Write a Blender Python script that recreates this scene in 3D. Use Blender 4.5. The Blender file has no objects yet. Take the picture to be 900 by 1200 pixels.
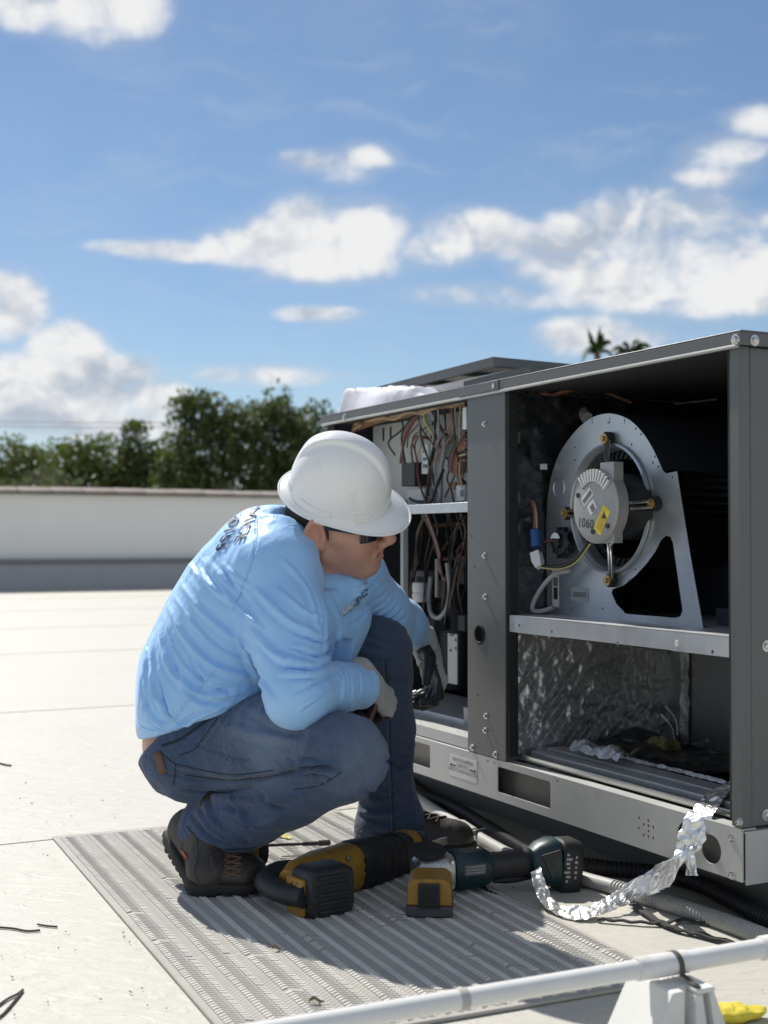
import bpy, bmesh, math, random
import numpy as np
from mathutils import Vector, Matrix, Euler, noise
from mathutils.bvhtree import BVHTree
R = math.radians
rnd = random.Random(7)
S = bpy.context.scene
COL = S.collection

# ---------------------------------------------------------------- camera, sky, sun, exposure
FPX, CAMH = 1530.0, 0.77                 # focal length in photo pixels (900x1200), lens height in metres
PITCH = math.atan(32 / FPX)
cam = bpy.data.cameras.new('camera')
cam.sensor_fit = 'VERTICAL'; cam.sensor_height = 36.0
cam.lens = FPX / 1200 * 36.0
cam.clip_start, cam.clip_end = 0.05, 5000
cam.dof.use_dof = True; cam.dof.focus_distance = 2.85; cam.dof.aperture_fstop = 4.2
camo = bpy.data.objects.new('camera', cam); COL.objects.link(camo)
camo.location = (0, 0, CAMH); camo.rotation_euler = (R(90) + PITCH, 0, 0)
S.camera = camo
S.view_settings.view_transform = 'Standard'; S.view_settings.look = 'None'
S.view_settings.exposure = 0.28; S.view_settings.gamma = 1.0
SUN_EL, SUN_AZ = R(50), R(-33)           # azimuth measured from +Y towards +X
sdir = Vector((math.sin(SUN_AZ) * math.cos(SUN_EL), math.cos(SUN_AZ) * math.cos(SUN_EL), math.sin(SUN_EL)))
sl = bpy.data.lights.new('sun', 'SUN'); sl.energy = 4.7; sl.angle = R(0.53); sl.color = (1.0, .955, .89)
slo = bpy.data.objects.new('sun', sl); COL.objects.link(slo)
slo.rotation_euler = sdir.to_track_quat('Z', 'Y').to_euler(); slo.location = sdir * 50
cp_, sp_ = math.cos(PITCH), math.sin(PITCH)

def ray(px, py):
    x = (px - 450) / FPX; y = -(py - 600) / FPX
    return Vector((x, cp_ - sp_ * y, sp_ + cp_ * y))
def P(px, py, Y):
    """world point seen at photo pixel px,py, Y metres in front of the lens"""
    r = ray(px, py); k = Y / r.y
    return Vector((r.x * k, Y, CAMH + r.z * k))
def G(px, py, z=0.0):
    """world point at height z seen at photo pixel px,py"""
    r = ray(px, py); k = (z - CAMH) / r.z
    return Vector((r.x * k, r.y * k, z))

# ---- world: physical sky plus clouds laid out by azimuth and elevation
W = bpy.data.worlds.new('World'); S.world = W; W.use_nodes = True
nt = W.node_tree; nt.nodes.clear()
class NG:
    def __init__(s, t): s.t = t
    def n(s, ty, **k):
        nd = s.t.nodes.new(ty)
        for a, b in k.items():
            if a == 'ins':
                for i, v in b.items():
                    if hasattr(v, 'is_output'): s.t.links.new(v, nd.inputs[i])
                    else: nd.inputs[i].default_value = v
            else: setattr(nd, a, b)
        return nd
    def m(s, op, a, b=0.0, c=0.0, clamp=False):
        nd = s.n('ShaderNodeMath', operation=op, use_clamp=clamp)
        for i, v in enumerate((a, b, c)):
            if hasattr(v, 'is_output'): s.t.links.new(v, nd.inputs[i])
            else: nd.inputs[i].default_value = v
        return nd.outputs[0]
    def ramp(s, fac, stops, interp='LINEAR'):
        nd = s.n('ShaderNodeValToRGB'); cr = nd.color_ramp; cr.interpolation = interp
        while len(cr.elements) < len(stops): cr.elements.new(.5)
        for e, (p, c) in zip(cr.elements, stops):
            e.position = p; e.color = c if len(c) == 4 else tuple(c) + (1,)
        s.t.links.new(fac, nd.inputs[0]); return nd.outputs[0]
    def mix(s, fac, a, b, blend='MIX'):
        nd = s.n('ShaderNodeMix', data_type='RGBA', blend_type=blend)
        for i, v in ((0, fac), (6, a), (7, b)):
            if hasattr(v, 'is_output'): s.t.links.new(v, nd.inputs[i])
            else: nd.inputs[i].default_value = v if i == 0 or len(v) == 4 else tuple(v) + (1,)
        return nd.outputs[2]
g = NG(nt)
tc = g.n('ShaderNodeTexCoord').outputs['Generated']
sky = g.n('ShaderNodeTexSky', sky_type='NISHITA', sun_disc=False, sun_elevation=SUN_EL, sun_rotation=SUN_AZ,
          altitude=5.0, air_density=1.0, dust_density=0.15, ozone_density=4.0)
sep = g.n('ShaderNodeSeparateXYZ', ins={0: tc}).outputs
az = g.m('ARCTAN2', sep[0], sep[1]); el = g.m('ARCSINE', sep[2])
def azel(px, py):
    r = ray(px, py).normalized(); return math.atan2(r.x, r.y), math.asin(r.z)
PXR = 1 / FPX
com = g.n('ShaderNodeCombineXYZ', ins={0: az, 1: el, 2: 0.0}).outputs[0]
def fbm(scale, off, detail=6, rough=.55, sy=1.0, src=None):
    mp = g.n('ShaderNodeMapping', ins={0: src or com, 1: off, 3: (1, sy, 1)}).outputs[0]
    return g.n('ShaderNodeTexNoise', ins={0: mp, 2: scale, 3: detail, 4: rough}).outputs[0]
wrp = g.n('ShaderNodeTexNoise', ins={0: com, 2: 16, 3: 3, 4: .5}).outputs[1]
com = g.n('ShaderNodeVectorMath', operation='ADD', ins={0: com, 1: g.n('ShaderNodeVectorMath', operation='SCALE', ins={0: g.n('ShaderNodeVectorMath', operation='SUBTRACT', ins={0: wrp, 1: (.5, .5, .5)}).outputs[0], 3: .048}).outputs[0]}).outputs[0]
n1 = fbm(24, (3.1, 1.2, .4), 8, .56, 1.25)
n2 = fbm(11, (.3, 7.2, 1.4), 4, .5, 1.2)
# (centre px, centre py, half width, half height, weight)
CL = [(30, -10, 70, 40, 1), (105, -5, 85, 45, 1), (355, 262, 48, 36, .95), (418, 272, 62, 40, 1), (300, 290, 75, 26, 1), (215, 294, 75, 13, .75),
      (160, 291, 45, 9, .5), (380, 308, 85, 22, .8), (555, 272, 62, 28, 1), (520, 290, 50, 22, .7), (605, 285, 40, 24, .7), (672, 300, 75, 46, 1), (735, 285, 75, 55, 1),
      (800, 275, 75, 56, 1), (860, 310, 70, 45, 1), (740, 335, 110, 34, .9), (850, 345, 110, 25, .9), (770, 300, 125, 62, 1), (850, 320, 70, 45, 1), (360, 280, 95, 34, 1), (690, 392, 62, 26, .9), (740, 400, 40, 20, .7), (10, 360, 44, 42, 1),
      (75, 425, 55, 46, 1), (20, 440, 60, 30, .95), (130, 450, 72, 34, 1), (60, 470, 110, 34, 1), (185, 468, 46, 30, .85), (110, 497, 150, 24, .8),
      (385, 190, 55, 14, .55), (430, 184, 38, 16, .6), (405, 205, 30, 12, .45), (845, 180, 45, 20, .58), (885, 142, 34, 18, .62), (830, 208, 45, 16, .42),
      (375, 368, 45, 9, .5), (560, 345, 70, 12, .42), (640, 352, 70, 10, .35), (300, 440, 80, 10, .35), (880, 262, 55, 12, .45)]
field = None; low = None
for (cx, cy, hw, hh, w) in CL:
    a0, e0 = azel(cx, cy)
    da = g.m('MULTIPLY', g.m('SUBTRACT', az, a0), 1 / (hw * PXR)); de = g.m('MULTIPLY', g.m('SUBTRACT', el, e0), 1 / (hh * PXR))
    q = g.m('MULTIPLY', g.m('SUBTRACT', 1.0, g.m('ADD', g.m('MULTIPLY', da, da), g.m('MULTIPLY', de, de))), w)
    q = g.m('MAXIMUM', q, -.9)
    field = q if field is None else g.m('SMOOTH_MAX', field, q, .25)
# cumulus elsewhere on the sky, outside the framed part; cover raised for fill light
outm = g.m('MULTIPLY', g.m('SUBTRACT', g.m('ABSOLUTE', az), .36), 6.0, clamp=True)
wide = g.m('SUBTRACT', g.m('MULTIPLY', fbm(3.2, (5, 2, 1), 3, .5, 1.6), 3.4), 1.72)
field = g.m('MAXIMUM', field, g.m('SUBTRACT', wide, g.m('MULTIPLY', g.m('SUBTRACT', 1.0, outm), 3.0)))
dens = g.m('ADD', g.m('MINIMUM', g.m('MULTIPLY', field, 1.15), .90), g.m('ADD', g.m('MULTIPLY', g.m('SUBTRACT', n1, .5), 2.5), g.m('MULTIPLY', g.m('SUBTRACT', n2, .5), 1.5)))
alpha = g.n('ShaderNodeMapRange', interpolation_type='SMOOTHSTEP', ins={0: dens, 1: -.20, 2: .86}).outputs[0]
# relief: density a little nearer the sun (up and left) against density here
com2 = g.n('ShaderNodeVectorMath', operation='ADD', ins={0: com, 1: (-.006, .016, 0)}).outputs[0]
n1b = fbm(24, (3.1, 1.2, .4), 8, .56, 1.25, com2); n2b = fbm(11, (.3, 7.2, 1.4), 4, .5, 1.2, com2)
rel = g.m('ADD', g.m('MULTIPLY', g.m('SUBTRACT', n1, n1b), 2.4), g.m('MULTIPLY', g.m('SUBTRACT', n2, n2b), 3.4))
thick = g.n('ShaderNodeMapRange', ins={0: dens, 1: .4, 2: 1.2}).outputs[0]
lit = g.m('ADD', g.m('SUBTRACT', .80, g.m('MULTIPLY', thick, .22)), rel, clamp=True)
ccol = g.ramp(lit, [(0.15, (4.9, 5.5, 6.4)), (.55, (7.0, 7.3, 7.8)), (1.0, (9.3, 9.3, 9.3))])
# thin cirrus streaks
cmp3 = g.n('ShaderNodeMapping', ins={0: com, 2: (0, 0, R(-22)), 3: (3.0, 16, 1)}).outputs[0]
ci = g.n('ShaderNodeTexNoise', ins={0: cmp3, 2: 3.0, 3: 6, 4: .6}).outputs[0]
cim = g.n('ShaderNodeMapRange', interpolation_type='SMOOTHSTEP', ins={0: ci, 1: .48, 2: .82, 4: .30}).outputs[0]
skyc = g.n('ShaderNodeHueSaturation', ins={'Saturation': 1.0, 'Value': 1.0, 'Color': sky.outputs[0]}).outputs[0]
c1 = g.mix(cim, skyc, (6.0, 6.6, 7.4))
veil = g.n('ShaderNodeMapRange', interpolation_type='SMOOTHSTEP', ins={0: g.m('ADD', field, g.m('MULTIPLY', g.m('SUBTRACT', n2, .5), 1.6)), 1: -.95, 2: .35, 4: .30}).outputs[0]
c1 = g.mix(veil, c1, (6.0, 6.5, 7.2))
c2 = g.mix(g.m('MULTIPLY', alpha, .97), c1, ccol)
bg = g.n('ShaderNodeBackground', ins={0: c2, 1: 0.078})
g.n('ShaderNodeOutputWorld', ins={0: bg.outputs[0]})

# ---------------------------------------------------------------- materials
MATS = {}
def mat(name, col, rough=.6, metal=0.0, var=.12, vscale=30, bump=0.0, bscale=120, spec=.5, stain=None, coat=0, sheen=0, emit=None, stretch=(1, 1, 1), alpha=1, trans=0, rvar=.0, sss=0):
    """stain = (colour, scale, threshold, strength, softness) : worn or dirty patches with a shape of their own"""
    if name in MATS: return MATS[name]
    m = bpy.data.materials.new(name); m.use_nodes = True
    t = m.node_tree; t.nodes.clear(); q = NG(t)
    co = q.n('ShaderNodeTexCoord').outputs['Object']
    mp = q.n('ShaderNodeMapping', ins={0: co, 3: stretch}).outputs[0]
    nz = q.n('ShaderNodeTexNoise', ins={0: mp, 2: vscale, 3: 5, 4: .6}).outputs[0]
    c = q.mix(nz, tuple(max(0, x * (1 - var * 1.6)) for x in col), tuple(min(1, x * (1 + var * 1.6)) for x in col))
    if stain:
        sc_, ss, th, st = stain[:4]; so = stain[4] if len(stain) > 4 else .12
        sn = q.n('ShaderNodeTexNoise', ins={0: co, 2: ss, 3: 8, 4: .65}).outputs[0]
        f = q.n('ShaderNodeMapRange', interpolation_type='SMOOTHSTEP', ins={0: sn, 1: th, 2: th + so, 4: st}).outputs[0]
        c = q.mix(f, c, sc_)
    b = q.n('ShaderNodeBsdfPrincipled', ins={'Base Color': c, 'Roughness': rough, 'Metallic': metal, 'Specular IOR Level': spec, 'Coat Weight': coat, 'Sheen Weight': sheen, 'Alpha': alpha, 'Transmission Weight': trans})
    if sss:
        b.inputs['Subsurface Weight'].default_value = sss; b.inputs['Subsurface Radius'].default_value = (.010, .004, .002); b.inputs['Subsurface Scale'].default_value = 1.0
    if rvar:
        rr = q.m('ADD', rough - rvar / 2, q.m('MULTIPLY', nz, rvar)); t.links.new(rr, b.inputs['Roughness'])
    if bump:
        bn = q.n('ShaderNodeTexNoise', ins={0: mp, 2: bscale, 3: 4, 4: .6}).outputs[0]
        bm_ = q.n('ShaderNodeBump', ins={'Strength': min(1, bump), 'Distance': .004, 'Height': bn}); t.links.new(bm_.outputs[0], b.inputs['Normal'])
    q.n('ShaderNodeOutputMaterial', ins={0: b.outputs[0]})
    MATS[name] = m; m['bsdf'] = b.name
    return m

# ---------------------------------------------------------------- mesh helpers
class MB:
    def __init__(s): s.v = []; s.f = []; s.mi = []
    def add(s, vs, fs, M=None, mi=0):
        o = len(s.v)
        s.v += [tuple(M @ Vector(p)) if M is not None else tuple(p) for p in vs]
        s.f += [tuple(i + o for i in f) for f in fs]; s.mi += [mi] * len(fs); return s
    def box(s, c, d, M=None, taper=1.0, mi=0):
        x, y, z = d[0] / 2, d[1] / 2, d[2] / 2; t = taper
        vs = [(c[0] + sx * x * (t if sz > 0 else 1), c[1] + sy * y * (t if sz > 0 else 1), c[2] + sz * z) for sz in (-1, 1) for sx, sy in ((-1, -1), (1, -1), (1, 1), (-1, 1))]
        return s.add(vs, [(3, 2, 1, 0), (4, 5, 6, 7), (0, 1, 5, 4), (1, 2, 6, 5), (2, 3, 7, 6), (3, 0, 4, 7)], M, mi)
    def bx(s, a, b, M=None, mi=0):
        return s.box([(a[i] + b[i]) / 2 for i in range(3)], [abs(b[i] - a[i]) for i in range(3)], M, 1.0, mi)
    def tube(s, pts, r, n=10, M=None, cap=True, mi=0, ellip=1.0):
        pts = [Vector(p) for p in pts]; rs = r if isinstance(r, (list, tuple)) else [r] * len(pts)
        T = []
        for i in range(len(pts)):
            a = pts[max(0, i - 1)]; b = pts[min(len(pts) - 1, i + 1)]; d = (b - a); T.append(d.normalized() if d.length > 1e-9 else Vector((0, 0, 1)))
        up = Vector((0, 0, 1)) if abs(T[0].z) < .9 else Vector((1, 0, 0))
        nx = (up - T[0] * up.dot(T[0])).normalized(); vs = []; fs = []
        for i, p in enumerate(pts):
            nx = (nx - T[i] * nx.dot(T[i])).normalized(); ny = T[i].cross(nx)
            for k in range(n):
                a = 2 * math.pi * k / n; vs.append(p + (nx * math.cos(a) + ny * math.sin(a) * ellip) * rs[i])
        for i in range(len(pts) - 1):
            for k in range(n):
                k2 = (k + 1) % n; fs.append((i * n + k, i * n + k2, (i + 1) * n + k2, (i + 1) * n + k))
        if cap: fs.append(tuple(range(n - 1, -1, -1))); fs.append(tuple((len(pts) - 1) * n + k for k in range(n)))
        return s.add(vs, fs, M, mi)
    def cyl(s, a, b, r, n=20, M=None, r2=None, mi=0): return s.tube([a, b], [r, r if r2 is None else r2], n, M, True, mi)
    def lathe(s, prof, n=32, M=None, close=False, mi=0):
        """prof = [(radius, height)] turned about local z"""
        vs = []; fs = []
        for (r, z) in prof:
            for k in range(n): a = 2 * math.pi * k / n; vs.append((r * math.cos(a), r * math.sin(a), z))
        for i in range(len(prof) - 1):
            for k in range(n):
                k2 = (k + 1) % n; fs.append((i * n + k, i * n + k2, (i + 1) * n + k2, (i + 1) * n + k))
        if prof[0][0] > 1e-6 and not close: fs.append(tuple(range(n - 1, -1, -1)))
        if prof[-1][0] > 1e-6 and not close: fs.append(tuple((len(prof) - 1) * n + k for k in range(n)))
        return s.add(vs, fs, M, mi)
    def sphere(s, c, r, M=None, nu=14, nv=9, mi=0):
        r = r if hasattr(r, '__len__') else (r, r, r)
        T = Matrix.Translation(c) @ Matrix.Diagonal((r[0], r[1], r[2], 1))
        pr = [(max(1e-7, math.sin(math.pi * i / nv)), -math.cos(math.pi * i / nv)) for i in range(nv + 1)]
        return s.lathe(pr, nu, (M or Matrix()) @ T, False, mi)
    def grid(s, fn, nu, nv, M=None, thick=0, mi=0):
        vs = [fn(i / nu, j / nv) for j in range(nv + 1) for i in range(nu + 1)]
        fs = [(j * (nu + 1) + i, j * (nu + 1) + i + 1, (j + 1) * (nu + 1) + i + 1, (j + 1) * (nu + 1) + i) for j in range(nv) for i in range(nu)]
        return s.add(vs, fs, M, mi)
    def prism(s, poly, h0, h1, M=None, mi=0):
        n = len(poly); vs = [(x, y, h0) for x, y in poly] + [(x, y, h1) for x, y in poly]
        fs = [tuple(range(n - 1, -1, -1)), tuple(range(n, 2 * n))] + [(i, (i + 1) % n, n + (i + 1) % n, n + i) for i in range(n)]
        return s.add(vs, fs, M, mi)
    def plate(s, outline, holes, thick, M=None, bevel=0.0, mi=0):
        """flat sheet in local xy with holes, centred on z=0"""
        cu = bpy.data.curves.new('tmp', 'CURVE'); cu.dimensions = '2D'; cu.fill_mode = 'BOTH'; cu.extrude = thick / 2; cu.bevel_depth = bevel; cu.bevel_resolution = 1
        if bevel: cu.extrude = max(0, thick / 2 - bevel); cu.offset = -bevel
        for loop in [outline] + list(holes):
            sp = cu.splines.new('POLY'); sp.points.add(len(loop) - 1); sp.use_cyclic_u = True
            for p, (x, y) in zip(sp.points, loop): p.co = (x, y, 0, 1)
        ob = bpy.data.objects.new('tmp', cu); me = ob.to_mesh()
        s.add([v.co.copy() for v in me.vertices], [tuple(p.vertices) for p in me.polygons], M, mi)
        ob.to_mesh_clear(); bpy.data.objects.remove(ob); bpy.data.curves.remove(cu); return s

def circ(cx, cy, r, n=28, r2=None): return [(cx + r * math.cos(2 * math.pi * k / n), cy + (r2 or r) * math.sin(2 * math.pi * k / n)) for k in range(n)]
def rrect(x0, y0, x1, y1, r, n=4):
    o = []
    for cx, cy, a0 in ((x1 - r, y1 - r, 0), (x0 + r, y1 - r, 90), (x0 + r, y0 + r, 180), (x1 - r, y0 + r, 270)):
        for k in range(n + 1): a = R(a0 + 90 * k / n); o.append((cx + r * math.cos(a), cy + r * math.sin(a)))
    return o
def spline(pts, n=8, closed=False):
    pts = [Vector(p) for p in pts]; L = len(pts); o = []
    for i in range(L if closed else L - 1):
        if closed: p0, p1, p2, p3 = pts[i - 1], pts[i], pts[(i + 1) % L], pts[(i + 2) % L]
        else: p0, p1, p2, p3 = pts[max(0, i - 1)], pts[i], pts[i + 1], pts[min(L - 1, i + 2)]
        for k in range(n):
            t = k / n; o.append(.5 * ((2 * p1) + (p2 - p0) * t + (2 * p0 - 5 * p1 + 4 * p2 - p3) * t * t + (3 * p1 - p0 - 3 * p2 + p3) * t ** 3))
    if not closed: o.append(pts[-1])
    return o

PINV = {}
def tag(o, label, cat, group=None, kind=None):
    if label: o['label'] = label
    if cat: o['category'] = cat
    if group: o['group'] = group
    if kind: o['kind'] = kind
    return o
def empty(name, loc, label, cat, group=None, rz=0.0):
    o = bpy.data.objects.new(name, None); COL.objects.link(o); o.empty_display_size = .1
    o.location = loc; o.rotation_euler = (0, 0, rz)
    PINV[o.name] = (Matrix.Translation(Vector(loc)) @ Matrix.Rotation(rz, 4, 'Z')).inverted()
    return tag(o, label, cat, group)
def mesh(name, v, f, mats, smooth=True, ang=38, mi=None):
    me = bpy.data.meshes.new(name); me.from_pydata([tuple(p) for p in v], [], f)
    for m in (mats if isinstance(mats, (list, tuple)) else [mats]): me.materials.append(m)
    if mi and any(mi): me.polygons.foreach_set('material_index', mi)
    me.validate()
    if smooth: me.shade_smooth(); me.set_sharp_from_angle(angle=R(ang))
    return me
def obj(name, mb, m, parent=None, bev=0, smooth=True, world=True, ang=38, kind=None, seg=2, fixn=True):
    v = mb.v
    base = Vector((0, 0, 0))
    if parent is None and len(v):
        a = np.array(v); lo, hi = a.min(0), a.max(0); base = Vector(((lo[0] + hi[0]) / 2, (lo[1] + hi[1]) / 2, lo[2]))
        v = (a - np.array(base)).tolist()
    me = mesh(name, v, mb.f, m, smooth, ang, mb.mi)
    if fixn:
        b = bmesh.new(); b.from_mesh(me); bmesh.ops.recalc_face_normals(b, faces=b.faces); b.to_mesh(me); b.free()
    o = bpy.data.objects.new(name, me); COL.objects.link(o)
    if parent is not None:
        o.parent = parent
        if world and parent.type == 'EMPTY' and parent.parent is None: o.matrix_parent_inverse = PINV[parent.name]
        if parent.type == 'MESH' and parent.parent is None: o.matrix_parent_inverse = Matrix.Translation(-Vector(parent.location))
    else: o.location = base
    if bev:
        md = o.modifiers.new('bevel', 'BEVEL'); md.width = bev; md.segments = seg; md.limit_method = 'ANGLE'; md.angle_limit = R(40)
    if kind: o['kind'] = kind
    return o
def copy_obj(o, parent=None, loc=None):
    c = o.copy(); COL.objects.link(c)
    if parent is not None: pi = o.matrix_parent_inverse.copy(); c.parent = parent; c.matrix_parent_inverse = pi
    if loc is not None: c.location = loc
    return c
def fract(p, s, o=4): return noise.fractal(Vector(p) * s, 1.0, 2.0, o)
def text_mesh(txt, size, extr=.0, align='CENTER', shear=0.0, space=1.0, bold=0.0):
    cu = bpy.data.curves.new('tmp', 'FONT'); cu.body = txt; cu.size = size; cu.extrude = extr; cu.align_x = align; cu.align_y = 'CENTER'; cu.shear = shear; cu.offset = bold * size; cu.space_character = space; cu.resolution_u = 3
    ob = bpy.data.objects.new('tmp', cu); me = ob.to_mesh()
    r = ([v.co.copy() for v in me.vertices], [tuple(p.vertices) for p in me.polygons])
    ob.to_mesh_clear(); bpy.data.objects.remove(ob); bpy.data.curves.remove(cu); return r
# ---------------------------------------------------------------- setting
membrane = mat('membrane', (.47, .455, .40), .55, var=.05, vscale=2.2, bump=.25, bscale=35, stain=((.46, .40, .32), 5.5, .60, .40, .22))
t_ = membrane.node_tree; q_ = NG(t_); b_ = t_.nodes[membrane['bsdf']]
co_ = q_.n('ShaderNodeTexCoord').outputs['Object']
wr = q_.n('ShaderNodeTexNoise', ins={0: q_.n('ShaderNodeMapping', ins={0: co_, 2: (0, 0, R(26)), 3: (1.0, 2.6, 1)}).outputs[0], 2: 9, 3: 6, 4: .55, 8: 1.4}).outputs[0]
fi = q_.n('ShaderNodeTexNoise', ins={0: co_, 2: 160, 3: 4, 4: .6}).outputs[0]
hh = q_.m('ADD', q_.m('MULTIPLY', wr, 1.0), q_.m('MULTIPLY', fi, .10))
t_.links.new(q_.n('ShaderNodeBump', ins={'Strength': .6, 'Distance': .011, 'Height': hh}).outputs[0], b_.inputs['Normal'])
# grime lies along the unit, where water stands and tools are dropped
old = b_.inputs['Base Color'].links[0].from_socket
px_ = q_.n('ShaderNodeSeparateXYZ', ins={0: co_}).outputs
near = q_.n('ShaderNodeMapRange', interpolation_type='SMOOTHSTEP', ins={0: q_.m('ADD', q_.m('MULTIPLY', px_[0], .893), q_.m('MULTIPLY', px_[1], .451)), 1: 1.1, 2: 1.75}).outputs[0]
far_ = q_.n('ShaderNodeMapRange', interpolation_type='SMOOTHSTEP', ins={0: px_[1], 1: 6.0, 2: 3.0}).outputs[0]
sn_ = q_.n('ShaderNodeTexNoise', ins={0: q_.n('ShaderNodeMapping', ins={0: co_, 3: (1, 1.7, 1)}).outputs[0], 2: 16, 3: 9, 4: .7}).outputs[0]
gm = q_.n('ShaderNodeMapRange', interpolation_type='SMOOTHSTEP', ins={0: sn_, 1: .45, 2: .66, 4: .8}).outputs[0]
c_ = q_.mix(q_.m('MULTIPLY', q_.m('MULTIPLY', gm, near), far_), old, (.27, .20, .14))
sp_n = q_.n('ShaderNodeTexNoise', ins={0: co_, 2: 70, 3: 3, 4: .6}).outputs[0]
spk = q_.n('ShaderNodeMapRange', interpolation_type='SMOOTHSTEP', ins={0: sp_n, 1: .70, 2: .76, 4: .6}).outputs[0]
c_ = q_.mix(spk, c_, (.26, .23, .19)); t_.links.new(c_, b_.inputs['Base Color'])

P0 = Vector((.683, 2.5, 0)); ANG = math.atan(772 / FPX)
LM = Matrix.Translation(P0) @ Matrix.Rotation(math.pi / 2 - (math.pi / 2 - ANG), 4, 'Z'); LMI = LM.inverted()
def UW(d, u, z): return LM @ Vector((d, u, z))          # unit coordinates: depth, along the front, height
def UF(px, py, d=0.0):
    """unit-local point on the plane d behind the front, seen at a photo pixel"""
    r = ray(px, py); o = LMI @ Vector((0, 0, CAMH)); v = LMI.to_3x3() @ r
    k = (d - o.x) / v.x; return o + v * k
def US(px, py, u):
    r = ray(px, py); o = LMI @ Vector((0, 0, CAMH)); v = LMI.to_3x3() @ r
    k = (u - o.y) / v.y; return o + v * k
def UZ(px, py, z): return LMI @ G(px, py, z)
def MUZ(d): return Matrix(((0, 0, 1, d), (1, 0, 0, 0), (0, 1, 0, 0), (0, 0, 0, 1)))   # sheet xy -> u,z at depth d

deck = MB()
UPAR = 18.45
c4 = [UW(-30, -12, 0), UW(34, -12, 0), UW(34, UPAR + .3, 0), UW(-30, UPAR + .3, 0)]
NX = 40
deck.grid(lambda a, b: UW(-30 + 64 * a, -12 + (UPAR + 12.3) * b, 0), 40, 20)
roof = obj('roof_deck', deck, membrane, kind='structure', smooth=False); roof.location.z = 0
for us in (4.08, 7.09, 9.6, 12.4, 15.3, -1.3):
    sm_ = MB(); sm_.bx((-26, us - .06, .0005), (30, us + .05, .0018), LM)
    o = obj('membrane_seam', sm_, membrane, roof)
    o.matrix_parent_inverse = Matrix.Translation(-Vector(roof.location))
ss = MB(); ss.bx((-26, 1.462, .0005), (-.05, 1.56, .0018), LM)
obj('membrane_seam', ss, membrane, roof).matrix_parent_inverse = Matrix.Translation(-Vector(roof.location))

ground_m = mat('far_ground', (.16, .19, .10), .95, var=.3, vscale=.2)
gb = MB(); gb.grid(lambda a, b: (-2500 + 5000 * a, -400 + 3400 * b, -4.6), 6, 6)
obj('ground', gb, ground_m, kind='structure', smooth=False)
bw = mat('building_wall', (.62, .60, .56), .85, var=.08, vscale=1.5)
fb = MB()
for a, b in (((-30, -12), (34, -11.9)), ((-30, -12), (-29.9, UPAR + .3)), ((33.9, -12), (34, UPAR + .3)), ((-30, UPAR + .35), (34, UPAR + .45))):
    fb.bx((a[0], a[1], -4.6), (b[0], b[1], -.01), LM)
tag(obj('building_walls', fb, bw), None, None, kind='structure')

# parapet: painted wall, low curb at its foot, row of coping tiles
pw = mat('parapet_paint', (.88, .86, .81), .85, var=.04, vscale=1.2, stain=((.36, .35, .33), 1.6, .60, .35, .25), stretch=(1, 1, .25))
pc = mat('parapet_flashing', (.38, .385, .395), .6, var=.08, vscale=3)
tl = mat('coping_tile', (.24, .205, .185), .9, var=.3, vscale=4)
par = empty('parapet_wall', UW(-2, UPAR, 0), 'long white parapet wall with a row of brown coping tiles at the roof edge', 'wall')
m_ = MB(); m_.bx((-29, UPAR, .002), (33, UPAR + .22, 1.46), LM); obj('wall', m_, pw, par)
m_ = MB(); m_.bx((-29, UPAR - .28, .004), (33, UPAR - .004, .40), LM); obj('foot_curb', m_, pc, par)
m_ = MB(); m_.bx((-29, UPAR - .33, .402), (33, UPAR - .003, .47), LM); obj('curb_cap', m_, mat('curb_cap', (.19, .195, .20), .5), par, bev=.015)
tm = MB(); tm.prism([(-.23, 0), (.27, 0), (.27, .055), (.02, .115), (-.23, .055)], -.245, .245)
tmesh = None
for k in range(64):
    dd = -15.5 + k * .5
    if tmesh is None:
        o = obj('coping_tile', tm, tl, par, bev=.012); tmesh = o
        o.matrix_parent_inverse = PINV[par.name]
    else: o = copy_obj(tmesh, par)
    w = UW(dd, UPAR + .1, 1.463)
    o.matrix_basis = Matrix.Translation(w + Vector((0, 0, rnd.uniform(-.004, .012)))) @ Matrix.Rotation(ANG + rnd.uniform(-.01, .01), 4, 'Z') @ Matrix(((0, 0, 1, 0), (1, 0, 0, 0), (0, 1, 0, 0), (0, 0, 0, 1))) @ Matrix.Rotation(rnd.uniform(-.015, .015), 4, 'Y')

# ---------------------------------------------------------------- trees beyond the parapet
def leafmat(name, a, b):
    m = bpy.data.materials.new(name); m.use_nodes = True; t = m.node_tree; t.nodes.clear(); q = NG(t)
    at = q.n('ShaderNodeObjectInfo').outputs['Random']
    co = q.n('ShaderNodeTexCoord').outputs['Object']
    nz = q.n('ShaderNodeTexNoise', ins={0: co, 2: 1.6, 3: 3, 4: .6}).outputs[0]
    wn = q.n('ShaderNodeTexWhiteNoise', ins={0: q.n('ShaderNodeVectorMath', operation='SNAP', ins={0: co, 1: (.12, .12, .12)}).outputs[0]}).outputs['Value']
    f = q.m('ADD', q.m('MULTIPLY', nz, .6), q.m('MULTIPLY', wn, .45), clamp=True)
    c = q.mix(f, a, b)
    d = q.n('ShaderNodeBsdfPrincipled', ins={'Base Color': c, 'Roughness': .45, 'Specular IOR Level': .4})
    tr = q.n('ShaderNodeBsdfTranslucent', ins={0: q.mix(.5, c, (.16, .22, .03))})
    mx = q.n('ShaderNodeMixShader', ins={0: .3, 1: d.outputs[0], 2: tr.outputs[0]})
    q.n('ShaderNodeOutputMaterial', ins={0: mx.outputs[0]}); return m
lm = [leafmat('leaf_dark', (.030, .050, .018), (.105, .135, .048)), leafmat('leaf_mid', (.05, .08, .022), (.15, .175, .05)), leafmat('leaf_grey', (.07, .085, .055), (.17, .19, .13)), leafmat('leaf_palm', (.03, .05, .015), (.09, .13, .04))]
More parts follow.
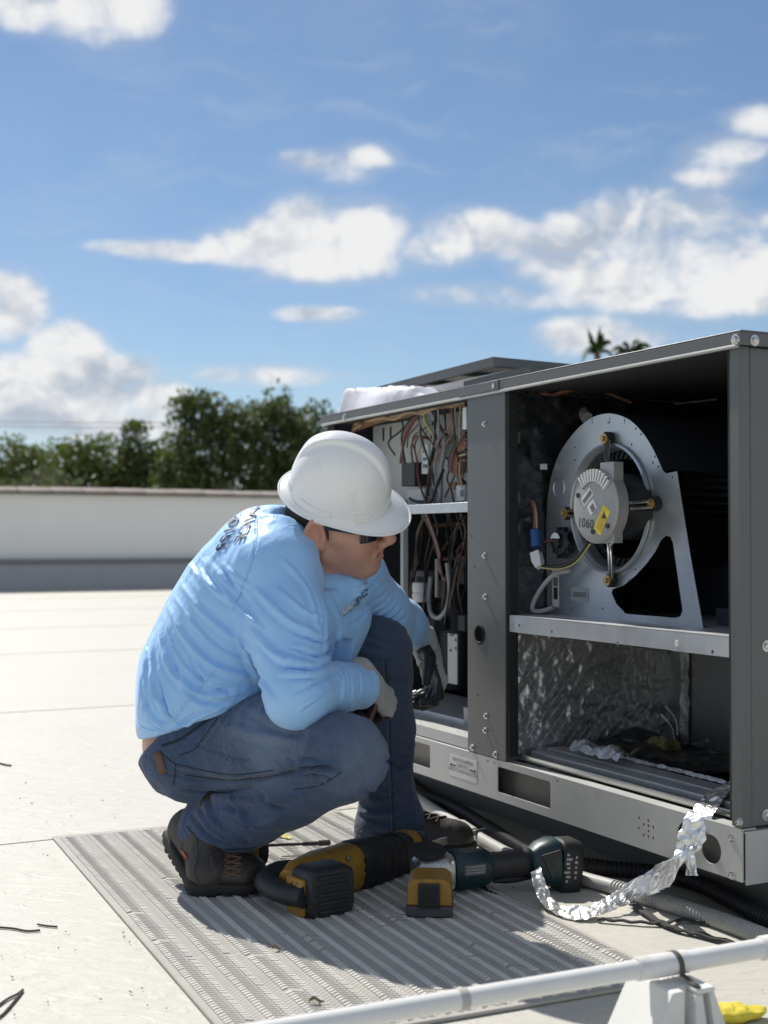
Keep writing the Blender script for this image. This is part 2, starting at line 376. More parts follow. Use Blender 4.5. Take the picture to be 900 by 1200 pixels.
bark = mat('bark', (.13, .10, .075), .95, var=.35, vscale=8, bump=.6, bscale=14)
def leaf_cards(mb, c, rad, n, size, rg, drop=.0):
    for _ in range(n):
        while True:
            p = Vector((rg.uniform(-1, 1), rg.uniform(-1, 1), rg.uniform(-1, 1)))
            if .15 < p.length < 1: break
        p = p * (p.length ** -.45 if p.length > .3 else 1)
        w = Vector(c) + Vector((p.x * rad[0], p.y * rad[1], p.z * rad[2]))
        e = Euler((rg.uniform(-1.2, 1.2), rg.uniform(-1.2, 1.2), rg.uniform(0, 6.3))).to_matrix()
        s = size * rg.uniform(.6, 1.3)
        q = [w + e @ Vector(x) for x in ((-s * .5, 0, 0), (0, -s * .22, s * .06), (s * .55, 0, 0), (0, s * .22, s * .06))]
        mb.add(q, [(0, 1, 2, 3)])
def tree(label, base, clumps, m, seed, leaf=.16, dens=1.0, group='trees beyond the parapet'):
    """clumps: (x,y,z, rx,ry,rz) in world metres"""
    rg = random.Random(seed)
    t = empty('tree', base, label, 'tree', group)
    tk = MB(); top = Vector((sum(c[0] for c in clumps) / len(clumps), sum(c[1] for c in clumps) / len(clumps), min(c[2] for c in clumps)))
    b = Vector(base); mid = b.lerp(top, .55) + Vector((rg.uniform(-.15, .15), rg.uniform(-.15, .15), 0))
    tk.tube(spline([b, mid, top], 5), [.2 - .1 * i / 10 for i in range(11)], 9)
    obj('trunk', tk, bark, t)
    lb = MB(); cr = MB()
    for c in clumps:
        cc = Vector(c[:3]); m2 = mid.lerp(cc, .5) + Vector((rg.uniform(-.2, .2), rg.uniform(-.2, .2), rg.uniform(-.1, .2)))
        pts = spline([mid.lerp(top, rg.uniform(.1, .8)), m2, cc + Vector((0, 0, c[5] * .5))], 4)
        lb.tube(pts, [.07 - .055 * i / (len(pts) - 1) for i in range(len(pts))], 6)
        for _ in range(5):
            d = Vector((rg.uniform(-1, 1) * c[3], rg.uniform(-1, 1) * c[4], rg.uniform(-.5, 1) * c[5])) * .95
            lb.tube([cc, cc + d * .5 + Vector((0, 0, .08)), cc + d], [.03, .02, .006], 4)
        vol = (c[3] * c[4] * c[5]) ** (2 / 3)
        for _ in range(max(10, int(62 * vol))):
            while True:
                p = Vector((rg.uniform(-1, 1), rg.uniform(-1, 1), rg.uniform(-1, 1)))
                if p.length < 1: break
            p = p.normalized() * (p.length ** .4)
            s = rg.uniform(.15, .32)
            leaf_cards(cr, cc + Vector((p.x * c[3], p.y * c[4], p.z * c[5])), (s * 1.25, s * 1.25, s * .9), int(34 * dens), leaf, rg)
    obj('limb', lb, bark, t); obj('crown', cr, m, t, smooth=False, fixn=False)
    return t
def clump(px, py, Y, rx, ry, rz=None):
    p = P(px, py, Y); k = Y / FPX
    return (p.x, p.y, p.z, rx * k, (rx + ry) * .5 * k, ry * k)
tree('low rounded olive green tree at the far left edge beyond the parapet', P(12, 590, 31).xy.to_3d() + Vector((0, 0, -4.6)), [clump(0, 548, 31, 42, 32), clump(38, 545, 31, 36, 30), clump(-40, 550, 32, 40, 34), clump(20, 575, 31, 60, 30), clump(-10, 590, 31, 60, 30)], lm[1], 1)
tree('pale grey green bushy tree low in front of the left hedge of trees', P(50, 590, 28).xy.to_3d() + Vector((0, 0, -4.6)), [clump(40, 566, 28, 34, 20), clump(75, 572, 28, 24, 14)], lm[2], 2, .12)
tree('low rounded green tree third from the left beyond the parapet', P(100, 590, 32).xy.to_3d() + Vector((0, 0, -4.6)), [clump(85, 545, 32, 36, 30), clump(122, 542, 32, 38, 30), clump(105, 570, 32, 60, 28), clump(75, 590, 32, 60, 30), clump(130, 585, 32, 50, 30)], lm[1], 3)
tree('low spreading tree with a thin upright twig on top beside the tall dark tree', P(180, 590, 32).xy.to_3d() + Vector((0, 0, -4.6)), [clump(160, 548, 32, 34, 28), clump(192, 552, 32, 30, 28), clump(158, 508, 32, 9, 16), clump(180, 575, 32, 50, 26), clump(205, 590, 32, 50, 30)], lm[0], 4)
tree('tall dark tree with a loose ragged top left of the hard hat', P(245, 600, 29).xy.to_3d() + Vector((0, 0, -4.6)), [clump(228, 505, 29, 26, 34), clump(250, 486, 29, 24, 20), clump(222, 478, 29, 15, 12), clump(285, 490, 29, 26, 20), clump(240, 545, 29, 48, 38), clump(280, 530, 29, 34, 40), clump(262, 515, 29, 34, 30), clump(230, 575, 29, 50, 34), clump(285, 575, 29, 50, 36), clump(215, 540, 29, 26, 30)], lm[0], 5)
tree('tallest dark tree with a pointed top right behind the hard hat', P(325, 600, 29.5).xy.to_3d() + Vector((0, 0, -4.6)), [clump(322, 478, 29.5, 22, 20), clump(318, 500, 29.5, 26, 28), clump(335, 500, 29.5, 26, 24), clump(310, 540, 29.5, 34, 40), clump(345, 535, 29.5, 30, 40), clump(330, 575, 29.5, 50, 36), clump(328, 520, 29.5, 34, 34)], lm[0], 6)
tree('dark tree partly hidden behind the end of the rooftop unit', P(375, 600, 31).xy.to_3d() + Vector((0, 0, -4.6)), [clump(368, 500, 31, 26, 24), clump(385, 530, 31, 34, 40), clump(420, 535, 31, 40, 36), clump(360, 550, 31, 30, 34), clump(385, 580, 31, 50, 34)], lm[0], 7)
tree('low green tree filling the dip between the left hedge and the tall dark tree', P(165, 590, 33).xy.to_3d() + Vector((0, 0, -4.6)), [clump(60, 556, 33, 44, 34), clump(140, 556, 33, 44, 36), clump(185, 556, 33, 40, 34), clump(205, 570, 33, 40, 40)], lm[1], 8)
def palm(px, py, Y, fr, label, seed):
    rg = random.Random(seed); h = P(px, py, Y); b = Vector((h.x + .2, h.y, -4.6))
    t = empty('palm_tree', b, label, 'palm tree', 'palm trees behind the rooftop unit')
    tk = MB(); pts = spline([b, b.lerp(h, .5) + Vector((.15, 0, 0)), h], 6); tk.tube(pts, [.17 - .07 * i / (len(pts) - 1) for i in range(len(pts))], 9); obj('trunk', tk, bark, t)
    cr = MB()
    for (dx, dz, L, sag) in fr:
        dy = rg.uniform(-.5, .5); d = Vector((dx, dy, dz)).normalized()
        pts = spline([h, h + d * L * .45 + Vector((0, 0, .08 * L)), h + d * L * .8 - Vector((0, 0, sag * .4)), h + d * L - Vector((0, 0, sag))], 7)
        cr.tube(pts, [.025 - .02 * i / (len(pts) - 1) for i in range(len(pts))], 4)
        for i, p in enumerate(pts):
            if i < 3: continue
            tg = (pts[min(i + 1, len(pts) - 1)] - pts[i - 1]).normalized(); sd = tg.cross(Vector((0, 0, 1))).normalized()
            for s in (-1, 1):
                for j in range(2):
                    l = L * .30 * math.sin(math.pi * min(.95, .15 + i / len(pts))) ; q0 = p + tg * (j * .5 * L / len(pts))
                    tip = q0 + sd * s * l * .7 + tg * l * .45 - Vector((0, 0, l * rg.uniform(.35, .8)))
                    wv = tg * .035
                    cr.add([q0 - wv, q0 + wv, q0.lerp(tip, .6) + wv, tip, q0.lerp(tip, .6) - wv], [(0, 1, 2, 3, 4)])
    obj('crown', cr, lm[3], t, smooth=False, fixn=False)
palm(700, 414, 40, [(-.35, 1, .85, .05), (.1, 1.2, .8, 0), (.5, .9, .75, .25), (-.8, .5, .6, .4), (-.2, .8, .7, .1), (.25, 1, .75, .1), (.9, .2, .6, .5), (-.9, .1, .55, .5)], 'palm tree with a narrow upright crown poking above the rooftop unit', 11)
palm(738, 414, 43, [(-.9, .5, .8, .35), (.8, .7, .9, .35), (.35, .9, .75, .25), (-.3, .8, .6, .2), (1, .3, .8, .5), (-1, .1, .7, .5), (.6, .5, .8, .45)], 'palm tree with wide drooping fronds right of the narrow palm', 12)
# overhead cables far behind
cbm = mat('cable_black', (.03, .03, .03), .6)
for i, (ya, yb) in enumerate(((495, 494), (500.5, 499))):
    mb = MB(); mb.tube(spline([P(-200, ya - 6, 60), P(60, ya, 60), P(330, yb, 60), P(620, yb - 8, 60)], 6), .018, 5)
    tag(obj('power_line', mb, cbm), ('upper' if i == 0 else 'lower') + ' of the two thin power lines crossing the sky above the left trees', 'power line', 'power lines above the trees')
# ---------------------------------------------------------------- rooftop unit
paint = mat('unit_paint', (.118, .122, .12), .42, var=.05, vscale=60, bump=.05, bscale=600, spec=.5, stain=((.22, .22, .21), 9, .62, .25, .2))
galv = mat('galvanised', (.60, .605, .60), .40, metal=.5, var=.10, vscale=14, bump=.04, bscale=90, rvar=.2, stain=((.40, .40, .39), 5, .55, .5, .2))
rail_m = mat('rail_galvanised', (.47, .47, .455), .5, metal=.25, var=.12, vscale=7, bump=.04, bscale=60, rvar=.2, stain=((.30, .29, .27), 7, .58, .55, .2), stretch=(1, 1, .4))
curb_m = mat('curb_metal', (.20, .20, .195), .6, metal=.2, var=.15, vscale=5, stain=((.13, .12, .11), 4, .55, .6, .2))
steel = mat('bright_steel', (.62, .62, .60), .28, metal=1, var=.05)
brass = mat('brass', (.50, .34, .16), .35, metal=.9, var=.15, vscale=80)
black = mat('black_plastic', (.012, .012, .013), .42, var=.2)
rubber = mat('black_rubber', (.018, .018, .018), .75, var=.25, bump=.2, bscale=200)
white_pl = mat('white_plastic', (.72, .72, .70), .45, var=.04)
plate_w = mat('control_plate_paint', (.50, .51, .49), .5, var=.06, vscale=12)
copper = mat('copper_pipe', (.17, .085, .05), .45, metal=.7, var=.25, vscale=25)
foil = mat('foil', (.66, .66, .66), .27, metal=1, var=.08, vscale=40, bump=.5, bscale=110, rvar=.15)
foil_d = mat('foil_insulation', (.62, .625, .63), .33, metal=.88, var=.2, vscale=10, bump=.7, bscale=90, rvar=.2)
foil_k = mat('foil_insulation_shaded', (.10, .107, .12), .35, metal=.8, var=.3, vscale=10, bump=.6, bscale=60, stain=((.03, .03, .03), 8, .48, .8, .2))  # darkened copy of the foil, shade of the upper bay put into its colour
navy = mat('dark_steel', (.030, .034, .045), .55, metal=.2, var=.15)
fibre = mat('glass_fibre', (.26, .22, .10), .95, var=.4, vscale=60, bump=1, bscale=120)
paper = mat('label_paper', (.62, .62, .58), .6, var=.06, stain=((.42, .41, .38), 20, .6, .5, .2))
ink = mat('ink', (.03, .03, .03), .6)
inkg = mat('ink_grey', (.16, .16, .16), .6)
unit = empty('rooftop_unit', P0, 'dark grey rooftop air conditioning unit with its front panels off and the blower showing', 'air conditioner', None, ANG)
def up(name, mb, m, parent=None, bev=0, **k):
    """unit part given in unit-local coordinates"""
    o = obj(name, mb, m, parent or unit, bev, world=False, **k)
    return o
UL, UD, ZB, ZR, ZL, ZT = 1.95, 1.17, .116, .217, 1.142, 1.167
# curb under the unit (hollow)
mb = MB()
for a, b in (((.19, .03), (.215, 1.92)), ((1.12, .03), (1.145, 1.92)), ((.215, .03), (1.12, .055)), ((.215, 1.895), (1.12, 1.92))): mb.bx((a[0], a[1], 0), (b[0], b[1], ZB - .002))
up('curb', mb, curb_m)
# base rail with lifting slots, knock-outs and a row of perforations
def hu(px, py): p = UF(px, py); return (p.y, p.z)
(s0u, s0z), (s1u, s1z) = hu(583, 898), hu(645, 948)
holes = [rrect(s1u, s1z, s0u, s0z, .006), rrect(1.235, .139, 1.46, .203, .006)]
for px, py in ((833, 995), (805, 980)): holes.append(circ(*hu(px, py), .030, 28, .0285))
c0 = hu(757, 970)
for i in range(4):
    for j in range(4):
        if (i + j) % 2 == 0 or i == 1: holes.append(circ(c0[0] + (i - 1.5) * .016, c0[1] + (j - 1.5) * .011, .0032, 8))
for u_ in (.62, .9, .93): holes.append(circ(u_, .207, .003, 8))
mb = MB(); mb.plate(rrect(0, ZB, UL, ZR - .003, .002), holes, .003, MUZ(.0015))
mb.bx((.0, 0, ZR - .003), (.034, UL, ZR)); mb.bx((.0032, .002, ZB), (.035, UL, ZB + .003))
rail = up('base_rail', mb, rail_m)
mb = MB(); mb.bx((.036, .004, ZB + .0045), (.038, UL, ZR - .004)); up('rail_backing', mb, mat('rail_backing', (.30, .27, .235), .6, metal=.3, var=.2, vscale=8), rail)
mb = MB(); mb.bx((.004, -.006, ZB - .004), (UD, -.0035, ZR - .004)); mb.bx((.004, -.0035, ZR - .0075), (UD, .03, ZR - .0045)); up('base_rail', mb, rail_m)
mb = MB(); mb.bx((0.004, UL + .001, ZB), (UD, UL + .004, ZR)); mb.bx((UD, 0, ZB), (UD + .003, UL, ZR)); up('base_rail', mb, rail_m)
# base pan, with the duct opening in the lower right bay
DBK = US(786, 800, .83).x
mb = MB(); mb.plate([(.04, .01), (UD - .01, .01), (UD - .01, UL - .01), (.04, UL - .01)], [[(.24, .06), (DBK - .01, .06), (DBK - .01, .52), (.24, .52)]], .003, Matrix.Translation((0, 0, ZR + .006)))
pan = up('base_pan', mb, galv)
mb = MB(); duct = ((.24, .06), (DBK - .01, .06), (DBK - .01, .52), (.24, .52))
for i in range(4):
    a, b = duct[i], duct[(i + 1) % 4]; mb.add([(a[0], a[1], ZR + .003), (b[0], b[1], ZR + .003), (b[0], b[1], .004), (a[0], a[1], .004)], [(0, 1, 2, 3)])
up('duct_throat', mb, navy, pan, fixn=False)
# cabinet skin
mb = MB(); mb.bx((0, .002, ZR + .002), (.026, .0275, ZL)); mb.bx((.0, .0275, ZR + .002), (.004, .0295, ZL)); up('corner_post', mb, paint, bev=.003)
mb = MB(); mb.bx((.027, .0022, ZR + .0015), (UD - .002, .012, ZL)); ep = up('end_panel', mb, paint, bev=.003)
mb = MB(); mb.bx((UD - .012, .012, ZR), (UD, UL - .01, ZL)); up('back_panel', mb, paint)
mb = MB(); mb.bx((.0, UL - .028, ZR), (.026, UL, ZL)); up('corner_post', mb, paint, bev=.003)
mb = MB(); mb.bx((.027, UL - .012, ZR), (UD - .013, UL, ZL)); up('end_panel', mb, paint)
# centre post with a grommet hole
pu0, pu1 = .846, 1.030
gh = hu(562, 743)
mb = MB(); mb.plate(rrect(pu0, ZR + .002, pu1, ZL, .002), [circ(gh[0], gh[1], .0225, 28)] + [circ(*hu(px, py), .003, 8) for px, py in ((553, 628), (556, 664), (560, 815))], .0025, MUZ(.0012))
mb.bx((.0026, pu0, ZR + .002), (.045, pu0 + .003, ZL)); mb.bx((.0026, pu1 - .003, ZR + .002), (.05, pu1, ZL))
post = up('centre_post', mb, paint)
mb = MB(); ring = circ(0, 0, 1, 10)
mb.lathe([(.021, -.006), (.027, -.006), (.0285, -.003), (.027, .001), (.0215, .003), (.0195, .0), (.021, -.006)], 28, Matrix.Translation((0, gh[0], gh[1])) @ Matrix.Rotation(R(-90), 4, 'Y') @ Matrix.Rotation(0, 4, 'Z'), close=True)
up('grommet', mb, rubber, post)
# gaskets round the fan bay
mb = MB(); mb.bx((.003, .0297, ZR + .014), (.03, .038, ZL - .004)); up('gasket', mb, rubber)
mb = MB(); mb.bx((.004, pu0 - .012, ZR + .014), (.03, pu0 - .0005, ZL - .004)); up('gasket', mb, rubber)
# lid with hemmed lip
mb = MB()
mb.bx((-.008, -.012, ZL), (-.004, UL + .012, ZT)); mb.bx((-.008, -.012, ZT + .0002), (UD + .012, UL + .012, ZT + .004)); mb.bx((-.004, -.012, ZL), (UD + .012, -.008, ZT)); mb.bx((UD + .008, -.008, ZL), (UD + .012, UL + .012, ZT)); mb.bx((-.004, UL + .008, ZL), (UD + .008, UL + .012, ZT))
lid = up('lid', mb, paint, bev=.0015)
mb = MB(); mb.tube([(-.007, -.002, ZL - .001), (-.007, UL, ZL - .001)], .0042, 8); up('hem', mb, mat('hem_edge', (.42, .42, .40), .4, metal=.4), lid)
mb = MB(); mb.bx((.0, .0, ZL + .0005), (UD, UL, ZL + .004)); up('lid_shade_sheet', mb, mat('lid_shade_black', (.03, .03, .032), .8, var=.3), lid)  # black sheet under the lid, coloured to stand for the bay's shade
mb = MB(); mb.bx((-.0115, .86, ZL + .0035), (-.0083, 1.06, ZT + .003)); up('splice_plate', mb, paint, lid, bev=.001)
# screws
def screw(d, u, z, nrm, r=.0075, par=None):
    m = MB(); m.lathe([(r * 1.35, 0), (r * 1.3, .0016), (r * .85, .0018)], 16); m.lathe([(r * .85, .0018), (r * .82, .006), (r * .5, .0072), (1e-5, .0072)], 6)
    mt = MB(); mt.add(m.v, m.f, Matrix.Translation((d, u, z)) @ Vector(nrm).to_track_quat('Z', 'Y').to_matrix().to_4x4())
    return up('screw', mt, steel, par)
for px, py in ((862, 398), (580, 452), (404, 489)): p = UF(px, py, -.0085); screw(-.0085, p.y, p.z, (-1, 0, 0), .0085, lid)
for px, py in ((884, 399),): p = US(px, py, -.0125); screw(p.x, -.0125, p.z, (0, -1, 0), .0085, lid)
for px, py in ((568, 497), (568, 651), (569, 699), (570, 839), (569, 856)): p = UF(px, py, 0); screw(0, p.y, p.z, (-1, 0, 0), .006, post)
for px, py in ((554, 876), (581, 884), (867, 1056 - 90)): p = UF(px, py, 0); screw(0, p.y, max(p.z, ZR + .012), (-1, 0, 0), .0065)
for px, py in ((857, 982), (858, 1026)): p = UF(px, py, 0); screw(0, p.y, p.z, (-1, 0, 0), .006, rail)
for px, py in ((898, 955), (898, 757)): p = US(px, py, .0022); screw(p.x, .0022, p.z, (0, -1, 0), .0085, ep)
# shipping label on the base rail
mb = MB(); (l0u, l0z), (l1u, l1z) = hu(527, 883), hu(559, 918)
mb.bx((-.0008, l1u, l1z), (-.0002, l0u, l0z)); lab = up('label', mb, paper)
def utext(txt, u, z, d, size, m, parent, rot=0.0, **k):
    v, f = text_mesh(txt, size, **k); t = MB()
    t.add(v, f, Matrix.Translation((d, u, z)) @ Matrix(((0, 0, -1, 0), (-1, 0, 0, 0), (0, 1, 0, 0), (0, 0, 0, 1))) @ Matrix.Rotation(rot, 4, 'Z'))
    return up('lettering', t, m, parent, smooth=False, fixn=False)
lc, lz = (l0u + l1u) / 2, (l0z + l1z) / 2
utext('REMOVE SHIPPING\nSUPPORTS\nPRIOR TO INSTALLATION', lc, lz + .003, -.0012, .0135, inkg, lab, space=.95)
for s in (-1, 1):
    mb = MB(); uu = lc + s * .047
    mb.add([(-.0012, uu - .012, lz - .0012), (-.0012, uu + .012, lz - .0012), (-.0012, uu + .012, lz + .0022), (-.0012, uu - .012, lz + .0022)], [(0, 1, 2, 3)])
    mb.v += [(-.0012, uu + s * .012, lz - .0055), (-.0012, uu + s * .021, lz + .0005), (-.0012, uu + s * .012, lz + .0065)]; mb.f = [(0, 1, 2, 3), (4, 5, 6)]; mb.mi = [0, 0]
    up('arrow', mb, ink, lab, fixn=False)

shade_mat = mat('shade_black', (.022, .022, .024), .8, var=.2)  # black sheets added over the inner faces in place of shade
mb = MB(); mb.bx((.03, UL - .0165, ZR + .01), (UD - .03, UL - .0125, ZL - .002)); up('end_shade_sheet', mb, shade_mat)
mb = MB(); mb.bx((UD - .02, .03, ZR + .01), (UD - .0125, UL - .03, ZL - .002)); up('back_shade_sheet', mb, shade_mat)
mb = MB(); mb.bx((.04, .0125, ZR + .01), (UD - .03, .016, ZL - .002)); up('end_shade_sheet', mb, shade_mat)
# ---- fan bay
mb = MB(); mb.bx((.046, .862, ZR), (UD - .02, .872, ZL)); up('divider_panel', mb, galv)
def crumple(mb, fn, nu, nv, amp, sc, seed, nrm):
    off = Vector((seed * 3.7, seed * 1.3, seed * 9.1)); nrm = Vector(nrm)
    def f(a, b):
        p = Vector(fn(a, b)); n = noise.noise(p * sc + off) * .6 + noise.noise(p * sc * 2.6 + off) * .3 + abs(noise.noise(p * sc * 1.2 - off)) * .5
        return p + nrm * amp * n
    mb.grid(f, nu, nv)
mb = MB(); crumple(mb, lambda a, b: (.03 + (UD - .06) * a, .842, .58 + (ZL - .585) * b), 110, 84, .012, 24, 1, (0, 1, 0)); ins_u = up('insulation', mb, foil_k)
mb = MB(); crumple(mb, lambda a, b: (.03 + (DBK - .03) * a, .838, .235 + .335 * b), 130, 84, .010, 30, 2, (0, 1, 0)); ins_l = up('insulation', mb, foil_d)
mb = MB()   # diagonal scrim of the reinforced foil
for s in (-1, 1):
    for i in range(-12, 26):
        pts = []
        for k in range(13):
            z_ = .25 + .30 * k / 12; dd = .03 + i * .028 + s * (z_ - .4) * .9
            if .04 < dd < DBK - .02: pts.append((dd, .8335 + .004 * noise.noise(Vector((dd * 12, z_ * 12, s))), z_))
        if len(pts) > 1: mb.tube(pts, .0006, 3)
up('scrim', mb, foil_d, ins_l, kind='stuff')
mb = MB(); mb.bx((DBK, .03, ZR + .02), (DBK + .012, .86, .575)); up('bay_panel', mb, mat('bay_panel_metal', (.30, .305, .315), .42, metal=.8, var=.12, vscale=6, rvar=.2))
mb = MB(); crumple(mb, lambda a, b: (DBK - .006 - .03 * abs(a - .5) * 0, .80 + .036 * a - .05, .235 + .33 * b), 6, 30, .010, 30, 5, (1, 0, 0)); up('corner_tape', mb, foil)
mb = MB(); mb.bx((DBK - .10, .035, .50), (DBK - .003, .80, .534)); up('bay_header', mb, navy)
# shelf
mb = MB(); shl = [circ(*hu(px, py), .004, 10) for px, py in ((607, 733), (645, 740), (722, 754), (833, 764))]
mb.plate(rrect(.034, .541, pu0 - .014, .5795, .002), shl, .002, MUZ(.005)); mb.bx((.004, .036, .580), (DBK + .3, pu0 - .016, .5822)); mb.bx((.0062, .036, .541), (.03, pu0 - .016, .543))
shelf = up('shelf', mb, galv)
mb = MB(); p = UF(793, 754, .003); mb.box((.003, p.y, p.z), (.003, .008, .012)); up('clip', mb, white_pl, shelf)
# sill rails
for a, b, z0, z1 in ((.036, .052, .2245, .2365), (.066, .1, .2245, .243), (.112, .165, .2245, .2475)):
    mb = MB(); mb.bx((a, .04, z0), (b, pu0 - .015, z1)); up('sill_rail', mb, steel if a < .05 else galv, bev=.002)
mb = MB(); mb.bx((.053, .034, .2245), (.065, pu0 - .01, .226)); up('sill_seal', mb, rubber)
# torn insulation on the pan
mb = MB(); crumple(mb, lambda a, b: (.165 + .20 * b + .06 * a, .22 + .60 * a, .252 + .028 * math.sin(a * 7) * b * .6 + .012), 46, 22, .030, 11, 7, (0, 0, 1)); up('fallen_insulation', mb, foil_k)
mb = MB(); crumple(mb, lambda a, b: (.168 + .006 * b, .24 + .57 * a, .249 + .007 * b), 90, 3, .004, 60, 9, (0, 0, 1)); up('torn_foil_edge', mb, foil_d, smooth=False)
mb = MB(); q0 = UZ(705, 880, .27); crumple(mb, lambda a, b: (q0.x - .03 + .05 * b, q0.y - .10 + .19 * a, .262 + .018 * math.sin(3.1 * b)), 30, 10, .016, 26, 12, (0, 0, 1)); up('torn_foil_flap', mb, foil_d, smooth=False)
for (px, py, s, sd) in ((777, 874, .042, 3), (700, 860, .028, 4)):
    mb = MB(); c = UZ(px, py, .262); mb.sphere((0, 0, 0), (s * .8, s * 1.3, s * .42), Matrix.Translation(c), 22, 14)
    mb.v = [tuple(Vector(v) + Vector((noise.noise(Vector(v) * 35), noise.noise(Vector(v) * 35 + Vector((9, 0, 0))), noise.noise(Vector(v) * 45))) * s * .55) for v in mb.v]
    up('fibre_tuft', mb, fibre)
mb = MB()
for k in range(5):
    c = UZ(790 + k * 4, 868 - k * 6, .26); mb.tube(spline([c, c + Vector((.01, .02, .03 + .01 * k)), c + Vector((.0, .05, .06 + .012 * k))], 4), .0016, 5)
up('foil_shred', mb, foil)

# scraps of torn foil and fibre lying in the bay
rg = random.Random(31)
for mname, mm, cnt in (('foil', foil_d, 16), ('fibre', fibre, 14)):
    mb = MB()
    for k in range(cnt):
        c = Vector((rg.uniform(.17, DBK - .03), rg.uniform(.10, .80), .262)); s = rg.uniform(.008, .022); e = Euler((rg.uniform(-.5, .5), rg.uniform(-.5, .5), rg.uniform(0, 6.3))).to_matrix()
        q = [c + e @ Vector((x * s, y * s * .6, rg.uniform(-.3, .5) * s)) for x, y in ((-1, -1), (0, -.8), (1, -1), (1.1, .2), (.7, 1), (-.2, .9), (-1, .7))] + [c + Vector((0, 0, s * .35))]
        mb.add(q, [(i, (i + 1) % 7, 7) for i in range(7)])
    up(mname + '_scrap', mb, mm, smooth=False, kind='stuff', fixn=False)
# ---- blower
def z3(x, y, d=.12): p = UF(630 + x * .2556, 470 + y * .2556, d); return (p.y, p.z)
DP = .12
cu_, cz_ = .572, .8425
outl = [z3(*p) for p in ((45, 985), (41, 560), (48, 440), (68, 330), (105, 235), (160, 155), (215, 100), (270, 68), (330, 57), (390, 70), (440, 100), (490, 155), (525, 210), (552, 265), (575, 318), (590, 332), (640, 322), (700, 700), (765, 1062), (400, 1030))]
sc_ = spline([(a, b, 0) for a, b in outl[1:15]], 5); outl = [outl[0]] + [(p.x, p.y) for p in sc_] + outl[15:]
win = [z3(*p) for p in ((345, 862), (395, 845), (450, 800), (500, 745), (540, 690), (568, 635), (590, 617), (610, 622), (622, 650), (666, 960), (655, 988), (630, 994), (405, 975), (362, 930), (340, 880))]
op = circ(cu_, cz_, .150, 64)
bol = [z3(x, y, DP - .022) for x, y in ((303, 172), (122, 515), (517, 470), (318, 822))]
end_ = [UF(*zp_, .055) for zp_ in [(630 + x * .2556, 470 + y * .2556) for x, y in ((316, 325), (180, 515), (425, 480), (332, 650))]]
sh_ = [circ(*z3(x, y), .0028, 7) for x, y in ((325, 98), (452, 127), (476, 152), (530, 282), (556, 300), (540, 255), (432, 198), (173, 212), (172, 272), (450, 772), (420, 822), (620, 348), (160, 950), (300, 950))]
for x in (252, 332, 400): a = z3(x, 92); sh_.append([(a[0] - .0012, a[1] - .006), (a[0] + .0012, a[1] - .006), (a[0] + .0012, a[1] + .008), (a[0] - .0012, a[1] + .008)])
bl_m = mat('blower_zinc', (.52, .55, .57), .38, metal=.8, var=.10, vscale=10, bump=.05, bscale=60, rvar=.2, stain=((.40, .43, .46), 9, .5, .6, .15))
mb = MB(); mb.plate(outl, [op, win] + sh_, .0018, MUZ(DP)); blower = up('blower', mb, bl_m)
# rolled inlet lip
mb = MB(); pr = [(.150, .0), (.1545, -.004), (.1535, -.010), (.1485, -.012), (.1435, -.006), (.141, .01), (.139, .03), (.137, .031), (.139, .008), (.1425, -.004), (.148, -.0085), (.1515, -.007), (.1520, -.003)]
MX = lambda d, u, z: Matrix.Translation((d, u, z)) @ Matrix(((0, 0, 1, 0), (1, 0, 0, 0), (0, 1, 0, 0), (0, 0, 0, 1)))
mb.lathe(pr, 64, MX(DP, cu_, cz_), close=True); up('inlet_ring', mb, bl_m, blower)
# scroll band and far side
mb = MB(); ob_ = outl[:73]
n_ = len(outl)
for i in range(1, n_ - 6):
    a, b = outl[i], outl[i + 1]; mb.add([(DP + .002, a[0], a[1]), (DP + .002, b[0], b[1]), (DP + .32, b[0], b[1]), (DP + .32, a[0], a[1])], [(0, 1, 2, 3)])
up('scroll', mb, navy, blower, fixn=False)
mb = MB(); mb.plate(outl, [circ(cu_, cz_, .12, 32)], .0018, MUZ(DP + .322)); up('far_side_plate', mb, navy, blower)
mb = MB()
for k in range(40):
    a = 2 * math.pi * k / 40
    mb.add(MB().bx((DP + .035, -.002, -.012), (DP + .29, .002, .012)).v, MB().bx((0, 0, 0), (1, 1, 1)).f, Matrix.Translation((0, cu_, cz_)) @ Matrix.Rotation(a, 4, 'X') @ Matrix.Translation((0, 0, .128)) @ Matrix.Rotation(.6, 4, 'X'))
mb.lathe([(.142, 0), (.142, .006), (.117, .006), (.117, 0)], 40, MX(DP + .033, cu_, cz_), close=True); mb.lathe([(.142, 0), (.142, .006), (1e-4, .006)], 40, MX(DP + .29, cu_, cz_))
up('blower_wheel', mb, mat('wheel_black', (.02, .021, .024), .5, metal=.3), blower)
# motor: can, dark rear shell, finned cap
mc = mat('motor_cast', (.40, .395, .38), .55, metal=.45, var=.08, vscale=60, bump=.12, bscale=400)
DM = .012
mu, mz = cu_ - .06 * 0 , cz_
mu = UF(630 + 258 * .2556, 470 + 490 * .2556, DM).y; mz = UF(630 + 258 * .2556, 470 + 482 * .2556, DM).z
MM = MX(DM, mu, mz); RM = .0845
mb = MB(); mb.lathe([(1e-4, 0), (RM * .86, 0), (RM * .95, .0015), (RM, .005), (RM, .034)], 48, MM)
mb.add(MB().bx((.008, -.062, .045), (.036, -.012, .098)).v, MB().bx((0, 0, 0), (1, 1, 1)).f, Matrix.Translation((DM, mu, mz)))
mb.add(MB().bx((.01, -.06, -.083), (.035, -.005, -.05)).v, MB().bx((0, 0, 0), (1, 1, 1)).f, Matrix.Translation((DM, mu, mz)))
up('motor', mb, mc, blower, bev=.0015)
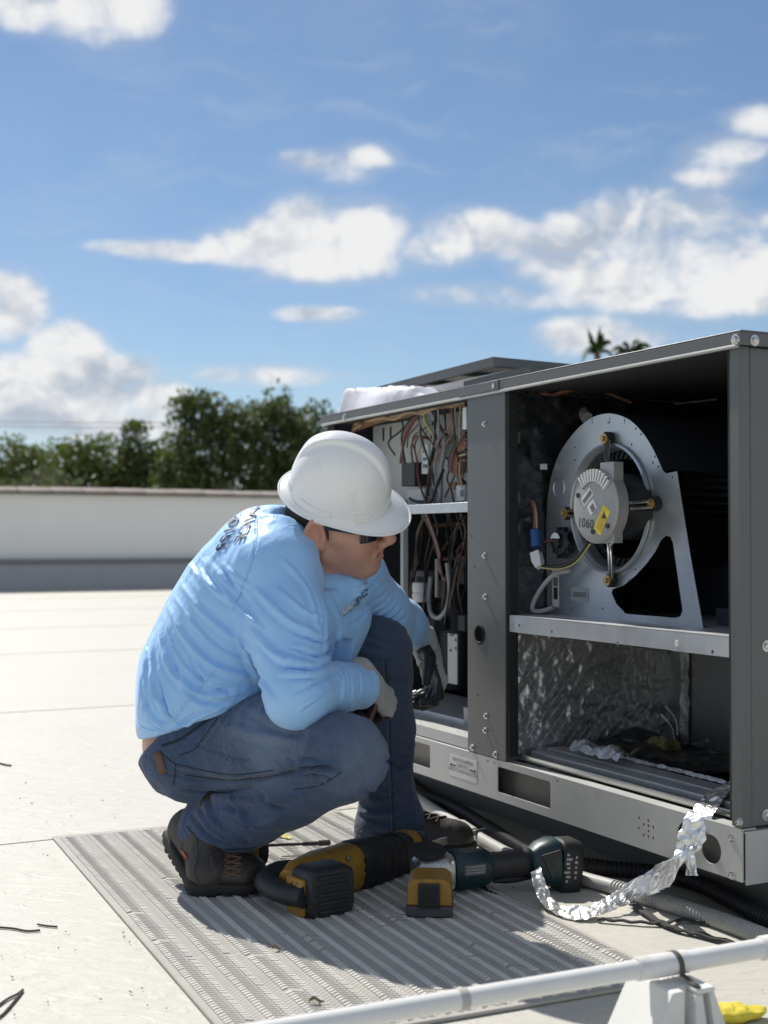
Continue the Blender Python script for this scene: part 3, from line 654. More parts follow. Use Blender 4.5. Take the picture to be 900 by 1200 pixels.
mb = MB(); mb.lathe([(RM * .97, .0345), (RM * .90, .038), (RM * .90, .15), (RM * .6, .17), (.02, .172), (.02, .26)], 40, MM); up('motor_shell', mb, black, blower)
mb = MB()
for k in range(11):
    a = R(128 - 8.6 * k)   # radial fins over the top of the face
    x = Matrix.Translation((DM, mu, mz)) @ Matrix.Rotation(-(a - math.pi / 2), 4, 'X')
    mb.add(MB().bx((-.007, -.0026, RM * .66), (.0, .0026, RM * .99)).v, MB().bx((0, 0, 0), (1, 1, 1)).f, x)
up('motor_fin', mb, mat('motor_fin_white', (.62, .62, .60), .5), blower, bev=.0006)
mb = MB(); aa = [R(168 - 11 * k) for k in range(0, 11)]
f_ = [(DM - .0006, mu - .0 + RM * .66 * math.cos(math.pi - a_), mz + RM * .66 * math.sin(a_)) for a_ in [R(40 + 9.6 * k) for k in range(11)]]
f2 = [(DM - .0006, mu + RM * .985 * math.cos(math.pi - a_), mz + RM * .985 * math.sin(a_)) for a_ in [R(40 + 9.6 * k) for k in range(11)]]
mb.add(f_ + f2, [(i, i + 1, 12 + i, 11 + i) for i in range(10)]); up('fin_pocket', mb, black, blower, fixn=False)
# motor stickers and pen marking
def sticker(px, py, w, h, rot, m, parent, d, name='sticker', eps=.0007):
    p = UF(px, py, d); mt = MB(); mt.add([(-w / 2, -h / 2, 0), (w / 2, -h / 2, 0), (w / 2, h / 2, 0), (-w / 2, h / 2, 0)], [(0, 1, 2, 3)], Matrix.Translation((d - eps, p.y, p.z)) @ Matrix(((0, 0, -1, 0), (-1, 0, 0, 0), (0, 1, 0, 0), (0, 0, 0, 1))) @ Matrix.Rotation(R(rot), 4, 'Z'))
    return up(name, mt, m, parent, smooth=False, fixn=False)
yel = mat('label_yellow', (.72, .55, .03), .5)
def zp(x, y): return 630 + x * .2556, 470 + y * .2556
sticker(*zp(228, 440), .046, .024, 38, white_pl, blower, DM); sticker(*zp(250, 486), .030, .026, 38, white_pl, blower, DM)
sticker(*zp(229, 440), .038, .010, 38, inkg, blower, DM, 'print', .0013); sticker(*zp(253, 490), .014, .016, 38, inkg, blower, DM, 'print', .0013)
sticker(*zp(296, 545), .066, .030, 55, yel, blower, DM); sticker(*zp(290, 556), .034, .016, 55, mat('label_ochre', (.5, .36, .03), .5), blower, DM, 'print', .0013)
tp = UF(*zp(306, 522), DM); mb = MB(); mb.add([(DM - .0013, tp.y + .009, tp.z - .008), (DM - .0013, tp.y - .009, tp.z - .008), (DM - .0013, tp.y, tp.z + .009)], [(0, 1, 2)]); up('print', mb, ink, blower, fixn=False)
pt = UF(*zp(222, 562), DM); utext('1060', pt.y, pt.z, DM - .0013, .030, ink, blower, R(-6), space=1.05)
for x, y, m in ((323, 573, black), (187, 432, black), (255, 598, ink)):
    p = UF(*zp(x, y), DM); mb = MB(); mb.lathe([(.006, 0), (.006, .003), (1e-4, .003)], 12, MX(DM - .003, p.y, p.z)); up('bolt', mb, m, blower)
# twin rod arms to rubber mounts with brass bolts
for i, b in enumerate(bol):
    bb = Vector(b); p0 = Vector((DP - .010, bb.x, bb.y)); p1 = end_[i]; dv = (p1 - p0); sd = Vector((0, -dv.z, dv.y)).normalized(); mb = MB()
    for s in (-1, 1): mb.tube(spline([p0 + sd * s * .006 - dv * .05, p0 + sd * s * .0065 + dv * .12, p0.lerp(p1, .6) + sd * s * .0065, p1 + sd * s * .0065, p1 + sd * s * .006 + dv * .2 + Vector((.02, 0, 0))], 4), .0040, 8)
    up('motor_arm', mb, steel, blower)
    mb = MB(); mb.lathe([(.0165, 0), (.0165, .013), (.012, .0155), (.0, .0155)], 20, MX(DP - .017, bb.x, bb.y)); up('rubber_mount', mb, rubber, blower)
    mb = MB(); mb.lathe([(1e-4, -.010), (.006, -.010), (.0065, -.004), (.0125, -.004), (.0125, 0), (.009, .003)], 14, MX(DP - .019, bb.x, bb.y)); up('bolt', mb, brass, blower)
# pressed circle, stickers, wiring on the blower side plate
sticker(*zp(84, 855), .030, .098, 0, white_pl, blower, DP - .001); sticker(*zp(84, 882), .018, .03, 0, ink, blower, DP - .001, 'print', .0014)
sticker(*zp(84, 828), .020, .022, 0, inkg, blower, DP - .001, 'print', .0014)
sticker(*zp(194, 886), .072, .034, 0, mat('rating_label', (.36, .37, .37), .5), blower, DP - .001)
for k in range(3): sticker(*zp(194, 879 + k * 8), .056, .003, 0, inkg, blower, DP - .001, 'print', .0014)
mb = MB(); c = UF(*zp(100, 398), DP); mb.lathe([(.022, 0), (.0235, -.0018), (.025, 0)], 26, MX(DP - .0009, c.y, c.z), close=True); up('pressed_ring', mb, bl_m, blower)
def wire(name, pts, r, m, parent=None, n=6, plane='d', steps=6):
    v = [UF(*p) if plane == 'd' else US(*p) for p in pts]; mt = MB(); mt.tube(spline(v, steps), r, n); return up(name, mt, m, parent)
wk = mat('wire_black', (.015, .015, .016), .5); wr_ = mat('wire_red', (.13, .026, .024), .5); wb = mat('wire_brown', (.20, .10, .055), .55); wt = mat('wire_tan', (.42, .30, .17), .6)
wy = mat('wire_yellow', (.50, .42, .16), .5); wg = mat('wire_grey', (.26, .265, .27), .5); wgn = mat('wire_green', (.12, .16, .06), .5); wo = mat('wire_orange', (.30, .12, .05), .5); wbl = mat('sleeve_blue', (.02, .09, .26), .5); hose_g = mat('hose_grey', (.40, .40, .39), .55, var=.1)
mb = MB(); c = UF(656, 636, .09); mb.lathe([(1e-4, -.012), (.012, -.012), (.014, -.004), (.030, -.004), (.034, .0), (.034, .016), (.028, .028)], 28, MX(.09, c.y, c.z))
for k in range(10):
    a = 2 * math.pi * k / 10; mb.box((.098, c.y + .036 * math.cos(a), c.z + .036 * math.sin(a)), (.014, .008, .008))
sw = up('pressure_switch', mb, black, blower)
mb = MB(); mb.add([(.076, c.y + .021 * math.cos(a), c.z + .021 * math.sin(a) + .004) for a in [R(18 + 16 * k) for k in range(10)]], [tuple(range(10))]); up('sticker', mb, white_pl, sw, fixn=False)
wire('hose', [(668, 669, .085), (652, 672, .07), (640, 682, .06), (628, 700, .06), (624, 714, .06), (634, 716, .08), (648, 712, .10)], .0055, hose_g, blower, 8)
wire('hose', [(688, 490, .22), (682, 482, .25), (676, 495, .24), (668, 520, .22)], .016, hose_g, blower, 8)
wire('wire', [(690, 635, .05), (678, 652, .05), (662, 662, .06), (640, 664, .06), (630, 663, .05)], .0045, wk, blower)
wire('wire', [(692, 637, .048), (682, 651, .05), (672, 661, .055), (655, 667, .06), (632, 665, .05)], .0022, wy, blower)
wire('wire', [(650, 634, .08), (642, 634, .07), (634, 638, .07), (632, 645, .06)], .003, wr_, blower)
# connector hanging in the bay
mb = MB(); a = UF(628, 648, .055); b = UF(632, 665, .05); mb.tube([a, a.lerp(b, .6), b], [.016, .017, .011], 4); up('connector', mb, white_pl)
mb = MB(); a = UF(627, 622, .06); b = UF(629, 641, .055); mb.tube([a, b], .0135, 10); up('cable_sleeve', mb, wbl)
wire('wire', [(611, 478, .12), (609, 520, .1), (610, 560, .1), (614, 595, .08), (618, 618, .07), (619, 650, .07), (615, 666, .07)], .003, wb)
wire('wire', [(626, 622, .06), (626, 600, .07), (621, 584, .08), (622, 605, .08), (620, 640, .07), (616, 668, .07)], .0028, wo)
wire('wire', [(629, 622, .06), (628, 598, .07), (623, 583, .09)], .0028, wt)
wire('wire', [(613, 478, .14), (616, 520, .12), (614, 580, .1), (617, 620, .08), (610, 680, .08), (598, 712, .1)], .002, wr_)
wire('cable_tie', [(613, 619, .07), (622, 620, .05), (634, 620, .07)], .002, wk)
wire('wire', [(607, 464, .08), (625, 461, .1), (645, 462, .12), (668, 458, .15), (700, 457, .25), (740, 472, .3)], .0035, wb)
wire('wire', [(605, 462, .07), (622, 464, .1), (640, 459, .12), (655, 461, .16)], .0028, wr_)
wire('wire', [(615, 460, .07), (632, 458, .1), (650, 463, .12), (668, 460, .16)], .0028, wr_)
wire('wire', [(690, 455, .2), (720, 464, .35), (770, 474, .5), (840, 468, .6)], .003, wg)
mb = MB(); c = UF(637, 547, .1); mb.box(tuple(c), (.012, .014, .014)); up('wire_clip', mb, white_pl)
# coil and blower deck deep in the bay
mb = MB(); mb.bx((.56, .05, .585), (.60, .84, 1.0)); cb = up('evaporator_coil', mb, navy)
mb = MB()
for k in range(46): mb.bx((.552, .06 + k * .017, .60), (.559, .064 + k * .017, 1.09))
up('coil_fin', mb, mat('coil_fin', (.05, .05, .055), .5, metal=.4), cb, kind='stuff')
mb = MB(); mb.bx((.20, .045, .5835), (.24, .30, .62)); mb.bx((.30, .045, .62), (.31, .34, .93)); up('blower_deck', mb, navy)

# ---- control bay
DC = .16
def cpt(px, py, d=DC): return UF(px, py, d)
a_ = cpt(555, 480); mb = MB()
slits = []
for px, py in ((449.5, 509), (458, 508)):
    c = cpt(px, py); slits.append(rrect(c.y - .007, c.z - .022, c.y + .007, c.z + .022, .003))
mb.plate([(1.04, .86), (UL - .04, .86), (UL - .04, ZL - .002), (1.04, ZL - .002)], slits, .002, MUZ(DC)); cp = up('control_panel', mb, plate_w)
mb = MB(); mb.bx((DC + .03, 1.03, .85), (DC + .035, UL - .02, ZL - .01)); up('panel_backing', mb, black, cp)
mb = MB(); mb.bx((.012, 1.036, .842), (.014, UL - .03, .868)); mb.bx((.014, 1.036, .866), (DC + .1, UL - .03, .868)); up('control_tray', mb, mat('tray_zinc', (.52, .54, .56), .4, metal=.6), bev=.001)
def cbox(name, px, py, w, h, dep, m, d=None, par=None, bev=.002):
    d = DC if d is None else d; c = UF(px, py, d - dep); mt = MB(); mt.bx((d - dep, c.y - w / 2, c.z - h / 2), (d - .001, c.y + w / 2, c.z + h / 2)); return up(name, mt, m, par or cp, bev)
k1 = cbox('contactor', 478, 556, .085, .07, .06, black)
cbox('relay', 497.5, 538, .040, .088, .04, white_pl); cbox('terminal_block', 517, 516, .05, .028, .03, plate_w)
for yy in (529, 538, 546): cbox('print', 497.5, yy, .024, .010, .0412, inkg)
cbox('connector', 507, 528, .020, .045, .05, white_pl); cbox('transformer', 487, 580, .11, .035, .05, plate_w); cbox('circuit_board', 539, 578, .045, .045, .03, plate_w, d=.12)
cbox('print', 541, 578, .02, .02, .0312, inkg, d=.12)
cbox('transformer_cap', 544, 490, .02, .06, .05, white_pl, d=.1); cbox('fuse', 536, 534, .03, .02, .05, wo); cbox('relay', 533, 548, .06, .03, .04, mat('steel_grey', (.3, .3, .3), .4, metal=.5)); cbox('fuse', 529, 569, .03, .02, .04, wt)
def cw(pts, r, m): return wire('wire', [(x, y, DC - dd) for x, y, dd in pts], r, m, cp)
cw([(415, 500, .08), (424, 492, .1), (440, 493, .1), (455, 489, .1), (470, 486, .1), (490, 482, .1), (508, 478, .1), (525, 474, .1), (545, 471, .1)], .006, wt)
cw([(415, 503, .085), (427, 496, .1), (446, 489, .11), (462, 491, .1), (478, 483, .11), (496, 484, .1), (515, 475, .1), (530, 476, .1), (546, 470, .1)], .005, wt)
cw([(420, 503, .08), (436, 497, .1), (452, 492, .1), (475, 488, .1), (498, 479, .1), (520, 477, .1), (546, 474, .1)], .005, wb)
cw([(414, 506, .08), (418, 494, .09), (428, 497, .1), (440, 490, .1)], .008, wb)
for dx, m in ((0, wr_), (3, wb), (6, wk), (1.5, wr_)):
    cw([(498 - dx * .3, 484, .09), (487 - dx, 492, .08), (477 - dx, 510, .07), (471 + dx * .3, 530, .06), (469 + dx, 543, .06)], .0032, m)
cw([(490, 545, .05), (486, 525, .06), (489, 514, .07), (497, 512, .07), (504, 516, .06)], .003, wr_); cw([(484, 544, .05), (482, 524, .07), (488, 511, .08), (500, 514, .07)], .003, wr_)
cw([(489, 540, .06), (490, 560, .07), (496, 580, .06), (502, 592, .05)], .0035, wr_)
for dx, m in ((0, wy), (2.5, wgn), (5, wg)): cw([(496 + dx, 484, .09), (499 + dx, 496, .08), (506 + dx * .8, 507, .07), (510 + dx * .4, 516, .05)], .0032, m)
cw([(504, 482, .09), (511, 494, .07), (519, 508, .06), (521, 525, .05), (517, 548, .05), (516, 580, .06), (514, 592, .05)], .0085, wg)
cw([(509, 484, .08), (515, 498, .05), (524, 510, .05)], .0035, wk); cw([(522, 477, .08), (522, 515, .03)], .0022, wk)
cw([(520, 550, .05), (512, 568, .07), (505, 588, .06), (490, 588, .05), (480, 584, .05)], .0045, wk)
for i, m in enumerate((wk, wb, wk, wr_, wb, wo, wk, wt)):
    cw([(546, 497 + i * 5, .09), (538 - i * .3, 515 + i * 3, .08), (529 + i * 1.4, 530 + i * 2, .09), (526 + i * 1.8, 548 + i, .08), (535 + i, 556 + i * 2, .07), (546, 566 + i * 2, .06)], .0034, m)
cw([(532, 590, .05), (529, 575, .06), (524, 562, .05), (526, 552, .05)], .003, wr_); cw([(500, 505, .05), (494, 520, .07), (489, 535, .06)], .002, wt)
# more loose wiring between the harness and the components
rg = random.Random(77)
cols = [wk, wk, wb, wr_, wg, wt, wk, wo, wgn]
for k in range(20):
    x0 = rg.choice((rg.uniform(462, 545), rg.uniform(486, 520))); x1 = min(546, max(458, x0 + rg.uniform(-22, 22))); y1 = rg.choice((rg.uniform(512, 545), rg.uniform(545, 590)))
    y0 = 494 - (x0 - 450) * .24; xm = (x0 + x1) / 2 + rg.uniform(-12, 12)
    cw([(x0, y0, .09), (x0 + rg.uniform(-5, 5), y0 + (y1 - y0) * .3, rg.uniform(.05, .09)), (xm, y0 + (y1 - y0) * .65, rg.uniform(.045, .085)), (x1, y1, .05)], rg.uniform(.0018, .0032), rg.choice(cols))
wd = mat('wire_dark_brown', (.07, .045, .035), .55)
for k in range(13):
    x0 = rg.uniform(490, 542); pts = [(x0, 602, .13)]; x = x0
    for y in (625, 655, 685, 715 + rg.uniform(-15, 20)): x = min(546, max(478, x + rg.uniform(-11, 11))); pts.append((x, y, rg.uniform(.13, .24)))
    wire('wire', pts, rg.uniform(.0025, .0045), rg.choice([wk, wk, wk, wd, wd]))
# condensing section below the tray
dk = mat('condenser_dark', (.028, .028, .03), .6)
mb = MB(); mb.bx((.75, 1.0, ZR), (.78, UL - .02, .84)); ccoil = up('condenser_coil', mb, dk)
mb = MB()
for k in range(30): mb.bx((.742, 1.0, .25 + k * .0195), (.749, UL - .03, .253 + k * .0195))
up('coil_fin', mb, mat('coil_fin2', (.07, .07, .075), .5, metal=.3), ccoil, kind='stuff')
wire('pipe', [(506, 616, .28), (546, 613, .28)], .0065, copper, None, 8); wire('pipe', [(521, 655, .24), (546, 653, .24)], .006, copper, None, 8)
wire('pipe', [(546, 604, .3), (534, 622, .3), (519, 644, .3)], .0045, copper); wire('pipe', [(546, 632, .3), (532, 652, .3)], .0055, copper)
for i, m in enumerate((wb, wk, wg, wr_)): wire('wire', [(494 + i * 2, 601, .12), (506 + i, 625, .14), (513 + i, 650, .16), (516 - i, 664, .16), (519 + i, 680, .17)], .0034, m)
wire('hose', [(524, 660, .17), (527, 690, .17), (524, 712, .17), (514, 724, .17), (505, 718, .18), (503, 700, .2), (505, 676, .2)], .007, wg, None, 8)
wire('hose', [(512, 655, .2), (512, 700, .2)], .006, wg, None, 8)
def bbox(name, px, py, w, h, d, dep, m, bev=.003):
    c = UF(px, py, d); mt = MB(); mt.bx((d, c.y - w / 2, c.z - h / 2), (d + dep, c.y + w / 2, c.z + h / 2)); return up(name, mt, m, None, bev)
for px, py, w_, h_, d_ in ((515, 690, .07, .06, .3), (538, 668, .05, .09, .34), (500, 730, .09, .05, .32), (540, 730, .04, .05, .3)): bbox('relay_box', px, py, w_, h_, d_, .05, mat('box_dark', (.06, .06, .062), .5), .003)
bbox('upright', 470.5, 650, .018, .34, .12, .02, hose_g); bbox('compressor_bracket', 490, 672, .10, .02, .25, .05, mat('steel_mid', (.20, .20, .20), .5, metal=.4)); bbox('starter_box', 484, 688, .045, .10, .28, .06, mat('steel_mid2', (.16, .15, .14), .6))
c = UF(492, 694, .2); mb = MB(); mb.lathe([(1e-4, -.03), (.022, -.03), (.024, -.024), (.024, -.004), (.021, 0), (.024, .004), (.024, .024), (.022, .03), (1e-4, .03)], 20, Matrix.Translation(c)); up('filter_drier', mb, white_pl)
c = UF(535, 700, .45); mb = MB(); mb.lathe([(.08, -.3), (.085, -.28), (.085, .0), (.07, .05), (.03, .075), (1e-4, .08)], 28, Matrix.Translation(c)); up('compressor', mb, black)
pl = bbox('service_plate', 530, 772, .055, .145, .15, .004, mat('plate_grey', (.40, .40, .38), .5), .001)
for dx, dy in ((0, -28), (3, -22), (3, -12), (-3, -28), (-3, -10)): c = UF(531 + dx, 772 + dy, .149); mb = MB(); mb.lathe([(.004, 0), (.004, .001), (1e-4, .001)], 8, MX(.148, c.y, c.z)); up('bolt', mb, ink, pl)
c0 = UF(516, 846, .12); mb = MB(); mb.bx((.12, 1.04, ZR + .009), (.42, 1.26, .30)); up('junction_tray', mb, mat('tray_grey', (.34, .345, .35), .45, metal=.4, var=.1), bev=.003)
mb = MB(); mb.bx((.125, 1.20, ZR + .009), (.4, 1.9, .262)); up('compressor_base', mb, galv, bev=.003)
mb = MB(); mb.plate([(.012, 1.036), (.116, 1.036), (.116, UL - .03), (.012, UL - .03)], [circ(x, y, .004, 8) for x, y in ((.04, 1.06), (.05, 1.13), (.045, 1.16), (.08, 1.25), (.04, 1.36), (.06, 1.5))], .002, Matrix.Translation((0, 0, .248))); mb.bx((.010, 1.036, ZR + .003), (.012, UL - .03, .249)); up('base_ledge', mb, rail_m)
# ---------------------------------------------------------------- things on top of the unit
def panel_obj(name, A, B, C, lip, m, label, cat, hole=None):
    """folded sheet panel with returned edges; A,B,C world corners (B between)"""
    A, B, C = Vector(A), Vector(B), Vector(C); x = (A - B); y = (C - B); y = y - x * (x.dot(y) / x.dot(x))
    n = x.cross(y).normalized(); n = n if n.z > 0 else -n
    X = Matrix((x.normalized(), y.normalized(), n)).transposed().to_4x4(); X.translation = B; lx, ly = x.length, y.length
    base = Vector((B.x, B.y, min(A.z, B.z, C.z, (A + C - B).z)))
    t = empty(name, base, label, cat)
    mb = MB(); mb.bx((0, 0, -.0015), (lx, ly, 0), X); obj('sheet', mb, m, t)
    mb = MB()
    for a, b in (((0, 0), (lx, .002)), ((0, ly - .002), (lx, ly)), ((0, .0022), (.002, ly - .0022)), ((lx - .002, .0022), (lx, ly - .0022))): mb.bx((a[0], a[1], -lip), (b[0], b[1], -.0017), X)
    for yy in (.003, ly - .018): mb.bx((.003, yy, -lip), (lx - .003, yy + .015, -lip + .0015), X)
    obj('edge_return', mb, m, t, bev=.0008); return t, X, lx, ly
t, X, lx, ly = panel_obj('access_panel', P(424, 458, 4.45), P(578, 418, 3.9), P(578, 418, 3.9) + (P(690, 423, 4.05) - P(578, 418, 3.9)) * 1.5, .028, paint, 'large dark grey access panel raised over other panels on top of the unit', 'metal panel')
mb = MB()
for k in range(3): mb.bx((.08 + k * .17, .05, -.012), (.10 + k * .17, ly - .05, -.0035), X)
obj('stiffener', mb, paint, t)
panel_obj('filler_panel', P(543, 447, 3.75), P(622, 428, 3.52), P(622, 428, 3.52) + Vector((.893, .451, .0)) * .16, .034, paint, 'narrow grey folded panel lying under the raised edge of the larger panel', 'metal panel')
panel_obj('filler_panel', P(497, 455, 3.98), P(560, 441, 3.74), P(585, 437, 3.92), .020, galv, 'short bare metal strip beneath the loose panels on the lid', 'metal panel')
plas = mat('plastic_sheet', (.62, .62, .67), .35, var=.03, vscale=20, bump=.3, bscale=40, sheen=.1)
def sheet(a, b):
    p0, p1 = UF(397, 482, .10), UF(496, 466, .10)
    u_ = p0.y + (p1.y - p0.y) * a; v = b
    edge = min(1, v * 9, (1 - v) * 9) ** .5 if 0 < v < 1 else 0
    hgt = (.088 + .012 * (1 - a) - .040 * a ** 1.2) * edge * (min(1, a * 30) ** .4) * (min(1, (1 - a) * 9) ** .5)
    d = .08 + .34 * v; p = Vector((d, u_, 0))
    w = noise.noise(p * 7) * .008 - abs(noise.noise(p * 15 + Vector((3, 1, 0)))) * .012 + .004 - abs(noise.noise(Vector((d * 9, u_ * 22 + d * 20, 2)))) * .014
    return UW(d - .02 * math.sin(v * 9 + u_ * 12), u_ + .01 * noise.noise(p * 14), ZT + .006 + max(0, hgt + w * edge))
mb = MB(); mb.grid(sheet, 70, 36)
tag(obj('plastic_sheet', mb, plas, ang=70), 'crumpled white plastic sheet lying on the far end of the unit top', 'plastic sheet')

# ---------------------------------------------------------------- walkway pad under the man
padm = mat('walkway_pad', (.37, .352, .315), .75, var=.14, vscale=9, bump=.3, bscale=400, stain=((.42, .39, .34), 7, .5, .5, .25))
ribm = mat('walkway_rib', (.40, .382, .345), .6, var=.14, vscale=9, stain=((.27, .25, .22), 9, .52, .6, .2))
D0, D1, U0_, U1_ = -1.012, -.215, -.10, 1.453
LMP = LM @ Matrix.Translation((-.6, .7, 0)) @ Matrix.Rotation(R(-2.5), 4, 'Z') @ Matrix.Translation((.6, -.7, 0))
pad = empty('walkway_pad', UW((D0 + D1) / 2, (U0_ + U1_) / 2, .0), 'grey ribbed rubber walkway mat with chevron tread on the roof in front of the unit', 'walkway mat')
mb = MB(); mb.prism([(D0, U0_), (D1, U0_), (D1, U1_), (D0, U1_)], .0006, .0075, LMP); obj('base_sheet', mb, padm, pad, bev=.003)
per = .0336; nb = int((D1 - D0 - .02) / per)
rg = random.Random(5)
def tooth(mb, a, b, hw, h, tp=.5):
    vs = [(a[0], a[1] - hw, .0074), (a[0], a[1] + hw, .0074), (b[0], b[1] + hw, .0074), (b[0], b[1] - hw, .0074), (a[0], a[1] - hw * tp, .0075 + h), (a[0], a[1] + hw * tp, .0075 + h), (b[0], b[1] + hw * tp, .0075 + h), (b[0], b[1] - hw * tp, .0075 + h)]
    mb.add(vs, [(4, 5, 6, 7), (0, 1, 5, 4), (1, 2, 6, 5), (2, 3, 7, 6), (3, 0, 4, 7)], LMP)
mb = MB(); hm_ = MB()
for k in range(nb):
    dc = D0 + .020 + k * per; sg = 1 if k % 2 else -1
    for j in range(int((U1_ - U0_ - .03) / .0112)):
        u_ = U0_ + .018 + j * .0112
        if rg.random() > .985: continue
        tooth(mb, (dc - .0062, u_ + sg * .0030), (dc + .0062, u_ - sg * .0030), .0034, .0032 + rg.uniform(-.0006, .0004), .65)
        tooth(hm_, (dc + .0085, u_ - sg * .006), (dc + per - .0085, u_ + sg * .006), .0022, .0007 if sg > 0 else .0014, .4)
obj('tread_tooth', mb, mat('walkway_tooth', (.62, .605, .56), .6, var=.14, vscale=9, stain=((.40, .38, .35), 9, .56, .5, .2)), pad, smooth=False, kind='stuff')
obj('tread_rib', hm_, ribm, pad, smooth=False, kind='stuff')

# ---------------------------------------------------------------- power tools
yel_t = mat('tool_yellow', (.33, .175, .02), .45, var=.18, vscale=30, bump=.08, bscale=300, stain=((.10, .075, .03), 26, .50, .7, .2))
blk_t = mat('tool_black', (.020, .020, .022), .5, var=.25, vscale=40, bump=.15, bscale=260, stain=((.07, .068, .062), 24, .56, .6, .2))
gry_t = mat('tool_grey', (.055, .055, .058), .5, var=.2)
teal_t = mat('tool_teal', (.006, .030, .036), .42, var=.15, stain=((.05, .06, .06), 22, .58, .5, .2))
alu = mat('cast_aluminium', (.50, .50, .49), .42, metal=.85, var=.12, vscale=40, stain=((.12, .12, .12), 34, .5, .75, .15))
blade_m = mat('blade_steel', (.34, .34, .34), .42, metal=.8, var=.15, stain=((.30, .05, .05), 15, .6, .5, .1))
def frame(o, x, up_=Vector((0, 0, 1))):
    x = Vector(x).normalized(); y = up_.cross(x).normalized(); z = x.cross(y); M = Matrix((x, y, z)).transposed().to_4x4(); M.translation = o; return M
def loft(mb, secs, M, n=20, p=2.6):
    """secs: (x, cy, cz, half y, half z) super-ellipse sections along x"""
    vs = []; fs = []
    for (x, cy, cz, hy, hz) in secs:
        for k in range(n):
            a = 2 * math.pi * k / n; c, s = math.cos(a), math.sin(a)
            vs.append((x, cy + hy * math.copysign(abs(c) ** (2 / p), c), cz + hz * math.copysign(abs(s) ** (2 / p), s)))
    for i in range(len(secs) - 1):
        for k in range(n):
            k2 = (k + 1) % n; fs.append((i * n + k, i * n + k2, (i + 1) * n + k2, (i + 1) * n + k))
    fs.append(tuple(range(n - 1, -1, -1))); fs.append(tuple((len(secs) - 1) * n + k for k in range(n)))
    return mb.add(vs, fs, M)
# --- reciprocating saw
A0, A1 = G(338, 1038, .055), G(503, 986, .058)
SL_ = (A1 - A0).length; FM = frame(A0, A1 - A0)
saw = empty('reciprocating_saw', Vector((A0.x, A0.y, .01)), 'yellow and black cordless reciprocating saw lying on the mat with its battery towards the viewer', 'power saw')
k_ = SL_ / .5
mb = MB(); loft(mb, [(.0, 0, .0, .030, .030), (.03, 0, .004, .040, .042), (.09, 0, .004, .046, .050), (.16, 0, .0, .047, .052), (.19, 0, 0, .049, .053), (.20, 0, 0, .045, .05)], FM); obj('gear_housing', mb, yel_t, saw, bev=.002)
mb = MB(); loft(mb, [(.196, 0, 0, .047, .051), (.205, 0, 0, .051, .055), (.25, 0, -.002, .050, .054), (.32, 0, -.004, .044, .049), (.38, 0, -.005, .040, .045), (.42, 0, -.004, .038, .043), (.45, 0, -.004, .030, .036), (.455, 0, -.004, .02, .03)], FM, 22); obj('nose_boot', mb, blk_t, saw)
mb = MB(); loft(mb, [(.385, 0, -.005, .0405, .0455), (.39, 0, -.005, .0425, .0475), (.41, 0, -.004, .0412, .0462), (.415, 0, -.004, .038, .043)], FM, 22); obj('yellow_band', mb, yel_t, saw)
mb = MB()
for x in (.235, .262, .29, .318, .345): loft(mb, [(x, 0, -.003, .0505 - (x - .235) * .075, .0545 - (x - .235) * .06), (x + .006, 0, -.003, .0515 - (x - .235) * .075, .0555 - (x - .235) * .06), (x + .012, 0, -.003, .0500 - (x - .235) * .075, .0540 - (x - .235) * .06)], FM, 22)
obj('boot_rib', mb, blk_t, saw)
mb = MB(); loft(mb, [(.45, 0, -.008, .024, .026), (.475, 0, -.008, .022, .024), (.478, 0, -.008, .012, .012)], FM); obj('shoe', mb, gry_t, saw)
B0, B1 = G(505, 990, .045), G(569, 972, .03)
mb = MB(); bd = (B1 - B0); up_ = Vector((0, 0, 1)); q = [(0, .010), (1.0, .004), (.985, -.006), (0, -.012)]
f_ = [B0 + bd * a + up_ * b for a, b in q]; nrm_ = bd.cross(up_).normalized() * .0012
mb.add([v - nrm_ for v in f_] + [v + nrm_ for v in f_], [(3, 2, 1, 0), (4, 5, 6, 7)] + [(i, (i + 1) % 4, 4 + (i + 1) % 4, 4 + i) for i in range(4)])
obj('saw_blade', mb, blade_m, saw)
# rear D handle and battery foot
H = [G(350, 1021, .066), G(330, 1023, .064), G(314, 1033, .056), G(330, 1046, .050), G(358, 1051, .052)]
mb = MB(); mb.tube(spline(H, 6), [.023 + .003 * math.sin(i * .25) for i in range(25)], 12, ellip=1.25); obj('rear_handle', mb, blk_t, saw)
mb = MB(); mb.tube(spline([G(352, 1022, .06), G(345, 1012, .07), G(336, 1015, .075), G(338, 1028, .06)], 6), .007, 8); obj('trigger_guard', mb, blk_t, saw)
BM = frame(G(378, 1079, .0) + Vector((0, .035, .054)), G(412, 1070, 0) - G(346, 1083, 0))
def battery(mb, M, w, dp, h):
    loft2 = [(-dp / 2, 0, 0, w / 2 * .90, h / 2 * .88), (-dp / 2 + .006, 0, 0, w / 2 * .98, h / 2 * .97), (-dp / 2 + .02, 0, 0, w / 2, h / 2), (dp / 2 - .01, 0, 0, w / 2, h / 2), (dp / 2, 0, 0, w / 2 * .95, h / 2 * .95)]
    loft(mb, loft2, M @ Matrix(((0, 1, 0, 0), (1, 0, 0, 0), (0, 0, 1, 0), (0, 0, 0, 1))), 28, 5)
mb = MB(); battery(mb, BM, .112, .075, .104); bat = obj('battery', mb, blk_t, saw)
mb = MB()
for k in range(5): mb.box((-.0, -.040, -.034 + k * .017), (.078 - .004 * abs(k - 2), .008, .006), BM)
for s in (-1, 1):
    for k in range(4): mb.box((s * .0545, -.012, -.03 + k * .018), (.006, .03, .009), BM)
obj('battery_rib', mb, gry_t if False else blk_t, saw, bev=.002)
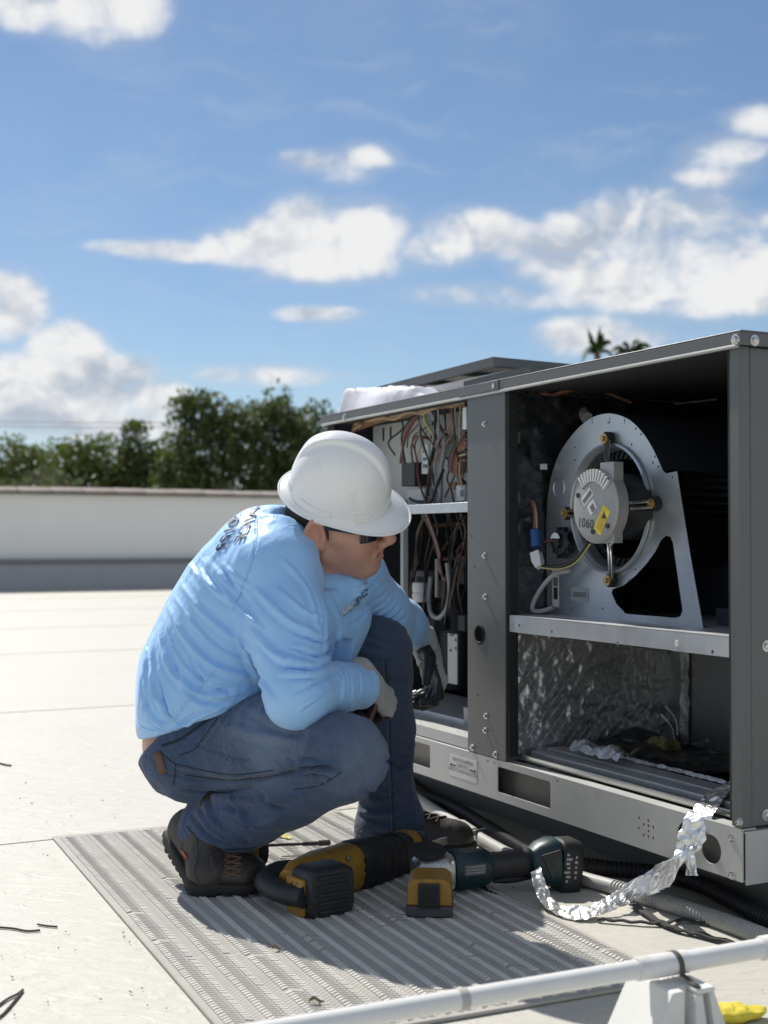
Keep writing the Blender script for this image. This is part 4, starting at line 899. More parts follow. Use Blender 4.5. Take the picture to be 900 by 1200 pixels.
mb = MB(); mb.box((-.060, .008, -.006), (.013, .06, .075), BM); mb.box((-.064, -.008, .0), (.008, .022, .05), BM); obj('latch_plate', mb, yel_t, saw, bev=.004)
mb = MB(); loft(mb, [(.0, 0, 0, .030, .030), (.03, 0, .003, .034, .034), (.09, 0, .0, .03, .034)], frame(G(356, 1046, .055), G(366, 1025, .06) - G(356, 1046, .055))); obj('battery_mount', mb, blk_t, saw)
mb = MB()
for k in range(3): mb.box((.192, -.0505, .022 - k * .02), (.006, .005, .010), FM)
for k in range(4): mb.box((.07 + k * .022, -.050, .004), (.010, .006, .030), FM)
obj('vent', mb, black, saw, bev=.001, kind='stuff')
for x, z_ in ((.03, .02), (.14, .036), (.14, -.034), (.05, -.03)):
    mb = MB(); mb.lathe([(.005, 0), (.0045, .004), (.002, .004), (.002, .001)], 10, FM @ Matrix.Translation((x, -.046, z_)) @ Matrix.Rotation(R(90), 4, 'X')); obj('screw', mb, steel, saw)
# --- impact driver behind the boot, long bit
I0, I1 = G(252, 1005, .052), G(309, 996, .050)
IM = frame(I0, I1 - I0)
imp = empty('impact_driver', Vector((I0.x, I0.y, .01)), 'black and yellow cordless driver behind the rear boot with a long bit', 'driver')
il = (I1 - I0).length
mb = MB(); loft(mb, [(-.03, 0, 0, .026, .028), (.0, 0, 0, .031, .033), (il * .5, 0, 0, .03, .032), (il * .62, 0, 0, .028, .03)], IM); obj('motor_housing', mb, blk_t, imp)
mb = MB(); loft(mb, [(il * .6, 0, 0, .028, .030), (il * .72, 0, 0, .029, .031), (il * .8, 0, 0, .026, .028)], IM); obj('yellow_band', mb, yel_t, imp)
mb = MB(); loft(mb, [(il * .79, 0, 0, .030, .032), (il * .95, 0, 0, .030, .032), (il, 0, 0, .022, .024), (il + .004, 0, 0, .012, .012)], IM); obj('nose', mb, blk_t, imp)
mb = MB(); mb.tube([G(310, 991, .05), G(340, 989.5, .046), G(372, 988.5, .042)], .0035, 8); mb.tube([G(355, 989, .044), G(372, 988.5, .042)], .0052, 8); mb.tube([G(374, 988.3, .042), G(386, 987.5, .04)], .0072, 6); obj('long_bit', mb, blk_t, imp)
mb = MB(); loft(mb, [(0, 0, 0, .02, .017), (.10, 0, 0, .018, .016)], frame(I0 + Vector((.02, .01, -.02)), Vector((-.3, .9, -.15)))); obj('handle', mb, blk_t, imp)
mb = MB(); mb.box((0, 0, 0), (.075, .11, .05), Matrix.Translation(I0 + Vector((-.02, .125, -.022)))); obj('battery', mb, blk_t, imp, bev=.006)
mb = MB(); mb.tube([G(330, 1004, .012), G(368, 1001, .012)], .0022, 6)
tag(obj('drill_bit', mb, blade_m), 'short thin drill bit lying on the mat between the boots', 'drill bit')
# --- angle grinder
C0, C1 = G(506, 1022, .055), G(640, 1008, .06)
CM = frame(C0, C1 - C0); cl = (C1 - C0).length
gri = empty('angle_grinder', Vector((C0.x, C0.y, .01)), 'teal and black cordless angle grinder with a bare metal head and a black battery', 'angle grinder')
mb = MB(); loft(mb, [(-.042, 0, -.004, .026, .030), (-.03, 0, 0, .036, .038), (.01, 0, 0, .038, .040), (.038, 0, 0, .036, .038), (.044, 0, 0, .034, .036)], CM, 22, 3.4); obj('gear_head', mb, alu, gri, bev=.003)
mb = MB(); mb.lathe([(.020, 0), (.022, .008), (.036, .010), (.040, .014), (.039, .020), (.026, .021), (1e-4, .024)], 30, CM @ Matrix.Translation((-.012, -.006, .034)) @ Matrix.Rotation(.18, 4, 'X')); obj('disc_guard', mb, rubber, gri)
mb = MB(); mb.lathe([(.008, -.0), (.008, .006), (.0035, .006), (.0035, .002)], 14, CM @ Matrix.Translation((.018, -.037, .006)) @ Matrix.Rotation(R(90), 4, 'X')); obj('side_socket', mb, steel, gri)
for dx, dz in ((.034, .026), (.034, -.026), (-.026, -.026)):
    mb = MB(); mb.lathe([(.0045, 0), (.004, .003), (1e-4, .003)], 10, CM @ Matrix.Translation((dx, -.0355, dz)) @ Matrix.Rotation(R(90), 4, 'X')); obj('screw', mb, steel, gri)
mb = MB(); loft(mb, [(.044, 0, 0, .037, .040), (.05, 0, 0, .040, .043), (.10, 0, 0, .038, .042), (.125, 0, .0, .033, .037), (.135, 0, 0, .027, .03)], CM, 22); obj('motor_housing', mb, teal_t, gri)
mb = MB(); mb.box((.085, -.0392, .006), (.048, .0016, .022), CM); pl_ = obj('name_plate', mb, mat('plate_teal_grey', (.12, .135, .135), .4, metal=.3), gri)
mb = MB()
for r_ in range(3):
    x = .066
    while x < .104:
        w = rnd.uniform(.002, .006); mb.box((x + w / 2, -.0402, .0125 - r_ * .0062), (w, .0006, .0026), CM); x += w + .0016
obj('print', mb, mat('print_grey', (.35, .36, .36), .5), gri)
mb = MB(); loft(mb, [(.13, 0, 0, .027, .030), (.16, 0, .0, .025, .028), (.21, 0, .002, .026, .029), (cl - .01, 0, .003, .028, .031), (cl + .01, 0, .003, .026, .029)], CM, 20); obj('grip', mb, blk_t, gri)
mb = MB(); mb.tube([CM @ Vector((x, -.004, -.033)) for x in (.14, .17, .20, .23)], [.004, .008, .008, .004], 8); obj('paddle_switch', mb, black, gri)
E0 = G(627, 1012, .06); EM = frame(E0, (C1 - C0))
mb = MB(); loft(mb, [(-.012, 0, .004, .028, .030), (.004, 0, .004, .034, .042), (.03, 0, .002, .040, .052), (.046, 0, .0, .041, .054), (.05, 0, 0, .036, .05)], EM, 22, 3.2); obj('battery_mount', mb, teal_t, gri)
mb = MB(); f_ = [(.0, -.035, .026), (.040, -.0415, .036), (.022, -.0425, -.028)]; mb.add(f_ + [(x, y - .003, z) for x, y, z in f_], [(3, 4, 5), (0, 1, 4, 3), (1, 2, 5, 4), (2, 0, 3, 5)], EM); obj('rubber_inset', mb, blk_t, gri)
mb = MB(); loft(mb, [(.05, 0, -.004, .038, .056), (.054, 0, -.004, .042, .060), (.085, 0, -.004, .043, .062), (.096, 0, -.004, .040, .058), (.10, 0, -.004, .034, .05)], EM @ Matrix.Rotation(R(6), 4, 'Y'), 26, 4); obj('battery', mb, blk_t, gri)
mb = MB()
for k in range(7): mb.box((.058 + .003 * (k % 2), -.0428, -.028 + k * .0095), (.006 + .004 * (k % 3), .0008, .005), EM @ Matrix.Rotation(R(6), 4, 'Y'))
for k in range(5): mb.box((.078, -.0432, -.02 + k * .011), (.004 + .003 * (k % 2), .0008, .006), EM @ Matrix.Rotation(R(6), 4, 'Y'))
obj('print', mb, mat('print_grey', (.35, .36, .36), .5), gri)
# --- spare yellow battery pack standing on end
b0 = G(505, 1078, .0075); KM = Matrix.Translation(b0 + Vector((.0, .055, 0))) @ Matrix.Rotation(R(-4), 4, 'Z')
bp = empty('battery_pack', b0, 'yellow tool battery with a black ribbed centre standing in front of the grinder head', 'battery')
mb = MB(); mb.prism([(-.046, .026), (.046, .026), (.043, .070), (.030, .079), (-.030, .079), (-.043, .070)], -.05, .05, KM @ Matrix(((1, 0, 0, 0), (0, 0, -1, 0), (0, 1, 0, 0), (0, 0, 0, 1)))); obj('shell', mb, yel_t, bp, bev=.004)
mb = MB(); mb.bx((-.047, -.048, .0005), (.047, .048, .0255), KM); obj('foot', mb, gry_t, bp, bev=.005)
mb = MB(); mb.bx((-.022, -.056, .022), (.022, -.0505, .072), KM); obj('centre_panel', mb, blk_t, bp, bev=.003)
mb = MB()
for k in range(4): mb.bx((-.018, -.060, .028 + k * .011), (.018, -.0562, .034 + k * .011), KM)
obj('centre_rib', mb, black, bp, bev=.0015)

# ---------------------------------------------------------------- foil strip, conduits, strap, solid shadow line
def ribbon(name, pts, w, m, thick=.0004, seed=1, amp=.006, nn=10, sub=16):
    """pts: (world point, half-width vector)"""
    cs = spline([p for p, _ in pts], sub); ws = spline([q for _, q in pts], sub); mb = MB(); nv = len(cs) - 1; off = Vector((seed * 5.1, 2.2, seed))
    def f(a, b):
        i = min(nv, int(round(b * nv))); s = (a - .5) * 2; p = cs[i] + ws[i] * s
        t = (cs[min(nv, i + 1)] - cs[max(0, i - 1)]).normalized(); nr = t.cross(ws[i]).normalized()
        k = abs(noise.noise(p * 38 + off)) * 1.4 - .4 + noise.noise(p * 90 + off) * .5
        return p + nr * amp * k + ws[i] * .18 * noise.noise(Vector((b * 30, s * 1.2, seed)))
    mb.grid(f, nn, nv); mb.v = [(x, y, max(z, .003)) for x, y, z in mb.v]
    return obj(name, mb, m, smooth=False)
def wv(x, y, z): return Vector((x, y, z))
def uw(px, py, d): return LM @ UF(px, py, d)
foil_tape_m = mat('foil_tape', (.86, .86, .85), .30, metal=.85, var=.04, bump=.25, bscale=130)
tp_ = [(G(627, 1019, .062), wv(0.0119, 0.0048, 0.0048)), (G(634, 1040, .035), wv(0.0143, 0.0048, 0.0000)), (G(645, 1060, .012), wv(0.0143, 0.0119, 0.0000)), (G(668, 1070, .008), wv(0.0048, 0.0285, 0.0048)), (G(695, 1066, .018), wv(0.0071, 0.0262, 0.0071)),
       (G(725, 1053, .030), wv(0.0095, 0.0143, 0.0190)), (G(760, 1034, .050), wv(0.0095, 0.0071, 0.0285)), (uw(790, 1019, -.05), wv(0.0071, 0.0000, 0.0309)), (uw(803, 1009, -.030), wv(0.0214, -0.0024, 0.0190)), (uw(808, 992, -.02), wv(0.0250, -0.0143, 0.0071)),
       (uw(812, 975, -.014), wv(0.0238, -0.0166, 0.0048)), (uw(819, 957, .0), wv(0.0214, -0.0190, 0.0048)), (uw(832, 940, .045), wv(0.0214, -0.0190, 0.0048)), (uw(845, 925, .10), wv(0.0190, -0.0166, 0.0071)), (uw(851, 918, .14), wv(0.0214, -0.0095, 0.0119))]
tag(ribbon('foil_tape', tp_, 0, foil_tape_m, seed=3), 'long crumpled silver foil tape trailing from the unit corner down to the grinder', 'foil tape')
mb = MB(); crumple(mb, lambda a, b: tuple(uw(808 + 12 * (a - .3) * (.35 + b), 992 + 34 * b, -.024 - .01 * b)), 12, 16, .012, 40, 21, (-.9, -.4, 0))
tag(obj('foil_scrap', mb, foil_tape_m, smooth=False), 'short flared foil scrap hanging from the tape in front of the base rail', 'foil scrap')
def corr(mb, pts, r, pitch=.009, n=12):
    pts = spline(pts, 10); acc = [0]
    for i in range(1, len(pts)): acc.append(acc[-1] + (pts[i] - pts[i - 1]).length)
    P_ = []; Rr = []; L = acc[-1]; N = int(L / pitch) * 4; j = 0
    for k in range(N + 1):
        s = L * k / N
        while j < len(acc) - 2 and acc[j + 1] < s: j += 1
        t = (s - acc[j]) / max(1e-9, acc[j + 1] - acc[j]); P_.append(pts[j].lerp(pts[j + 1], t)); Rr.append(r * (1.0 if k % 4 < 2 else .86))
    mb.tube(P_, Rr, n)
cond_m = mat('conduit_grey', (.36, .355, .335), .55, var=.1, vscale=20, stain=((.18, .16, .13), 14, .55, .6, .2)); cond_k = mat('conduit_black', (.020, .020, .022), .5, var=.3)
ct = empty('conduit', G(560, 985, 0), 'grey conduit with a corrugated end lying along the foot of the unit', 'conduit')
RC = .0165
mb = MB(); mb.tube(spline([G(440, 905, RC), G(470, 922, RC), G(500, 944, RC), G(528, 962, RC), G(548, 974, RC)], 8), RC, 14); obj('conduit_run', mb, cond_m, ct)
mb = MB(); mb.tube(spline([G(551, 976, RC), G(600, 1003, RC), G(660, 1023, RC), G(725, 1041, RC)], 8), RC * .95, 14); obj('conduit_run', mb, cond_m, ct)
mb = MB(); mb.tube([G(541, 969, RC), G(556, 979, RC)], RC * 1.18, 16); obj('coupling', mb, cond_m, ct)
mb = MB(); corr(mb, [G(720, 1040, RC), G(770, 1055, RC), G(830, 1074, RC), G(885, 1094, RC), G(930, 1112, RC), G(990, 1140, RC)], RC * 1.08); obj('corrugated_run', mb, cond_m, ct)
mb = MB(); corr(mb, [G(452, 900, .02), G(490, 928, .02), G(530, 945, .02), G(575, 972, .02), G(630, 1004, .02), G(700, 1016, .02), G(760, 1022, .02), G(815, 1034, .02), G(860, 1056, .02), G(910, 1082, .02), G(1000, 1120, .02)], .019, .011)
tag(obj('corrugated_hose', mb, cond_k), 'black corrugated hose lying against the curb behind the grey conduit', 'hose')
strip_m = mat('strip_black', (.030, .029, .028), .8, var=.3)
def flat(name, pts, w, label, cat, m=strip_m, h=.004):
    pts = [G(x, y, 0) for x, y in pts]; cs = spline(pts, 8); mb = MB(); vs = []; fs = []
    for i, p in enumerate(cs):
        t = (cs[min(len(cs) - 1, i + 1)] - cs[max(0, i - 1)]).normalized(); s = Vector((-t.y, t.x, 0)) * w / 2
        b = .004 + .003 * math.sin(i * .7) ** 2
        vs += [p - s + Vector((0, 0, b)), p + s + Vector((0, 0, b)), p + s + Vector((0, 0, b + h)), p - s + Vector((0, 0, b + h))]
    n = len(cs)
    for i in range(n - 1):
        for k in range(4): fs.append((i * 4 + k, i * 4 + (k + 1) % 4, (i + 1) * 4 + (k + 1) % 4, (i + 1) * 4 + k))
    fs += [(0, 1, 2, 3), tuple((n - 1) * 4 + k for k in (3, 2, 1, 0))]; mb.add(vs, fs); return tag(obj(name, mb, m, ang=60), label, cat)
flat('dark_strip', [(741, 1063), (765, 1080), (790, 1092), (818, 1099), (865, 1111), (900, 1116)], .016, 'wider black rubber strap on the roof right of the foil tape', 'strap')
flat('dark_strip', [(700, 1081), (735, 1084), (775, 1086), (800, 1082), (835, 1087), (860, 1092)], .009, 'thin shadow line on the roof, made as a black strip crossing the wider strap', 'strap')  # cast shadow line built as a solid black strip
mb = MB(); mb.tube(spline([G(566, 1042, .006), G(572, 1044, .012), G(590, 1052, .005), (G(625, 1070, .005)), G(660, 1087, .005), G(700, 1107, .005), G(735, 1122, .005)], 8), .003, 6); mb.sphere(G(567, 1042, .008), .008)
tag(obj('cable', mb, wk), 'thin black cable lying along the right edge of the walkway mat', 'cable')

# ---------------------------------------------------------------- white pipe on its support
pvc = mat('pvc_white', (.72, .72, .70), .30, var=.05, vscale=10, stain=((.42, .38, .32), 13, .57, .6, .15))
ZP, RP = .125, .0145
q0, q1 = G(345, 1204, ZP), G(900, 1110, ZP); dv = (q1 - q0).normalized(); pa, pb = q0 - dv * .5, q1 + dv * .9
on_axis = lambda p: q0 + dv * (p - q0).dot(dv)
pc1, pc2 = on_axis(G(741, 1134, ZP)), on_axis(G(890, 1111, ZP))
pipe = empty('pvc_pipe', Vector((pc1.x, pc1.y, ZP - RP)), 'long white plastic pipe crossing the bottom of the picture above the roof', 'pipe')
mb = MB(); mb.tube([pa, pc1 + dv * .03], RP, 26); obj('pipe_run', mb, pvc, pipe)
mb = MB(); mb.tube([pc1 + dv * .02, pb], RP * 1.07, 26); obj('pipe_run', mb, pvc, pipe)
mb = MB(); mb.tube([pc1, pc1 + dv * .004, pc1 + dv * .09, pc1 + dv * .092], [RP * 1.16, RP * 1.22, RP * 1.22, RP * 1.1], 26); obj('coupling', mb, pvc, pipe)
mb = MB(); mb.tube([pc2, pc2 + dv * .003, pc2 + dv * .09, pc2 + dv * .093], [RP * 1.22, RP * 1.30, RP * 1.30, RP * 1.1], 26); obj('coupling', mb, pvc, pipe)
c = on_axis(G(537, 1172, ZP)); mb = MB(); mb.tube([c, c + dv * .014], RP * 1.03, 26); obj('tape_mark', mb, mat('tape_grey', (.42, .41, .38), .5), pipe)
stand_m = mat('stand_white', (.70, .70, .66), .6, var=.06, vscale=15, stain=((.45, .42, .36), 9, .58, .5, .2))
sc0 = on_axis(G(782, 1130, ZP)); sc0.z = 0; SM = frame(sc0, dv) @ Matrix.Diagonal((.76, 1, 1, 1))
st = empty('pipe_stand', sc0, 'white moulded pipe support block with wedge ribs under the pipe', 'pipe support')
XZ = Matrix(((1, 0, 0, 0), (0, 0, -1, 0), (0, 1, 0, 0), (0, 0, 0, 1)))
top_ = ZP - RP * 1.25
mb = MB(); mb.prism([(-.115, .001), (-.012, .001), (-.012, top_ - .004), (-.040, top_ - .004)], -.055, .055, SM @ XZ); obj('left_block', mb, stand_m, st, bev=.003)
mb = MB(); mb.bx((-.0115, -.035, .001), (.0125, .05, top_ - .0045), SM); obj('web', mb, stand_m, st, bev=.002)
mb = MB(); mb.bx((.013, -.058, top_ - .012), (.058, .05, top_ - .004), SM); obj('saddle', mb, stand_m, st, bev=.0025)
mb = MB(); mb.add([(.013, -.056, top_ - .0125), (.030, -.056, top_ - .0125), (.042, -.064, .001), (-.004, -.075, .001), (.013, .05, top_ - .0125), (.030, .05, top_ - .0125), (.042, .05, .001), (-.004, .05, .001)], [(0, 3, 2, 1), (4, 5, 6, 7), (0, 1, 5, 4), (1, 2, 6, 5), (2, 3, 7, 6), (3, 0, 4, 7)], SM); obj('wedge', mb, stand_m, st, bev=.002)
mb = MB(); mb.add([(.046, -.056, top_ - .0125), (.058, -.056, top_ - .0125), (.108, -.056, .001), (.050, -.075, .001), (.046, .05, top_ - .0125), (.058, .05, top_ - .0125), (.108, .05, .001), (.050, .05, .001)], [(0, 3, 2, 1), (4, 5, 6, 7), (0, 1, 5, 4), (1, 2, 6, 5), (2, 3, 7, 6), (3, 0, 4, 7)], SM); obj('wedge', mb, stand_m, st, bev=.002)
mb = MB(); mb.bx((.030, -.04, .001), (.047, .045, top_ - .013), SM); obj('web', mb, stand_m, st, bev=.001)
# strap round the pipe
mb = MB(); N = 22; vs = []; fs = []; sx = SM.inverted() @ (sc0 + Vector((0, 0, ZP)))
for i in range(N + 1):
    a = R(-60 + 285 * i / N); rr = RP * 1.30 if i < N - 2 else RP * 1.5
    for w in (-.006, .006): vs.append(SM @ Vector((.010 + w + .010 * i / N, rr * math.cos(a), ZP + rr * math.sin(a))))
for i in range(N): fs.append((2 * i, 2 * i + 1, 2 * i + 3, 2 * i + 2))
e_ = [SM @ Vector((.020 + w, y, z)) for y, z in ((-RP * 1.35, ZP - .012), (-.040, top_ + .001), (-.056, top_ - .001)) for w in (-.006, .006)]
o_ = len(vs); vs += e_; fs += [(o_, o_ + 1, o_ + 3, o_ + 2), (o_ + 2, o_ + 3, o_ + 5, o_ + 4)]
mb.add(vs, fs); o = obj('pipe_strap', mb, mat('strap_brown', (.10, .085, .07), .8, var=.3)); md = o.modifiers.new('solid', 'SOLIDIFY'); md.thickness = .0016
tag(o, 'dirty dark strap tied round the white pipe at its support', 'strap')
# yellow scrap of foam
mb = MB(); yc = G(853, 1188, .010); mb.sphere((0, 0, 0), (.062, .026, .014), Matrix.Translation(yc) @ Matrix.Rotation(.15, 4, 'Z'), 30, 16)
mb.v = [tuple(Vector(v) + Vector((1, .6, .8)) * (noise.noise(Vector(v) * 60) * .006 + noise.noise(Vector(v) * 140) * .004)) for v in mb.v]; mb.v = [(x, y, max(.002, z)) for x, y, z in mb.v]
tag(obj('foam_scrap', mb, mat('foam_yellow', (.62, .52, .05), .8, var=.2, vscale=40, bump=.4)), 'bright yellow foam scrap on the roof beside the pipe support', 'foam scrap')

# ---------------------------------------------------------------- litter on the roof
twm = mat('twig', (.055, .045, .038), .9, var=.3)
for pts, r, lb in (([(-12, 1086), (15, 1088), (32, 1091), (47, 1090)], .0022, 'long dark twig on the roof at the left edge of the picture'), ([(44, 1083), (55, 1085), (67, 1086)], .002, 'short dark twig beside the long twig'),
                   ([(-8, 1183), (8, 1171), (20, 1165), (27, 1160), (18, 1172), (4, 1188), (-8, 1196)], .0022, 'bent dark twig in the lower left corner'), ([(-5, 893), (6, 896), (13, 897)], .003, 'small twig on the roof at the far left edge below the wall')):
    mb = MB(); mb.tube(spline([G(x, y, r + .001) for x, y in pts], 5), r, 6); tag(obj('twig', mb, twm), lb, 'twig', 'twigs on the roof')
def leaf(px, py, L, w, m, lb, rot):
    c = G(px, py, .011); mb = MB()
    def f(a, b):
        x = (a - .5) * L; y = (b - .5) * w * math.sin(math.pi * (a * .96 + .02)) ; return c + Matrix.Rotation(rot, 3, 'Z') @ Vector((x, y, .004 * math.sin(a * 5) + abs(b - .5) * .008))
    mb.grid(f, 10, 4); return tag(obj('leaf', mb, m), lb, 'leaf')
leaf(332, 981, .050, .028, mat('leaf_yellow', (.68, .60, .16), .6, var=.1), 'pale yellow leaf on the mat under the raised thigh', -.5)
leaf(371, 1174, .026, .012, mat('leaf_green', (.13, .13, .05), .8), 'small dull green leaf on the near part of the mat', .2)
leaf(324, 1112, .018, .010, mat('leaf_brown', (.20, .14, .08), .8), 'tiny brown leaf on the mat below the rear boot', .5)
mb = MB(); 
rg = random.Random(9)
for _ in range(110):
    px, py = rg.uniform(0, 900), rg.uniform(870, 1200); 
    if rg.random() < .5: px = rg.uniform(0, 300)
    c = G(px, py, .0); loc = LMI @ c
    if loc.x > .02 or (D0 < loc.x < D1 and loc.y < U1_): continue
    s = rg.uniform(.0008, .0024); mb.tube([c + Vector((0, 0, .0045)), c + Vector((rg.uniform(-3, 3) * s, rg.uniform(-3, 3) * s, .0045))], s * .5, 4)
tag(obj('grit', mb, twm), None, None, kind='stuff')
mb = MB(); c = G(181, 904, .012); mb.sphere((0, 0, 0), (.026, .016, .012), Matrix.Translation(c)); mb.tube([c + Vector((.01, .005, 0)), c + Vector((-.035, .01, -.004))], .006, 8)
tag(obj('plastic_clip', mb, mat('plastic_navy', (.02, .03, .11), .5)), 'small dark blue plastic piece on the roof behind the man', 'plastic piece')
# ---------------------------------------------------------------- implicit surfaces for the man
class SDF:
    def __init__(s, lo, hi, h):
        s.lo = np.array(lo, float); s.h = h; s.n = np.ceil((np.array(hi, float) - s.lo) / h).astype(int) + 1
        s.F = np.full(tuple(s.n), .15, np.float32)
    def sub(s, lo, hi):
        a = np.clip(np.floor((np.array(lo) - s.lo) / s.h).astype(int), 0, s.n); b = np.clip(np.ceil((np.array(hi) - s.lo) / s.h).astype(int) + 1, 0, s.n)
        sl_ = tuple(slice(i, j) for i, j in zip(a, b))
        ax = [(s.lo[i] + s.h * np.arange(a[i], b[i])).astype(np.float32) for i in range(3)]
        return sl_, ax[0][:, None, None], ax[1][None, :, None], ax[2][None, None, :]
    def merge(s, sl_, d, k, op):
        f = s.F[sl_]
        if op == 'u':
            if k > 0: h = np.maximum(k - np.abs(f - d), 0) / k; s.F[sl_] = np.minimum(f, d) - h * h * k * .25
            else: s.F[sl_] = np.minimum(f, d)
        else:
            d = -d
            if k > 0: h = np.maximum(k - np.abs(f - d), 0) / k; s.F[sl_] = np.maximum(f, d) + h * h * k * .25
            else: s.F[sl_] = np.maximum(f, d)
    def cone(s, a, b, ra, rb, k=.02, op='u'):
        a = np.array(a, float); b = np.array(b, float); m = max(ra, rb) + max(2 * k, .02)
        sl_, X, Y, Z = s.sub(np.minimum(a, b) - m, np.maximum(a, b) + m)
        if s.F[sl_].size == 0: return s
        ab = b - a; L = max(1e-9, float(ab @ ab))
        t = np.clip(((X - a[0]) * ab[0] + (Y - a[1]) * ab[1] + (Z - a[2]) * ab[2]) / L, 0, 1)
        d = np.sqrt((X - a[0] - t * ab[0]) ** 2 + (Y - a[1] - t * ab[1]) ** 2 + (Z - a[2] - t * ab[2]) ** 2) - (ra + (rb - ra) * t)
        s.merge(sl_, d.astype(np.float32), k, op); return s
    def chain(s, pts, k=.02):
        """pts: (point, radius)"""
        for (a, ra), (b, rb) in zip(pts, pts[1:]): s.cone(a, b, ra, rb, k)
        return s
    def ell(s, c, r, M=None, k=.02, op='u'):
        c = np.array(c, float); r = np.array(r, float); m = r.max() + max(2 * k, .02)
        sl_, X, Y, Z = s.sub(c - m, c + m)
        if s.F[sl_].size == 0: return s
        x, y, z = X - c[0], Y - c[1], Z - c[2]
        if M is not None:
            R_ = np.array(M.to_3x3().transposed()); x, y, z = (R_[0, 0] * x + R_[0, 1] * y + R_[0, 2] * z), (R_[1, 0] * x + R_[1, 1] * y + R_[1, 2] * z), (R_[2, 0] * x + R_[2, 1] * y + R_[2, 2] * z)
        k0 = np.sqrt((x / r[0]) ** 2 + (y / r[1]) ** 2 + (z / r[2]) ** 2); k1 = np.sqrt((x / r[0] ** 2) ** 2 + (y / r[1] ** 2) ** 2 + (z / r[2] ** 2) ** 2) + 1e-6
        s.merge(sl_, (k0 * (k0 - 1) / k1).astype(np.float32), k, op); return s
    def plane(s, o, n, k=.004, box=None):
        """cut away everything on the +n side of o"""
        n = np.array(n, float); n /= np.linalg.norm(n); lo, hi = (s.lo, s.lo + s.h * s.n) if box is None else box
        sl_, X, Y, Z = s.sub(lo, hi); d = (X - o[0]) * n[0] + (Y - o[1]) * n[1] + (Z - o[2]) * n[2]
        s.merge(sl_, (-d).astype(np.float32), k, 's'); return s
    def mesh(s, smooth=2):
        F = s.F; F = np.pad(F, 1, constant_values=.15); ins = F < 0
        c = [ins[i:F.shape[0] - 1 + i, j:F.shape[1] - 1 + j, k:F.shape[2] - 1 + k] for i in (0, 1) for j in (0, 1) for k in (0, 1)]
        cnt = sum(x.astype(np.int8) for x in c); act = (cnt > 0) & (cnt < 8); idx = np.full(act.shape, -1, np.int64); I = np.argwhere(act); idx[act] = np.arange(len(I))
        acc = np.zeros((len(I), 3)); w = np.zeros(len(I))
        for ax in range(3):
            o1, o2 = [a for a in range(3) if a != ax]
            for p in (0, 1):
                for q in (0, 1):
                    b = I.copy(); b[:, o1] += p; b[:, o2] += q; e = b.copy(); e[:, ax] += 1
                    f0 = F[tuple(b.T)]; f1 = F[tuple(e.T)]; m = (f0 < 0) != (f1 < 0); t = np.where(m, f0 / np.where(m, f0 - f1, 1), 0)
                    pos = b.astype(float); pos[:, ax] += t; acc[m] += pos[m]; w[m] += 1
        V = acc / w[:, None]; V = s.lo + (V - 1) * s.h
        Q = []
        for ax in range(3):
            o1, o2 = [(1, 2), (2, 0), (0, 1)][ax]
            a = [slice(None)] * 3; b = [slice(None)] * 3; a[ax] = slice(0, -1); b[ax] = slice(1, None)
            s0, s1 = ins[tuple(a)], ins[tuple(b)]; ch = np.argwhere(s0 != s1); ch = ch[(ch[:, o1] > 0) & (ch[:, o2] > 0)]
            fl = s0[tuple(ch.T)]
            def cell(d1, d2): e = ch.copy(); e[:, o1] -= d1; e[:, o2] -= d2; return idx[tuple(e.T)]
            q = np.stack([cell(1, 1), cell(0, 1), cell(0, 0), cell(1, 0)], 1); q[~fl] = q[~fl][:, ::-1]; Q.append(q)
        Q = np.concatenate(Q); V = lap(V, Q, smooth); return V, Q
def lap(V, Q, n, lam=.5):
    E_ = np.concatenate([Q[:, [i, (i + 1) % 4]] for i in range(4)])
    for _ in range(n):
        A = np.zeros_like(V); c = np.zeros(len(V))
        for a, b in ((0, 1), (1, 0)):
            for k in range(3): A[:, k] += np.bincount(E_[:, a], V[E_[:, b], k], len(V))
            c += np.bincount(E_[:, a], minlength=len(V))
        V = V + lam * (A / c[:, None] - V)
    return V
def vnorm(V, Q):
    n = np.cross(V[Q[:, 2]] - V[Q[:, 0]], V[Q[:, 3]] - V[Q[:, 1]]); N = np.zeros_like(V)
    for i in range(4):
        for k in range(3): N[:, k] += np.bincount(Q[:, i], n[:, k], len(V))
    return N / (np.linalg.norm(N, axis=1)[:, None] + 1e-12)
def bvh_of(V, Q): return BVHTree.FromPolygons([Vector(v) for v in V], [tuple(int(i) for i in q) for q in Q])
EYE = Vector((0, 0, CAMH))
def drape(bv, px, py, off=.0):
    h = bv.ray_cast(EYE, ray(px, py).normalized()); return None if h[0] is None else h[0] + h[1] * off
